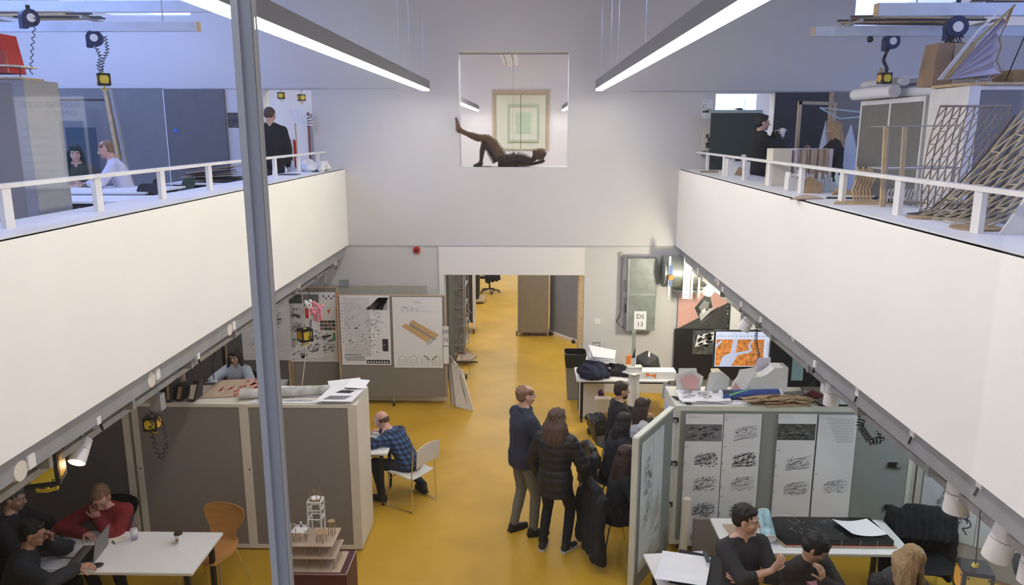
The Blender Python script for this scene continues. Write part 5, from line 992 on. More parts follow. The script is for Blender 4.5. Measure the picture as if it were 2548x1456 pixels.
def grn(t, d):
    mb = MB(); n = V((0, -.6, .8)); n = (n-d.normalized()*n.dot(d.normalized())).normalized(); b2 = d.normalized().cross(n); r = .0535
    q = lambda f, a: d*f+(n*cos(a)+b2*sin(a))*r
    GRN = mat('lime_print', (.15, .55, .15), .7); NG = mat('slate_print', (.04, .06, .08), .7); 
    for k in range(10): f0, f1 = .12+.035*k, .12+.035*(k+1); a0 = .9-.13*k; mb.add([q(f0, a0), q(f1, a0-.13), q(f1, a0-.50+.02*k), q(f0, a0-.37+.02*k)], [(0, 1, 2, 3)], GRN)
    for k in range(6):
        f0 = .02+.03*k
        for j in range(6): mb.add([q(f0, -.8+.2*j), q(f0+.03, -.8+.2*j), q(f0+.03, -.6+.2*j), q(f0, -.6+.2*j)], [(0, 1, 2, 3)], NG)
    for f in (.45, .62, .8): mb.add([q(f, -.9), q(f+.004, -.9), q(f+.05, .9), q(f+.046, .9)], [(0, 1, 2, 3)], INKL)
    mb.build('printed_pattern', None, t)
roll((2.13, 8.06, T2+.054), (2.80, 8.12, T2+.054), .052, mat('cobalt_print', (.04, .07, .26), .6, var=.2), 'thick blue roll with green wedge print on the right cabinet', PAPER, grn)
roll((2.83, 8.12, T2+.035), (3.10, 8.18, T2+.035), .033, mat('grey_map_print', (.14, .13, .12), .7, var=.4), 'thin grey printed roll beside the blue roll')
t = thing('card_scraps', (2.76, 8.0, T2), 'heap of brown laser-cut card offcuts on the right cabinet', 'card scraps')
for k in range(46):
    x, y = rr.gauss(.0, .17), rr.gauss(-.03, .06); x = max(-.3, min(.34, x)); y = max(-.11, min(.12, y)); L = rr.uniform(.08, .3)
    MB().box((x, y, .006+.0013*k), (L, rr.uniform(.012, .07), .003), rr.uniform(-.7, .7)).build('offcut', CARD if k % 5 else mat('ochre_card', (.45, .34, .12)), t)
MB().box((-.02, -.06, .003), (.62, .16, .004), -.05).build('offcut', CARD, t); MB().box((.05, -.1, .007), (.5, .12, .004), .08).build('offcut', CARD, t)
heap((3.2, 8.15, T2), (.12, .09, .10), 'small dark red cloth by the card offcuts', 'red_cloth', mat('dark_red_cloth', (.12, .01, .02), .9), 9, 6)
t = thing('black_screen_lid', (3.75, 8.15, T2), 'wide flat black board on the right end of the cabinet', 'board'); MB().bx(-.60, .5, -.28, .3, 0, .02).build('board', mat('gloss_black', (.008, .008, .01), .25), t)
# dark things behind at the right: crate with yellow labels, seated figure's desk
t = thing('black_crate', (3.55, 9.4, .742), 'black crate with two yellow labels behind the pale spotlight', 'crate'); MB().bx(-.22, .22, -.15, .15, 0, .24).build('body', BLACK, t); MB().bx(-.12, -.04, -.154, -.15, .06, .16).bx(.0, .05, -.154, -.15, .06, .16).build('label_plate', YEL, t)
table((4.0, 9.6), 1.6, .8, .74, 'dark table behind the cabinet at the right under the rail', 0, mat('dark_top', (.05, .045, .04)))
t = thing('display_panel', (5.3, 10.4, 0), 'dark display wall behind the right cabinet', 'panel', .0); MB().bx(-1.9, 2.5, -.03, .03, 0, 1.9).build('panel', mat('black_board', (.012, .013, .015)), t); MB().bx(-1.58, -1.42, -.036, -.03, 1.2, 1.75).build('pale_sheet', mat('pale_blue_print', (.4, .6, .68)), t); MB().bx(-.75, -.35, -.036, -.03, .95, 1.3).build('blue_sheet', mat('pale_blue_paper', (.5, .55, .75)), t)
# ---- front right table with the large black model
table((2.77, 6.93), 1.76, .66, .74, 'white table with the black base model and paper rolls, lower right', 0, WHITE, BLACK, False)
tz = .742; t = thing('base_model', (2.95, 6.92, tz), 'large black glossy base model with red-lined edge on the right table', 'model'); pl = [(-.46, -.20), (.56, -.20), (.52, .25), (-.42, .25), (-.56, .20), (-.56, .14)]
MB().prism([(x, y, .012) for x, y in pl], (0, 0, .06)).build('black_slab', mat('gloss_black', (.008, .008, .01), .25), t); MB().prism([(x*1.05, y*1.1, 0) for x, y in pl], (0, 0, .012)).build('card_base', CARDL, t)
MB().bx(-.46, .56, -.203, -.2, .014, .020).build('red_line', RED, t)
for x in (-.3, -.12, .06, .24, .40): MB().bx(x, x+.006, -.206, -.2, .012, .072).build('joint', STEELP, t)
g_ = MB()
for k in range(26): g_.box((rr.uniform(-.4, .45), rr.uniform(-.15, .2), .0725), (rr.uniform(.02, .12), .003, .001), rr.choice((.4, 1.9, .6)))
g_.build('engraved_line', STEELP, t)
mb = MB(); N_ = 9; mb.loft([[V((.0+.17*(i/N_-.5)*2, 0, .03+.10*(i/N_-.45)**2+.0)) for i in range(N_+1)]+[V((.17*(i/N_-.5)*2, 0, .028+.10*(i/N_-.45)**2)) for i in range(N_, -1, -1)], [V((.09+.17*(i/N_-.5)*2, -.27, .02+.10*(i/N_-.5)**2)) for i in range(N_+1)]+[V((.09+.17*(i/N_-.5)*2, -.27, .018+.10*(i/N_-.5)**2)) for i in range(N_, -1, -1)]])
o = tag(mb.build('curled_sheet', PAPER, None), 'curled blank sheet lying on the black base model', 'paper'); o.location = (3.22, 7.06, tz+.06)
roll((2.33, 6.98, tz+.22), (2.33, 6.74, tz+.07), .068, mat('turquoise_map_print', (.35, .55, .60), .7, var=.5, scale=12), 'turquoise printed roll standing slanted on the right table')
paper((2.0, 6.92, tz), (.30, .0, 0), (-.02, .22, 0), 'brown card sheet behind the arms-crossed man', None, name='card_sheet', cat='card', base=CARDL); paper((2.32, 6.66, tz), (.30, .0, 0), (.05, .2, 0), 'white sheet under the turquoise roll')
# small table at the bottom centre with the big curled sheet
table((1.44, 6.26), .58, .74, .72, 'small white table with black portfolio at the bottom, beside the leaf', .12, WHITE)
t = thing('black_portfolio', (1.55, 6.32, .722), 'black portfolio under the large white sheet', 'portfolio', -.35); MB().bx(-.2, .22, -.28, .28, 0, .02).build('cover', BLACK, t)
mb = MB(); rows = []
for j in range(8): rows.append([V((-.24+.44*j/7+.03*(i/8), -.30+.56*i/8, .03+.02*sin(i*.8)+(.05*(1-i/2.) if i < 2 else 0))) for i in range(9)])
for a_, b_ in zip(rows, rows[1:]):
    for i in range(8): mb.add([a_[i], b_[i], b_[i+1], a_[i+1]], [(0, 1, 2, 3)], None, True)
o = tag(mb.build('large_sheet', PAPER, None), 'large blank white sheet draped on the small bottom table', 'paper'); o.location = (1.42, 6.26, .745); o.rotation_euler[2] = -.25
tag(MB().bx(-.02, .02, -.09, .09, 0, .004).build('dark_swatch', mat('dark_grey_card', (.06, .065, .065)), None), 'dark grey strip lying on the large blank sheet', 'swatch').location = (1.66, 6.42, .80)
tag(MB().cone((0, 0, 0), (.03, .02, .85), .045, .045, seg=16).build('leaning_tube', CREAM, None), 'cream paper tube leaning behind the small bottom table', 'tube').location = (1.66, 7.45, .0)
tag(MB().bx(-.3, .4, -.02, .02, .0, .55).build('low_board', GREYF, None), 'low grey felt board leaning under the printed strips', 'board').location = (2.1, 7.6, 0)
heap((1.28, 6.05, 0), (.3, .22, .5), 'dark coat heap at the bottom edge beside the small table', 'coat_pile', DARK, 21, 8)
# chairs with coats
chair_ply((1.02, 8.75, 0), R(-80), 'black chair of the dark-haired woman in the group', BLACK); coat((.80, 8.73, 0), R(-80), 'black leather jacket hung on a chair back in the middle', .46, .90, .35, mat('black_leather', (.010, .010, .012), .4, bump=.3))
chair_ply((.98, 7.80, 0), R(-75), 'black chair of the long-haired woman in the group', BLACK); coat((.76, 7.72, 0), R(-75), 'big black coat trailing over the nearest chair of the group', .58, .88, .10)
chair_ply((1.12, 9.85, 0), R(-80), 'black chair of the man in the black hoodie', BLACK); chair_ply((1.38, 9.25, 0), R(-80), 'black chair of the woman in the grey fluffy jumper', BLACK)
chair_ply((3.98, 6.95, 0), R(180), 'black chair under the wide dark coat', BLACK); coat((4.0, 7.15, 0), R(170), 'wide black coat over a chair back at the lower right', .56, .92, .15)
heap((5.15, 6.55, 0), (.36, .36, 1.2), 'tall mound of black coats at the right edge', 'coat_pile', DARK, 33, 16); heap((4.62, 5.95, 0), (.26, .3, .8), 'black bags in front of the coat mound at the right edge', 'coat_pile', BLACK, 35, 12)
chair_ply((2.60, 6.0, 0), R(-40), 'chair of the man with the pink shirt', BLACK); chair_ply((3.2, 5.78, 0), R(-30), 'chair of the blonde woman', BLACK)
table((3.4, 5.0), 1.6, .8, .72, 'dark table below the lower right photo edge', 0, BLACK)
# notice on the rear wall of the viewing room; the pane mirrors it
q = D(62, 470, 4.46); q2 = D(207, 240, 4.46); TEAL = mat('teal_print', (.02, .09, .16), .7)
s = Sheet((q.x, -2.88, q.z), (q2.x-q.x, 0, 0), (0, 0, q2.z-q.z), (0, 1, 0)); s.text('NOMINATIONS', .5, .91, .050, TEAL, 1, True).text('OPEN', .22 if 0 else .72, .82, .050, TEAL, 1, True).rect(.62, .05, .96, .74, TEAL)
for k in range(7): s.rect(.05, .10+.09*k, .5, .12+.09*k, INKL)
l = bpy.data.lights.new('notice_lamp', 'SPOT'); l.energy = 95; l.spot_size = R(24); l.spot_blend = .5; l.shadow_soft_size = .05; lo = bpy.data.objects.new('notice_lamp', l); COL.objects.link(lo); tg = s.o+s.u*.5+s.v*.5; lo.location = tg+V((0, 1.6, 1.2)); lo.rotation_euler = (tg-lo.location).to_track_quat('-Z', 'Y').to_euler()  # spot added so the notice is bright enough to show in the pane
o = s.build('mirrored_notice', 'white and teal nominations notice, seen only mirrored in the glass at the upper left', 'notice')
# ============================================================ LEFT MEZZANINE
cabinet(-6.2, -4.10, 6.33, 6.80, ZM, 5.06, 'tall white cabinet with grey front on the left mezzanine under the red model', GREYF, [(-6.0, -4.20)], side=mat('grey_laminate', (.27, .265, .27), .6), hole=False, cast=False)
t = thing('red_model', (-4.30, 6.5, 5.062), 'red boxy architectural model on the tall white cabinet, top left', 'model'); RT_ = mat('translucent_red', (.45, .06, .05), .3)
MB().prism([(-.55, -.1, .05), (.05, -.1, .05), (.0, -.1, .36), (-.55, -.1, .40)], (0, .22, 0)).build('upper_body', RED, t); MB().bx(-.55, .055, -.13, -.105, .05, .22).build('red_panel', RT_, t)
MB().prism([(-.6, -.16, .09), (.05, -.16, .10), (.17, -.14, .095), (.17, .1, .095), (-.6, .12, .09)], (0, 0, .012)).build('deck', CREAM, t); MB().bx(-.6, .18, -.18, .14, .0, .014).build('base_board', BALSA, t)
for x in (-.05, .15): MB().cone((x, -.12, .01), (x, -.12, .09), .004).build('column', BLACK, t)
MB().bx(-.28, -.22, -.12, -.11, .36, .40).build('yellow_tab', YEL, t)
# grey lining boards, door and openings on the back wall
t = thing('wall_board', (-7.1, WB-.03, ZM), 'grey felt boards lining the back wall of the left mezzanine', 'wall board'); MB().bx(-2.2, .93, 0, .028, 0, 2.20).build('felt', mat('blue_grey_felt', (.20, .20, .21), .95), t); MB().bx(.93, .945, -.006, .02, 0, 2.18).build('white_joint', WHITE, t)
dn = struct('door_2', MB().bx(-6.14, -5.13, WB-.05, WB, ZM, 5.33), mat('dark_grey_door', (.13, .13, .135), .6)); MB().cone((-6.0, WB-.055, 4.65), (-6.0, WB-.05, 4.65), .035, seg=20).build('blue_sign', mat('blue_sign', (.05, .15, .55)), dn)
t = thing('poster', D(568, 318, WB-.004), 'small dark photo print on the white wall left of the window post', 'poster'); MB().bx(0, .34, 0, .003, 0, .25).build('print', PHOTO, t)
# leaning poles behind the table
q0, q1 = D(305, 400, 11.6), D(262, 215, 11.6); t = thing('leaning_pole', (q0.x+.05, 11.6, ZM), 'tall wooden pole standing behind the man in the pale shirt', 'pole'); dx = q1.x-q0.x-.05; MB().hexa([(-.03, -.03, 0), (.02, -.03, 0), (.02, .03, 0), (-.03, .03, 0), (dx-.03, -.03, 2.1), (dx+.02, -.03, 2.1), (dx+.02, .03, 2.1), (dx-.03, .03, 2.1)]).build('pole', BALSA, t)
t = thing('leaning_pole', (q0.x+.13, 11.62, ZM), 'grey metal pole standing close beside the wooden one', 'pole'); MB().hexa([(-.03, -.03, 0), (.01, -.03, 0), (.01, .03, 0), (-.03, .03, 0), (dx-.03, -.03, 2.1), (dx+.01, -.03, 2.1), (dx+.01, .03, 2.1), (dx-.03, .03, 2.1)]).build('pole', STEELP, t)
ZT = ZM+.74
for c, w_, d_, lb in (((-5.75, 10.1), 1.9, 1.15, 'white table of the seated pair on the left mezzanine'), ((-5.0, 8.7), 1.0, .8, 'white table nearest the railing on the left mezzanine'), ((-4.5, 11.6), 1.7, .7, 'white table stacked with card sheets before the grey door')): table((c[0], c[1], ZM), w_, d_, .74, lb)
bottle((-5.48, 9.72, ZT+.003), 'clear bottle with red cap before the man in the pale shirt', RED)
paper((-5.3, 9.9, ZT+.003), (.4, .05, 0), (-.03, .28, 0), 'white drawing sheet on the mezzanine table by the pale shirt man')
t = thing('card_stack', (-4.75, 11.6, ZT+.003), 'messy stack of brown card sheets on the far left mezzanine table', 'card')
for k in range(9): MB().box((rr.uniform(-.1, .1), rr.uniform(-.05, .05), .03+.028*k), (.75-.03*k, .45, .010), rr.uniform(-.15, .15), None, 0, -.04*k*.5).build('sheet', (CARD, BLACK, CARDL)[k % 3], t)
t = thing('black_case', (-4.2, 11.5, ZT+.003), 'black flat case at the right of the card stack', 'case'); MB().bx(-.35, .3, -.2, .2, 0, .05).build('case', BLACK, t)
chair_ply((-5.1, 10.9, ZM), R(90), 'dark green chair back behind the pale shirt man', mat('dark_green_plastic', (.03, .07, .06))); chair_ply((-4.85, 9.35, ZM), R(160), 'dark rounded chair back near the left railing', BLACK)
chair_ply((-6.45, 10.9, ZM), R(-120), 'chair of the dark-haired woman on the left mezzanine', BLACK); chair_ply((-5.45, 10.55, ZM), R(110), 'chair of the pale shirt man', BLACK)
t = thing('glass_partition', (-7.15, 12.6, ZM), 'dark framed glass screen behind the seated woman', 'partition'); MB().bx(-.5, .45, -.02, .02, 0, .05).bx(.42, .45, -.02, .02, 0, 2.0).bx(-.5, -.47, -.02, .02, 0, 2.0).bx(-.5, .45, -.02, .02, 1.97, 2.0).build('frame', BLACK, t); MB().bx(-.40, .10, -.03, -.02, .5, 1.55).build('blue_film', mat('dark_blue_film', (.035, .055, .085), .3), t)
# beyond the left doorway
t = thing('studio_screen', (-4.3, 15.2, ZM), 'white screen seen through the left mezzanine doorway', 'screen'); MB().bx(-.9, .8, -.02, .02, 0, 2.1).build('panel', WHITE, t); MB().bx(.05, .42, -.05, -.02, .3, 1.75).build('glass_panel', mat('grey_glass_panel', (.30, .33, .36), .3), t); MB().bx(.0, .05, -.06, -.02, .2, 1.8).bx(.42, .47, -.06, -.02, .2, 1.8).bx(0, .47, -.06, -.02, 1.75, 1.82).build('frame', STEELP, t)
struct('trim_8', MB().bx(-10.5, XL, WB+.3, 38, 2.7, ZM), WALL); struct('trim_9', MB().bx(XR, 10.5, WB+.3, 38, 2.7, ZM), WALL)
t = thing('striped_flag', (-4.02, 13.0, 4.10), 'red, white and yellow striped banner in the left doorway', 'banner'); 
for k, m in enumerate((YEL, PAPER, RED, PAPER, RED)): MB().prism([(-.10+.042*k, 0, .0-.02*k), (-.058+.042*k, 0, -.02*k), (-.058+.042*k, 0, .42-.01*k), (-.10+.042*k, 0, .42)], (0, .004, 0)).build('stripe', m, t)
MB().cone((-.12, .01, -.9), (-.12, .01, .45), .008).build('pole', STEEL, t)
t = thing('feathered_model', (-3.92, 13.05, ZM), 'white fan-shaped paper model in the left doorway', 'model')
for k in range(9): a = R(100-14*k); MB().prism([(0, 0, 1.62), (.30*cos(a), 0, 1.62+.22*sin(a)), (.30*cos(a+.13), .03, 1.62+.22*sin(a+.13))], (0, .004, 0)).build('blade', PAPER, t)
MB().cone((0, .02, 0), (0, .02, 1.62), .012).build('post', BALSA, t)
t = thing('white_wing_model', (-3.92, 12.7, 3.9), 'white curved sail model standing by the railing doorway', 'model'); MB().prism([(-.1, 0, -.75), (.28, 0, -.75), (.12, 0, .0), (.0, 0, .32), (-.06, 0, .3)], (0, .02, 0)).build('sail', PAPER, t)
tag(MB().bx(0, .03, 0, .03, 0, .9).build('red_batten', mat('brown_red_paint', (.25, .06, .04)), None), 'brown-red batten at the right jamb of the left doorway', 'batten').location = (-3.72, 13.08, 4.05)
for dz in (0, .16): tag(MB().bx(-.045, .045, -.01, 0, -.045, .045).build('blank_plate', mat('dull_white_plate', (.55, .55, .56)), None), ['upper blank wall plate above the left parapet end', 'lower blank wall plate above the left parapet end'][dz == 0], 'switch').location = (D(783, 297, WB)-V((0, 0, .16-dz)))
o = heap((-3.42, 12.35, 4.012), (.30, .42, .20), 'crumpled white tracing paper heap at the far end of the left parapet', 'paper_heap', mat('crumpled_paper', (.68, .68, .68), .8, bump=.5), 17, 12, 'paper', .03)
tag(MB().bx(-.14, .14, -.12, .12, 0, .008).build('dark_tile', BLACK, None), 'flat dark sheet on the left parapet between railing posts', 'sheet').location = (-3.52, 11.3, 4.012)
# ============================================================ RIGHT MEZZANINE
GF2 = mat('blue_grey_felt', (.20, .20, .21), .95)
t = thing('wall_board', (7.0, WB-.03, ZM), 'grey felt boards lining the back wall of the right mezzanine', 'wall board'); MB().bx(-2.0, 2.5, 0, .028, 0, 2.12).build('felt', mat('taupe_grey_felt', (.24, .235, .225), .95), t); MB().bx(-2.9, -2.0, 0, .028, 0, 2.12).build('dark_felt', mat('navy_grey_felt', (.05, .055, .075), .9), t); MB().bx(-2.02, -1.95, -.03, 0, 0, 2.12).build('batten', BALSA, t)
t = thing('green_board', (3.45, 12.9, ZM), 'dark green board standing before the right mezzanine doorway', 'board'); MB().bx(-.46, .34, -.02, .02, .866, 1.78).build('panel', mat('dark_green_board', (.035, .05, .045), .7), t); MB().bx(-.49, .37, -.025, .025, 1.78, 1.83).bx(.34, .38, -.025, .025, .866, 1.78).build('edge_strip', mat('pale_green_edge', (.35, .45, .42)), t)
heap((3.42, 12.9, ZM+1.83), (.11, .03, .05), 'small black tangle on top of the dark green board', 'black_tangle', BLACK, 5, 8, 'model', .02)
t = thing('doorway_window', (3.85, 15.5, 4.9), 'bright pale pane seen through the right mezzanine doorway', 'window pane'); MB().bx(-.55, .6, -.02, .02, .0, .9).build('pane', mat('sky_pane', (.6, .75, 1), .3, emit=1.1), t); MB().bx(-.6, -.55, -.03, .03, -1.75, .95).bx(.6, .65, -.03, .03, -1.75, .95).bx(-.6, .65, -.03, .03, -.05, 0).build('frame', WHITE, t)
coilm = coil([D(1854, 245, 13.0), D(1853, 278, 13.0)], .008, 8, .003); tag(coilm.build('coiled_flex', BLACK, None, D(1854, 245, 13.0)), 'thin black flex before the bright pane in the right doorway', 'cable')
def pNt(s):
    s.lines(.1, .8, .9, .97, 5, INKL, rr).rect(.05, .52, .35, .72, PHOTOG).rect(.10, .55, .30, .69, PAPER, 1).rect(.05, .3, .75, .42, PHOTO).rect(.4, .44, .9, .50, INKG).lines(.5, .02, .95, .26, 4, INKL, rr)
poster((1746, 1772, 247, 295), WB-.005, 'white notice with purple-grey boxes on the wall above the round opening', pNt, name='notice', cat='notice')
t = thing('wall_relief', D(1758, 350, WB-.01), 'small cream relief with dark texture on the wall by the right railing', 'relief'); MB().bx(-.06, .09, -.01, .01, -.16, .18).build('board', CREAM, t); o = MB()
for k in range(22): o.ell((.02+rr.uniform(-.04, .05), -.02, rr.uniform(-.12, .12)), (.018, .014, .018))
o.build('dark_texture', mat('dark_brown_board', (.035, .028, .025)), t)
t = thing('switch_plate', D(1757, 382, WB-.0), 'grey three-gang switch plate by the right railing end', 'switch'); MB().bx(-.08, .08, -.012, 0, -.05, .05).build('plate', STEELP, t); [MB().bx(-.05+.04*k, -.03+.04*k, -.016, -.012, -.02, .02).build('rocker', WHITE, t) for k in range(3)]
def cab_side(x, y0, y1, z0, z1, label, splits, felt, depth=.5):
    t = thing('tall_cabinet', (x+depth/2, (y0+y1)/2, z0), label, 'cabinet'); h = z1-z0; L = (y1-y0)/2
    MB().bx(-depth/2+.02, depth/2, -L, L, .05, h).build('body', mat('white_metal', (.75, .73, .70)), t); f = MB().bx(-depth/2, -depth/2+.02, -L, L, h-.05, h)
    ys = [-L]+[q for a, b in splits for q in (a, b)]+[L]
    for a, b in zip(ys[0::2], ys[1::2]): f.bx(-depth/2, -depth/2+.02, a, b, .05, h-.05)
    f.build('frame', mat('white_metal', (.75, .73, .70)), t)
    for a, b in splits: MB().bx(-depth/2+.005, -depth/2+.022, a, b, .05, h-.05).build('door_panel', felt, t)
    return t
cab_side(3.97, 7.95, 9.48, ZM, 4.99, 'tall cabinet with two grey felt doors facing the right railing', [(-.73, -.02), (.02, .73)], mat('taupe_felt', (.20, .195, .175), .95), .6)
cabinet(3.92, 6.2, 7.10, 7.78, ZM, 5.04, 'tall white cabinet with a blue-grey front under the pleated white model', GF2, [(4.02, 6.1)], side=mat('white_metal', (.75, .73, .70)), hole=False, cast=False)
# on top of the cabinets
KR = mat('kraft_paper', (.33, .22, .14), .8, var=.15, scale=5)
t = thing('timber_board', (4.6, 7.35, 5.045), 'thin dark-edged timber board on the nearer tall cabinet', 'board'); MB().prism([(-.72, -.05, 0), (-.55, -.27, 0), (.9, -.27, 0), (.9, .3, 0), (-.72, .35, 0)], (0, 0, .025)).build('board', BALSA, t)
t = thing('kraft_bag', (4.05, 7.85, 5.072), 'large brown kraft paper bag on the tall cabinets', 'bag'); MB().hexa([(-.17, -.16, 0), (.22, -.20, 0), (.22, .15, 0), (-.17, .15, 0), (-.13, -.12, .40), (.20, -.14, .40), (.20, .12, .40), (-.13, .12, .40)]).build('bag', KR, t); MB().prism([(.0, -.185, .0), (.22, -.205, .0), (.20, -.145, .39), (.02, -.135, .39)], (0, -.004, 0)).build('printed_side', mat('pale_kraft', (.40, .33, .24), .8), t)
for k in range(5): MB().tube([(.05+.02*k, -.19, .12+.02*k), (.1+.02*k, -.185, .2), (.15, -.18, .12+.04*k)], .004).build('scribble', PHOTO, t)
t = thing('pleated_model', (4.15, 7.35, 5.075), 'big white pleated fan model with scalloped edge, top right corner', 'model'); o_ = V(D(2358, 200, 7.3))-V((4.15, 7.35, 5.075)); o_.z = .03
tips = [(2520, 18), (2505, 55), (2485, 95), (2490, 118), (2478, 150), (2492, 182), (2455, 202), (2420, 196), (2395, 198)]; tips = [D(a, b, 7.3-.0)-V((4.15, 7.35, 5.075)) for a, b in tips]; mb = MB()
for k in range(len(tips)-1):
    a, b = tips[k].copy(), tips[k+1].copy(); a.z = max(a.z, .03); b.z = max(b.z, .03); m_ = (a+b)/2; m_.y += .07; m_ = m_+(o_-m_)*.03
    mb.prism([o_, m_, a], (0, .004, 0)); mb.prism([o_, b, m_], (0, .004, 0))
mb.build('pleats', mat('lilac_grey_paper', (.52, .47, .54), .8), t); MB().tube([q+V((0, -.01, 0)) for q in tips], .007, seg=5).build('scalloped_edge', CARD, t); MB().tube([o_+V((-.02, 0, 0)), o_.lerp(tips[0], .5)+V((-.03, 0, .03)), tips[0]+V((.02, 0, .02))], .010).tube([tips[0]+V((.01, 0, .02)), tips[0]+V((-.05, 0, -.12))], .008).build('timber_rib', mat('ochre_timber', (.45, .32, .10)), t)
for k in range(3): MB().tube([o_+V((-.04-.02*k, .02, 0)), o_.lerp(tips[0], .6)+V((-.06-.01*k, .02, .05)), tips[0]+V((-.04, .02, .03))], .005).build('fine_rib', PAPER, t)
tag(MB().tube([(0, 0, 0), (.16, 0, .52)], .006).build('black_cane', BLACK, None), 'thin black cane standing right of the pleated model', 'rod').location = D(2505, 176, 7.35)-V((0, 0, .09))
t = thing('brown_tray', (4.55, 7.5, 5.072), 'brown wooden tray behind the pleated model', 'tray'); MB().hexa([(-.1, -.15, 0), (.5, -.15, 0), (.5, .15, 0), (-.1, .15, 0), (-.15, -.2, .12), (.6, -.2, .13), (.6, .2, .13), (-.15, .2, .12)]).build('tray', CARD, t)
t = thing('wire_basket', (4.3, 7.6, 5.072), 'grey wire mesh basket under the pleats', 'basket')
for k in range(7): MB().bx(-.12, .12, -.1, -.096, .01+.02*k, .013+.02*k).build('wire', STEELP, t)
for k in range(9): MB().bx(-.12+.03*k, -.117+.03*k, -.1, -.096, 0, .14).build('wire', STEELP, t)
t = thing('timber_block', (4.12, 9.25, 4.993), 'upright wooden crate board at the end of the white rolls', 'crate'); MB().bx(-.14, .0, -.2, .2, 0, .22).build('board', KR, t)
for k, (y, z, r_, lb) in enumerate(((8.95, 5.06, .065, 'frontmost white paper roll on the far tall cabinet'), (9.0, 5.17, .05, 'upper white paper roll on the far tall cabinet'), (8.5, 5.05, .05, 'white paper roll next to the kraft bag'))): roll((3.82+.12*k, y+.35, z), (3.88+.12*k, y-.5, z), r_, PAPER if k != 1 else mat('grey_white_paper', (.6, .6, .63)), lb, mat('off_white_paper', (.65, .6, .55)))
for k in range(3): tag(MB().box((0, 0, 0), (.35, .5, .05), .3, None, 0, -.2).build('foam_board', mat('grey_white_paper', (.6, .6, .63)), None), ['lowest grey-white foam slab behind the paper rolls', 'middle grey-white foam slab behind the paper rolls', 'topmost tilted foam slab behind the paper rolls'][k], 'board').location = (4.30, 8.6, 5.06+.075*k)
tag(MB().lathe((0, 0, 0), [(.001, 0), (.07, 0), (.07, .012), (.001, .012)]).build('wooden_disc', BALSA, None), 'thin wooden disc standing on edge by the small socket block', 'disc'); o = bpy.data.objects['wooden_disc']; o.location = (4.0, 9.1, 5.28); o.rotation_euler = (R(90), 0, .8)
# clothes frame with hanging fabric
t = thing('timber_posts', (D(2035, 300, 12.5).x, 12.4, ZM), 'pale timber post frame behind the blonde woman', 'frame'); 
MB().bx(-.36, -.31, -.03, .03, 0, 1.95).build('post', mat('pale_timber_lining', (.5, .4, .26)), t); MB().bx(.30, .36, .3, .36, 0, 1.95).build('post', mat('pale_timber_lining', (.5, .4, .26)), t); MB().hexa([(-.36, -.03, 1.9), (-.31, -.03, 1.9), (.36, .33, 1.9), (.30, .36, 1.9), (-.36, -.03, 1.95), (-.31, -.03, 1.95), (.36, .33, 1.95), (.30, .36, 1.95)]).build('rail', mat('pale_timber_lining', (.5, .4, .26)), t)
a, b, c_ = D(2040, 268, 12.6), D(2148, 280, 12.2), D(2090, 296, 12.4); tag(MB().tube([a, a.lerp(b, .5)+V((0, 0, .0)), b], .012).tube([a, c_.lerp(a, .4), c_, b+V((0, 0, -.06))], .012).build('blue_rope', mat('pale_blue_rope', (.45, .58, .68)), None, a), 'two pale blue ropes slung above the blonde woman', 'rope')
for px0, px1, py0, py1, y, lb in ((2042, 2068, 300, 395, 12.8, 'narrow white fabric cone left of the blonde woman'), (2095, 2140, 310, 440, 12.6, 'large white fabric cone right of the blonde woman')):
    a = D((px0+px1)/2, py0, y); b = D(px1, py1, y); w_ = D(px1, py1, y).x-D(px0, py1, y).x; h = a.z-ZM; mb = MB(); mb.loft([[V((w_*.5*k*(1+.12*cos(5*q*2*pi/20))*cos(q*2*pi/20), w_*.35*k*sin(q*2*pi/20), z)) for q in range(20)] for k, z in ((1.15, 0), (1.05, h*.5), (.8, h*.75), (.25, h*.93), (.05, h))])
    o = tag(mb.build('fabric_cone', mat('white_fabric', (.62, .66, .72), .9), None), lb, 'fabric'); o.location = (a.x, y, ZM)
table((5.3, 11.7, ZM), 1.6, .8, .74, 'table hidden behind the right railing models') if 0 else None
t = thing('coffee_machine', (D(1960, 370, 12.3).x, 12.3, ZM), 'white and black coffee apparatus in front of the man in black', 'appliance'); MB().bx(-.22, .22, -.2, .2, 0, 1.0).build('pedestal', BLACK, t); MB().bx(-.08, .08, -.08, .08, 1.0, 1.22).build('base', BLACK, t)
# ---- models on the right parapet
Z4 = 4.013
t = thing('white_notched_model', (3.02, 11.25, Z4), 'white notched card building by the third railing post', 'model'); mb = MB().bx(-.16, .16, -.1, .1, 0, .20).bx(-.16, -.06, -.1, .1, .2, .24).bx(.04, .09, -.1, -.05, .20, .30); mb.build('body', WM, t); MB().prism([(-.06, -.104, .02), (.05, -.104, .0), (.08, -.104, .1), (.0, -.104, .13)], (0, -.003, 0)).build('brown_patch', CARD, t); MB().tube([(-.15, -.05, .24), (-.12, -.05, .28), (-.07, -.05, .25)], .012).build('loop', WM, t)
tag(MB().prism([(-.25, -.12, 0), (.16, -.16, 0), (.3, .06, 0), (-.2, .14, 0)], (0, 0, .015)).build('model_base', CARD, None), 'flat brown base board at the far end of the right parapet', 'board').location = (2.92, 12.15, Z4)
for k, (x, y) in enumerate(((2.9, 11.65), (3.0, 11.8))): tag(MB().prism([(-.06, -.04, 0), (.06, -.03, 0), (.02, .05, 0)], (0, 0, .05)).build('white_offcut', WM, None), ['small white card offcut nearer on the far right parapet', 'small white card offcut farther on the far right parapet'][k], 'offcut').location = (x, y, Z4)
t = thing('cream_block_model', (2.98, 9.25, Z4), 'tall cream block standing at the left of the mirrored box', 'model'); MB().bx(-.12, .10, -.12, .12, 0, .43).build('block', mat('cream_foam', (.66, .62, .52), .7), t)
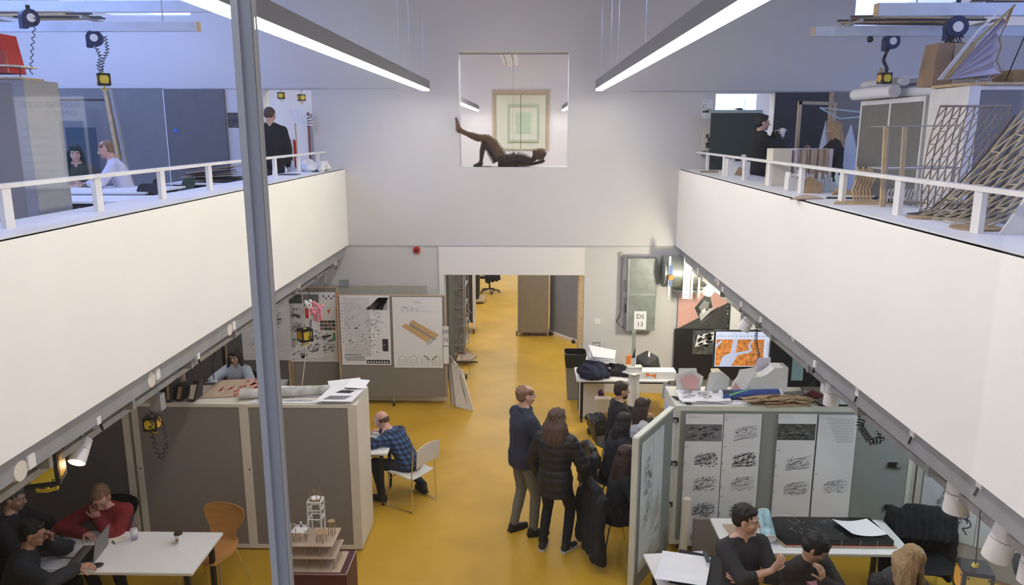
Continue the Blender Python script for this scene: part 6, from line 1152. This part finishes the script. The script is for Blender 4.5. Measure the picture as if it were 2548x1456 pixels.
t = thing('mirror_box_model', (3.32, 9.25, Z4), 'box model faced with warm mirrored sheet on the right parapet', 'model'); mb = MB(); n = 16; pts = [(-.18+.36*i/n, -.135+.004*sin(i*2.3+i*i)) for i in range(n+1)]
MB().bx(-.2, .22, -.12, .12, 0, .43).bx(.19, .22, -.16, -.12, 0, .43).build('body', mat('lilac_white_card', (.62, .58, .68)), t)
for (x0, y0_), (x1, y1_) in zip(pts, pts[1:]): mb.add([(x0, y0_, .0), (x1, y1_, .0), (x1, y1_, .425), (x0, y0_, .425)], [(0, 1, 2, 3)])
mb.build('mirror_sheet', mat('bronze_mirror', (.55, .44, .37), .22, 1., var=.35, scale=5, sx=(9, 9, 1)), t)
MB().ell((0.0, -.17, .08), (.03, .02, .03)).build('yellow_blob', mat('pale_yellow_paper', (.75, .65, .42)), t)
def castle(p, s, lb, m, rz=0, seed=1):
    q = random.Random(seed); t = thing('white_castle_model', p, lb, 'model', rz); mb = MB()
    for k in range(5): x = (-.5+.25*k)*s; h = s*q.uniform(.6, 1.2); mb.bx(x, x+.24*s, -.2*s, .2*s, 0, h*.7); mb.bx(x+.02*s, x+.09*s, -.2*s, .2*s, h*.7, h)
    mb.build('walls', m, t); MB().lathe((s*.1, -.22*s, s*.1), [(.001, 0), (.10*s, 0), (.10*s, .02*s), (.001, .02*s)]).build('round_step', m, t)
castle((2.97, 8.55, Z4), .26, 'white crenellated card model below the mirrored box', WM, .1, 4); castle((3.2, 8.25, Z4), .22, 'pale blue-white stepped model right of the crenellated one', mat('blue_white_card', (.55, .65, .72)), -.2, 9)
t = thing('brown_folded_model', (2.96, 8.12, Z4), 'brown folded card hut model at the fourth railing post', 'model'); MB().prism([(-.09, -.08, 0), (.08, -.1, 0), (.1, -.06, .1), (-.02, -.04, .16), (-.1, -.04, .1)], (.02, .14, 0)).build('hut', CARD, t)
heap((3.15, 7.65, Z4), (.16, .1, .11), 'lumpy brown cylindrical model on the right parapet', 'brown_lump_model', CARD, 14, 8, 'model', .01)
t = thing('dark_plan_base', (3.1, 7.5, Z4), 'white and black layered base with a small arch, right parapet', 'model'); MB().prism([(-.25, -.1, 0), (.2, -.18, 0), (.3, .0, 0), (-.1, .1, 0)], (0, 0, .012)).build('black_layer', BLACK, t); MB().prism([(-.2, -.07, .012), (.18, -.14, .012), (.26, .0, .012), (-.08, .08, .012)], (0, 0, .01)).build('white_layer', WM, t)
tag(MB().prism([(-.32, -.30, 0), (.02, -.22, 0), (.05, .02, 0), (-.02, .22, 0)], (0, 0, .010)).build('overhanging_sheet', CARDL, None), 'thin card sheet overhanging the right parapet edge', 'sheet').location = (2.78, 7.55, Z4-.0)
t = thing('wavy_timber_model', (2.98, 6.95, Z4), 'curved fin model of thin pale timber on the right parapet', 'model')
for k in range(6): MB().tube([(-.05+.03*k, 0, .02), (-.07+.03*k, .01, .12), (-.04+.03*k, 0, .22), (-.05+.025*k, .0, .32-.02*(k % 2))], .011, seg=5).build('fin', BALSA, t)
MB().prism([(-.28, -.12, 0), (.25, -.16, 0), (.32, .12, 0), (-.16, .12, 0)], (0, 0, .012)).build('base', BALSA, t)
t = thing('white_fence_model', (3.32, 7.0, Z4), 'white model with a row of tiny arches beside the curved fins', 'model'); MB().prism([(-.16, -.16, 0), (.22, -.12, 0), (.24, .12, 0), (-.12, .15, 0)], (0, 0, .012)).build('base', CARD, t)
for k in range(10): MB().tube([(-.12+.03*k, -.1+.006*k, .012), (-.12+.03*k, -.1, .10), (-.105+.03*k, -.1, .13)], .006, seg=5).build('arch', WM, t)
heap((3.34, 7.06, Z4+.012), (.14, .08, .07), 'white plaster mound behind the tiny arches', 'plaster_mound', WM, 8, 8, 'model')
t = thing('slender_frame_model', (3.18, 6.62, Z4), 'slender timber and steel frame model with two shelves, right parapet', 'model')
P_ = lambda px, py: D(px, py, 6.6)-V((3.18, 6.62, Z4))
for (x0, x1, m) in ((2205, 2193, BALSA), (2252, 2238, mat('pale_timber_lining', (.5, .4, .26))), (2390, 2362, STEELP), (2212, 2200, STEEL)):
    a, b = P_(x0, 316), P_(x1, 524); b.z = 0; wd = .018 if m in (BALSA,) or x0 == 2252 else .004; MB().hexa([b+V(q) for q in ((-wd, -.01, 0), (wd, -.01, 0), (wd, .01, 0), (-wd, .01, 0))]+[a+V(q) for q in ((-wd, -.01, 0), (wd, -.01, 0), (wd, .01, 0), (-wd, .01, 0))]).build('upright', m, t)
for py, m in ((315, STEEL), (420, None)): 
    a, b = P_(2205, py), P_(2390, py-3); MB().tube([a, b], .005).tube([a+V((.0, .3, 0)), b+V((0, .3, 0))], .004).tube([a, a+V((0, .3, 0))], .004).tube([b, b+V((0, .3, 0))], .004).build('rail', STEELP, t)
a, b = P_(2205, 422), P_(2385, 420); MB().prism([a, b, b+V((0, .28, 0)), a+V((0, .28, 0))], (0, 0, .004)).build('white_shelf', WM, t)
MB().tube([(-.15, 0, .02), (-.05, .05, .045), (.1, 0, .03), (.25, .05, .06), (.3, 0, .012)], .004).tube([(-.1, -.03, .01), (.05, -.05, .03), (.2, 0, .01)], .004).build('base_wire', STEELP, t)
# lattice tower of battens
t = thing('lattice_model', (3.35, 6.05, Z4), 'tall flared lattice tower of thin timber strips behind the railing', 'model'); cx_ = 0
def lat(P, m, nm, rad=.006, diag=1):
    """diagrid over a grid of points P[j][i]"""
    nj, ni = len(P), len(P[0]); k = 0; mbs = [MB() for _ in range(4)]
    for i in range(ni): mbs[0].tube([P[j][i] for j in range(nj)], rad, seg=4)
    for s_ in (1,) if diag == 1 else (1, -1):
        for i0 in range(-nj, ni+nj):
            run = [];
            for j in range(nj):
                i = i0+s_*j
                if 0 <= i < ni: run.append(P[j][i])
            if len(run) > 1: mbs[1 if s_ > 0 else 2].tube(run, rad*.9, seg=4)
    for j in range(0, nj-1, 1):
        for i in range(j % 3, ni-1, 3): mbs[3].tube([P[j][i], P[j][i+1]], rad*.8, seg=4)
    for mm, nn in zip(mbs, ('upright_strips', 'diagonal_strips', 'cross_diagonal_strips', 'short_ties')):
        if mm.v: mm.build(nn if nm == '' else nm+'_'+nn, m, t)
OR = V((3.35, 6.05, Z4)); WT = mat('weathered_batten', (.33, .24, .16), .7, var=.2, scale=10); WT2 = mat('pale_batten', (.50, .42, .28), .7, var=.2, scale=10)
P = []
for j in range(10):
    v_ = j/9; row = []
    for i in range(11):
        u_ = i/10; xt = 2340+175*u_; xb = 2285+150*u_; px = xb+(xt-xb)*v_**.7-18*sin(v_*pi)*(1-u_); py = 548-284*v_; q = D(px, py, 6.35-.25*cos(u_*pi)); q.z = max(q.z, Z4+.005) if j else Z4+.005; row.append(q-OR)
    P.append(row)
lat(P, WT, '')
MB().tube([p for p in P[-1]], .009, seg=5).build('top_rail', WT, t)
t = thing('lattice_model', (3.2, 5.45, Z4), 'sweeping net-like lattice of pale and dark battens, right photo edge', 'model'); OR = V((3.2, 5.45, Z4)); P = []
for j in range(9):
    v_ = j/8; row = []
    for i in range(8):
        u_ = i/7; a = (2265+190*u_, 552+14*u_); b = (2545+120*u_, 275+60*u_); px = a[0]+(b[0]-a[0])*(v_**(1.15-.5*u_)); py = a[1]+(b[1]-a[1])*(v_**(1.1+.5*(1-u_)))-0; q = D(px, py, 5.75-.65*u_+.15*sin(v_*pi)); q.z = max(q.z, Z4+.012); row.append(q-OR)
    P.append(row)
lat(P, WT2, '', .0075, 1)
P2 = [[p+V((.06, .18, -.03)) for p in r_] for r_ in P]; 
for r_ in P2:
    for p in r_: p.z = max(p.z, .012)
lat(P2, mat('dark_batten', (.10, .085, .06), .8), 'inner', .0065, 1)
for x, y, r_ in ((2.95, 5.75, .12), (3.3, 5.85, .12), (2.98, 5.12, .16), (3.3, 5.0, .1)): MB().lathe((x-3.2, y-5.45, 0), [(.001, 0), (r_, 0), (r_, .012), (.001, .012)], None, 14).build('base_disc', CARD, t)
tag(MB().prism([(-.05, -.02, 0), (.30, -.05, 0), (.42, .0, .75), (.22, 0, .55), (.08, 0, .2)], (0, .02, 0)).build('white_sail_model', WM, None), 'white curved sail shape cut by the right photo edge', 'model').location = (3.02, 4.86, Z4)
# ============================================================ WINDOW NICHE: THE RECLINING RIBBED FIGURE
t = thing('reclining_sculpture', (-.4, 13.34, WZ0), 'life-size reclining ribbed wooden figure in the wall opening', 'sculpture'); RBM = mat('burnt_timber_ribs', (.035, .022, .016), .7, var=.3, scale=10)
S = lambda px, py, y=13.34: D(px, py, y)-V((-.4, 13.34, WZ0))
def ribs(pts, n, m, nm, ax, flat_=1.):
    """slices stacked along a limb: pts = (px, py, radius px)"""
    pp = [(S(q[0], q[1], *q[3:]), q[2]*.0082) for q in pts]; mb = MB(); L = [0]
    for (a, _), (b, _) in zip(pp, pp[1:]): L.append(L[-1]+(b-a).length)
    for k in range(n):
        for e, th in ((0, .62),):
            d0 = L[-1]*k/n; d1 = L[-1]*(k+th)/n; rg = []
            for d in (d0, d1):
                i = max(j for j in range(len(L)-1) if L[j] <= d+1e-6); f = (d-L[i])/(L[i+1]-L[i]); c = pp[i][0].lerp(pp[i+1][0], f); r = pp[i][1]*(1-f)+pp[i+1][1]*f; dr = (pp[i+1][0]-pp[i][0]).normalized(); a = V((0, 1, 0)); b = dr.cross(a)
                rg.append([c+(a*cos(q*2*pi/12)*flat_+b*sin(q*2*pi/12))*r for q in range(12)])
            mb.loft(rg, None, True, False)
    mb.tube([p for p, _ in pp], [r*.72 for _, r in pp], seg=10); return mb.build(nm, m, t)
ribs([(1134, 292, 2, 13.12), (1138, 308, 4, 13.12), (1141, 322, 6.5, 13.12), (1147, 326, 6, 13.13), (1162, 333, 5.5, 13.17), (1178, 339, 8.5, 13.22), (1192, 344, 9.5, 13.28), (1208, 343, 8)], 26, mat('ochre_timber_ribs', (.13, .07, .035), .7, var=.3), 'raised_lower_leg', 0)
ribs([(1204, 342, 7), (1213, 345, 9), (1226, 358, 12), (1240, 380, 14), (1248, 398, 15)], 20, mat('ochre_timber_ribs', (.20, .11, .055)), 'raised_thigh', 0)
ribs([(1206, 352, 7), (1200, 375, 6), (1197, 400, 4), (1196, 408, 6), (1178, 414, 3)], 26, RBM, 'standing_lower_leg', 0); ribs([(1207, 354, 8), (1222, 372, 12), (1240, 400, 14)], 16, RBM, 'standing_thigh', 0)
ribs([(1240, 402, 14), (1262, 402, 15), (1285, 398, 17), (1305, 400, 15), (1320, 402, 10)], 26, RBM, 'torso', 0, 1.5)
ribs([(1318, 402, 6), (1328, 396, 6), (1333, 388, 8)], 8, RBM, 'neck', 0); ribs([(1326, 384, 8), (1334, 382, 12), (1346, 384, 13), (1356, 390, 9)], 18, mat('ochre_timber_ribs', (.20, .11, .055)), 'head', 0)
ribs([(1300, 408, 5), (1325, 408, 4), (1350, 402, 4), (1355, 398, 3)], 18, RBM, 'arm', 0)
tag(MB().prism([(-.14, -.08, 0), (.1, -.1, 0), (.12, .06, 0), (-.1, .08, 0)], (0, 0, .008)).build('dark_offcut', BLACK, None), 'flat dark offcut on the sill under the raised leg', 'offcut').location = (-.75, 13.3, WZ0)
t = thing('ceiling_ducts', (-.42, 15.0, 6.1), 'three white ceiling tubes seen at the top of the wall opening', 'duct')
for k, (x, r_) in enumerate(((-.12, .045), (.0, .075), (.13, .055))): MB().cone((x, -.6, .05), (x, 3.2, .05), r_, seg=16).build('tube', WM, t)
MB().bx(-.2, .22, 0, .05, .12, .15).cone((0, 0, .15), (0, 0, 1.1), .01).build('hanger', STEEL, t)
# ============================================================ PEOPLE
RW = mat('dark_red_wool', (.20, .015, .018), .9, var=.15, scale=30, bump=.3); CHAR = mat('charcoal_wool', (.030, .030, .033), .9, bump=.3, scale=30); SHIRT = mat('pale_shirt', (.60, .58, .66), .7); PBL = mat('pale_blue_wool', (.52, .55, .64), .9, bump=.3, scale=40)
NVJ = mat('navy_jacket', (.022, .028, .05), .8); OLG = mat('olive_trousers', (.16, .155, .125), .9, bump=.3, scale=30); FLF = mat('grey_fluff', (.50, .50, .52), .95, bump=.8, scale=40); BRJ = mat('dark_brown_jacket', (.035, .028, .028), .9)
# checked shirt
pm = bpy.data.materials.new('blue_check_cloth'); pm.use_nodes = True; nt = pm.node_tree; b_ = nt.nodes['Principled BSDF']; b_.inputs['Roughness'].default_value = .9; tc = nt.nodes.new('ShaderNodeTexCoord'); sx = nt.nodes.new('ShaderNodeSeparateXYZ'); nt.links.new(tc.outputs['Object'], sx.inputs[0]); fs_ = []
def mth(op, a, b=None):
    n = nt.nodes.new('ShaderNodeMath'); n.operation = op
    for i, q in enumerate((a, b)):
        if q is None: continue
        if isinstance(q, (int, float)): n.inputs[i].default_value = q
        else: nt.links.new(q, n.inputs[i])
    return n.outputs[0]
for ax, fr in ((0, 17.), (2, 17.)): fs_.append(mth('GREATER_THAN', mth('FRACT', mth('MULTIPLY', mth('ADD', sx.outputs[ax], 5.), fr)), .5))
sm_ = mth('MULTIPLY', mth('ADD', fs_[0], fs_[1]), .5); rp = nt.nodes.new('ShaderNodeValToRGB'); rp.color_ramp.interpolation = 'CONSTANT'; e = rp.color_ramp.elements; e[0].color = (.012, .014, .025, 1); e[0].position = 0; e[1].position = .8; e[1].color = (.055, .125, .28, 1); q = e.new(.4); q.color = (.025, .05, .12, 1); nt.links.new(sm_, rp.inputs[0]); nt.links.new(rp.outputs[0], b_.inputs[0]); MATS['blue_check_cloth'] = pm
JEAN = mat('dark_jeans', (.02, .022, .03), .9)
# the two standing in the middle
person('man in navy fleece and grey-green trousers standing in profile on the yellow floor', (-.05, 8.24, 0), R(-62), hip=.95, lean=(-2, 6), head=(-8, 2), LF=(-.09, -.06), RF=(.11, .08), toes=(5, -12), LH=(-.10, .30, 1.12), RH=(.14, .30, 1.08), nL=(1, 0, 0), nR=(-1, 0, 0), s=1.055, hair=('receding', HSAND), top='fleece', topm=NVJ, thick=.030, legm=OLG, collar=.055, hem=-.12)
t = bpy.data.objects.get('scarf.001')
person('person in black puffer coat with long wavy brown hair, seen from behind', (.31, 7.86, 0), R(-22), hip=.90, lean=(0, 4), head=(-25, 3), LF=(-.13, -.02), RF=(.13, .04), toes=(6, -22), LH=(-.26, .16, .84), RH=(.27, .20, .86), LE=(-1, -.5, -.2), RE=(1, -.5, -.2), s=1.0, hair=('wavy', HBR), top='puffer_coat', topm=mat('black_nylon', (.014, .014, .015), .55), thick=.040, puff=True, legm=mat('black_denim', (.010, .010, .011), .9), collar=.05, hem=-.20, shoem=mat('black_trainer', (.02, .02, .022), .7), solem=mat('pale_sole', (.5, .5, .5)))
# swoosh-like mark on the trainer is a plain curved fleck
for o in [x for x in bpy.data.objects if x.name.startswith('shoe') and x.parent and 'puffer' in x.parent['label']][1:2]:
    mb = MB(); r0 = V((.17, .06, .045)); k = V((.158, .05, .035)); mb.add([(.183, .10, .065), (.186, .03, .04), (.184, .02, .055), (.185, .035, .06)], [(0, 1, 2, 3)])
    mb.build('side_mark', WHITE, o)
# checked shirt man
person('bald man in blue checked shirt working at a laptop on a white chair', (-1.50, 9.04, 0), R(62), hip=.50, lean=(26, 54), head=(5, 22), LF=(-.20, .30), RF=(.22, -.05, .11), toes=(10, -20), LH=(-.16, .55, .80), RH=(.10, .52, .80), nL=(0, 0, -1), nR=(0, 0, -1), hL=(.3, 1, 0), hR=(-.3, 1, 0), skin=SKIN3, hair=('bald', HBR), top='checked_shirt', topm=pm, thick=.018, legm=JEAN, hem=-.05)
# the seated group in the middle
person('young man in black hoodie with cropped dark hair, seated by the white column', (1.22, 9.92, 0), R(-78), hip=.52, lean=(2, 8), head=(0, 6), LF=(-.15, .42), RF=(.15, .42), LH=(-.15, .45, .78), RH=(.15, .45, .78), nL=(0, 0, -1), nR=(0, 0, -1), hair=('short', HDB), beard=HDB, skin=SKIN2, top='hoodie', topm=mat('black_cotton', (.012, .012, .013), .9), thick=.026, collar=.035)
person('woman in fluffy pale grey jumper with long dark brown hair', (1.38, 9.30, 0), R(-72), hip=.52, lean=(4, 14), head=(-12, 6), w=.93, LF=(-.12, .42), RF=(.12, .42), LH=(-.1, .45, .78), RH=(.15, .42, .78), nL=(0, 0, -1), nR=(0, 0, -1), hair=('long', HDB), skin=SKIN2, top='fluffy_jumper', topm=FLF, thick=.030)
person('dark-haired woman in a dark coat seen from behind, middle of the seated group', (1.05, 8.78, 0), R(-78), hip=.52, lean=(6, 16), head=(10, 6), w=.93, LF=(-.12, .42), RF=(.12, .42), LH=(-.15, .46, .78), RH=(.15, .45, .78), nL=(0, 0, -1), nR=(0, 0, -1), hair=('long', HB), top='coat', topm=mat('blackish_blue_cloth', (.012, .013, .02), .9), thick=.035, legm=mat('blue_denim', (.05, .07, .11), .9))
person('woman with very long dark brown hair sitting nearest, behind the cabinet leaf', (.98, 7.78, 0), R(-80), hip=.52, lean=(4, 12), head=(15, 8), w=.93, LF=(-.12, .38), RF=(.12, .38), LH=(-.1, .34, .72), RH=(.12, .34, .72), hair=('longer', haircol('deep_brown_hair', (.035, .014, .010))), top='black_jumper', topm=DARK, thick=.02)
# left table
person('man in dark red zip jumper reading, chin in hand, at the left table', (-4.22, 7.12, 0), R(186), hip=.52, lean=(14, 34), head=(6, 28), LF=(-.12, .30), RF=(.12, .30), LH=(.04, .30, .90), RH=(.16, .36, .785), LE=(-.8, .2, -1), RE=(1, -.3, .2), hL=(.1, .3, 1), nL=(.2, -1, .1), hR=(-1, .5, 0), nR=(0, 0, -1), hair=('short', HSAND), skin=SKIN3, top='jumper', topm=RW, thick=.028, legm=JEAN, glasses=True, collar=.03, vox=.0065)
person('man with greying dark hair at the left photo edge, listening', (-5.08, 6.68, 0), R(-80), hip=.52, lean=(6, 14), head=(0, 10), LF=(-.12, .42), RF=(.12, .42), LH=(-.1, .40, .785), RH=(.1, .38, .785), nL=(0, 0, -1), nR=(0, 0, -1), hair=('short', HGR), skin=SKIN2, top='dark_jumper', topm=mat('blackish_wool', (.020, .019, .020), .95), thick=.028, vox=.0065)
person('man with glasses and dark coat reaching to the laptop, lower left corner', (-4.60, 6.05, 0), R(-68), hip=.50, lean=(12, 24), head=(-8, 12), LF=(-.12, .40), RF=(.12, .40), LH=(-.06, .32, 1.0), RH=(.14, .54, .80), LE=(-1, .4, -1), RE=(1, 0, -.4), hL=(.3, .2, 1), nL=(.6, -.8, 0), hR=(.1, 1, .1), nR=(-.3, 0, -1), hair=('short', HB), skin=mat('tan_skin', (.50, .27, .17), .5), top='coat', topm=mat('dark_slate_wool', (.028, .030, .034), .95), thick=.032, glasses=True, vox=.0065)
# woman with silver laptop
person('woman in pale blue jumper with long brown hair at a silver laptop', (-4.60, 11.55, 0), R(176), hip=.52, lean=(4, 12), head=(4, 14), w=.93, LF=(-.12, .40), RF=(.12, .40), LH=(-.16, .46, .80), RH=(.16, .46, .80), LE=(-1, 0, -.3), RE=(1, 0, -.3), nL=(0, 0, -1), nR=(0, 0, -1), hair=('long', HDB), top='jumper', topm=PBL, thick=.028)
# right
person('young man in charcoal jumper with arms crossed, short dark hair, lower right', (1.76, 5.72, 0), R(194), hip=.93, lean=(-3, 5), head=(52, 4), twist=0, LF=(-.12, 0), RF=(.12, 0), LH=(.05, .19, 1.18), RH=(-.13, .25, 1.25), LE=(-1, .35, -.5), RE=(1, .35, -.5), hL=(1, -.1, .1), nL=(0, -1, .2), hR=(-.7, .05, .7), nR=(0, -1, 0), s=.985, hair=('short', HB), skin=SKIN, top='jumper', topm=CHAR, thick=.022, legm=JEAN, sleeve=.35, vox=.006)
person('man with black fringe and glasses, pink shirt under dark jacket, hand at mouth', (2.34, 6.0, 0), R(200), hip=.61, lean=(8, 20), head=(40, 24), LF=(-.12, .35), RF=(.12, .35), LH=(.03, .34, 1.04), RH=(-.05, .30, .8), LE=(-1, .3, -1), hL=(.2, -.1, 1), nL=(.3, -1, 0), hair=('fringe', HB), skin=mat('light_tan_skin', (.55, .34, .23), .5), top='jacket', topm=BRJ, thick=.030, legm=JEAN, glasses=True, collar=.02, vox=.0065)
pk = [o for o in bpy.data.objects if o.name.startswith('person') and 'pink shirt' in o.get('label', '')][0]
mb = MB(); mb.loft([[V((x*w_, y+.030*cos(x*1.4), z)) for x in (-1, -.5, 0, .5, 1)]+[V((x*w_, y-.05, z)) for x in (1, -1)] for w_, y, z in ((.055, .20, .62), (.06, .225, .72), (.062, .245, .82), (.06, .255, .90), (.075, .245, .965))]); mb.build('pink_shirt', mat('pink_shirt_cloth', (.48, .20, .24), .8), pk)
person('blonde woman with long hair bending her head down, lower right', (3.04, 5.88, 0), R(205), hip=.60, lean=(10, 24), head=(25, 26), w=.93, LF=(-.12, .35), RF=(.12, .35), LH=(-.1, .36, .74), RH=(.1, .36, .74), hair=('drape', HBLO), top='grey_coat', topm=mat('slate_coat', (.05, .055, .065), .9), thick=.034, vox=.0065)
person('dark head of a person bent low before the blonde woman, at the bottom edge', (2.72, 5.2, 0), R(-10), hip=.50, lean=(10, 30), head=(0, 30), LF=(-.12, .35), RF=(.12, .35), LH=(-.1, .40, .73), RH=(.1, .40, .73), hair=('short', HB), top='dark_jumper', topm=DARK, thick=.02)
person('person with curly black hair in black, in the dark corner right of the monitor', (4.12, 10.35, 0), R(30), hip=.50, lean=(4, 16), head=(0, 10), LF=(-.12, .35), RF=(.12, .35), LH=(-.1, .36, .76), RH=(.1, .36, .76), hair=('wavy', HB), skin=SKIN2, top='black_coat', topm=DARK, thick=.035)
# mezzanines
person('woman with long dark hair in an olive top at the left mezzanine table', (-6.30, 10.72, ZM), R(-165), hip=.55, lean=(6, 16), head=(15, 10), w=.93, LF=(-.12, .38), RF=(.12, .38), LH=(-.12, .36, .785), RH=(.12, .36, .785), hair=('long', HB), skin=SKIN, top='olive_top', topm=mat('olive_cloth', (.06, .055, .035), .9), thick=.02)
person('man in pale lilac shirt with receding sandy hair at the left mezzanine table', (-5.58, 10.58, ZM), R(108), hip=.62, lean=(10, 26), head=(0, 16), LF=(-.12, .38), RF=(.12, .38), LH=(-.1, .44, .80), RH=(.1, .46, .80), nL=(0, 0, -1), nR=(0, 0, -1), hair=('receding', HSAND), skin=SKIN3, top='shirt', topm=SHIRT, thick=.022, legm=JEAN, collar=.02)
person('man in black seen from behind in the left mezzanine doorway, by the window post', (-4.20, 12.62, ZM), R(12), hip=.97, lean=(0, 5), head=(-20, 12), s=1.07, hair=('crop', HBR), top='black_jacket', topm=DARK, thick=.035, legm=JEAN)
person('man in black with dark hair sipping from a white cup, right mezzanine', (3.50, 11.9, ZM), R(-88), hip=.95, lean=(0, 5), head=(0, 0), s=1.0, LH=(-.05, .27, 1.46), RH=(.05, .25, 1.42), LE=(-1, 0, -1), RE=(1, 0, -1), hL=(.3, 1, .5), hR=(-.3, 1, .5), hair=('short', HB), top='black_hoodie', topm=mat('black_cotton', (.012, .012, .013)), thick=.035, collar=.05)
t = thing('white_cup', D(1945, 330, 11.9), 'white cup held up by the man in black', 'cup'); MB().cone((0, 0, -.06), (.02, 0, .06), .035, .045, seg=18).build('cup', WHITE, t); MB().tube([(-.04, 0, .03), (-.10, 0, .03), (-.10, 0, -.02), (-.035, 0, -.03)], .006).build('handle', WHITE, t)
person('blonde woman in a black jumper facing left on the right mezzanine', (4.68, 11.95, ZM), R(75), hip=.9, lean=(0, 4), head=(-12, 2), s=.97, w=.93, LH=(-.12, .34, 1.12), RH=(.0, .36, 1.20), LE=(-1, 0, -1), RE=(1, 0, -1), hL=(.3, .7, .8), hR=(-.1, .6, 1), hair=('long', HBLO), top='black_jumper', topm=mat('blackish_wool', (.02, .019, .02)), thick=.03)
finalize()
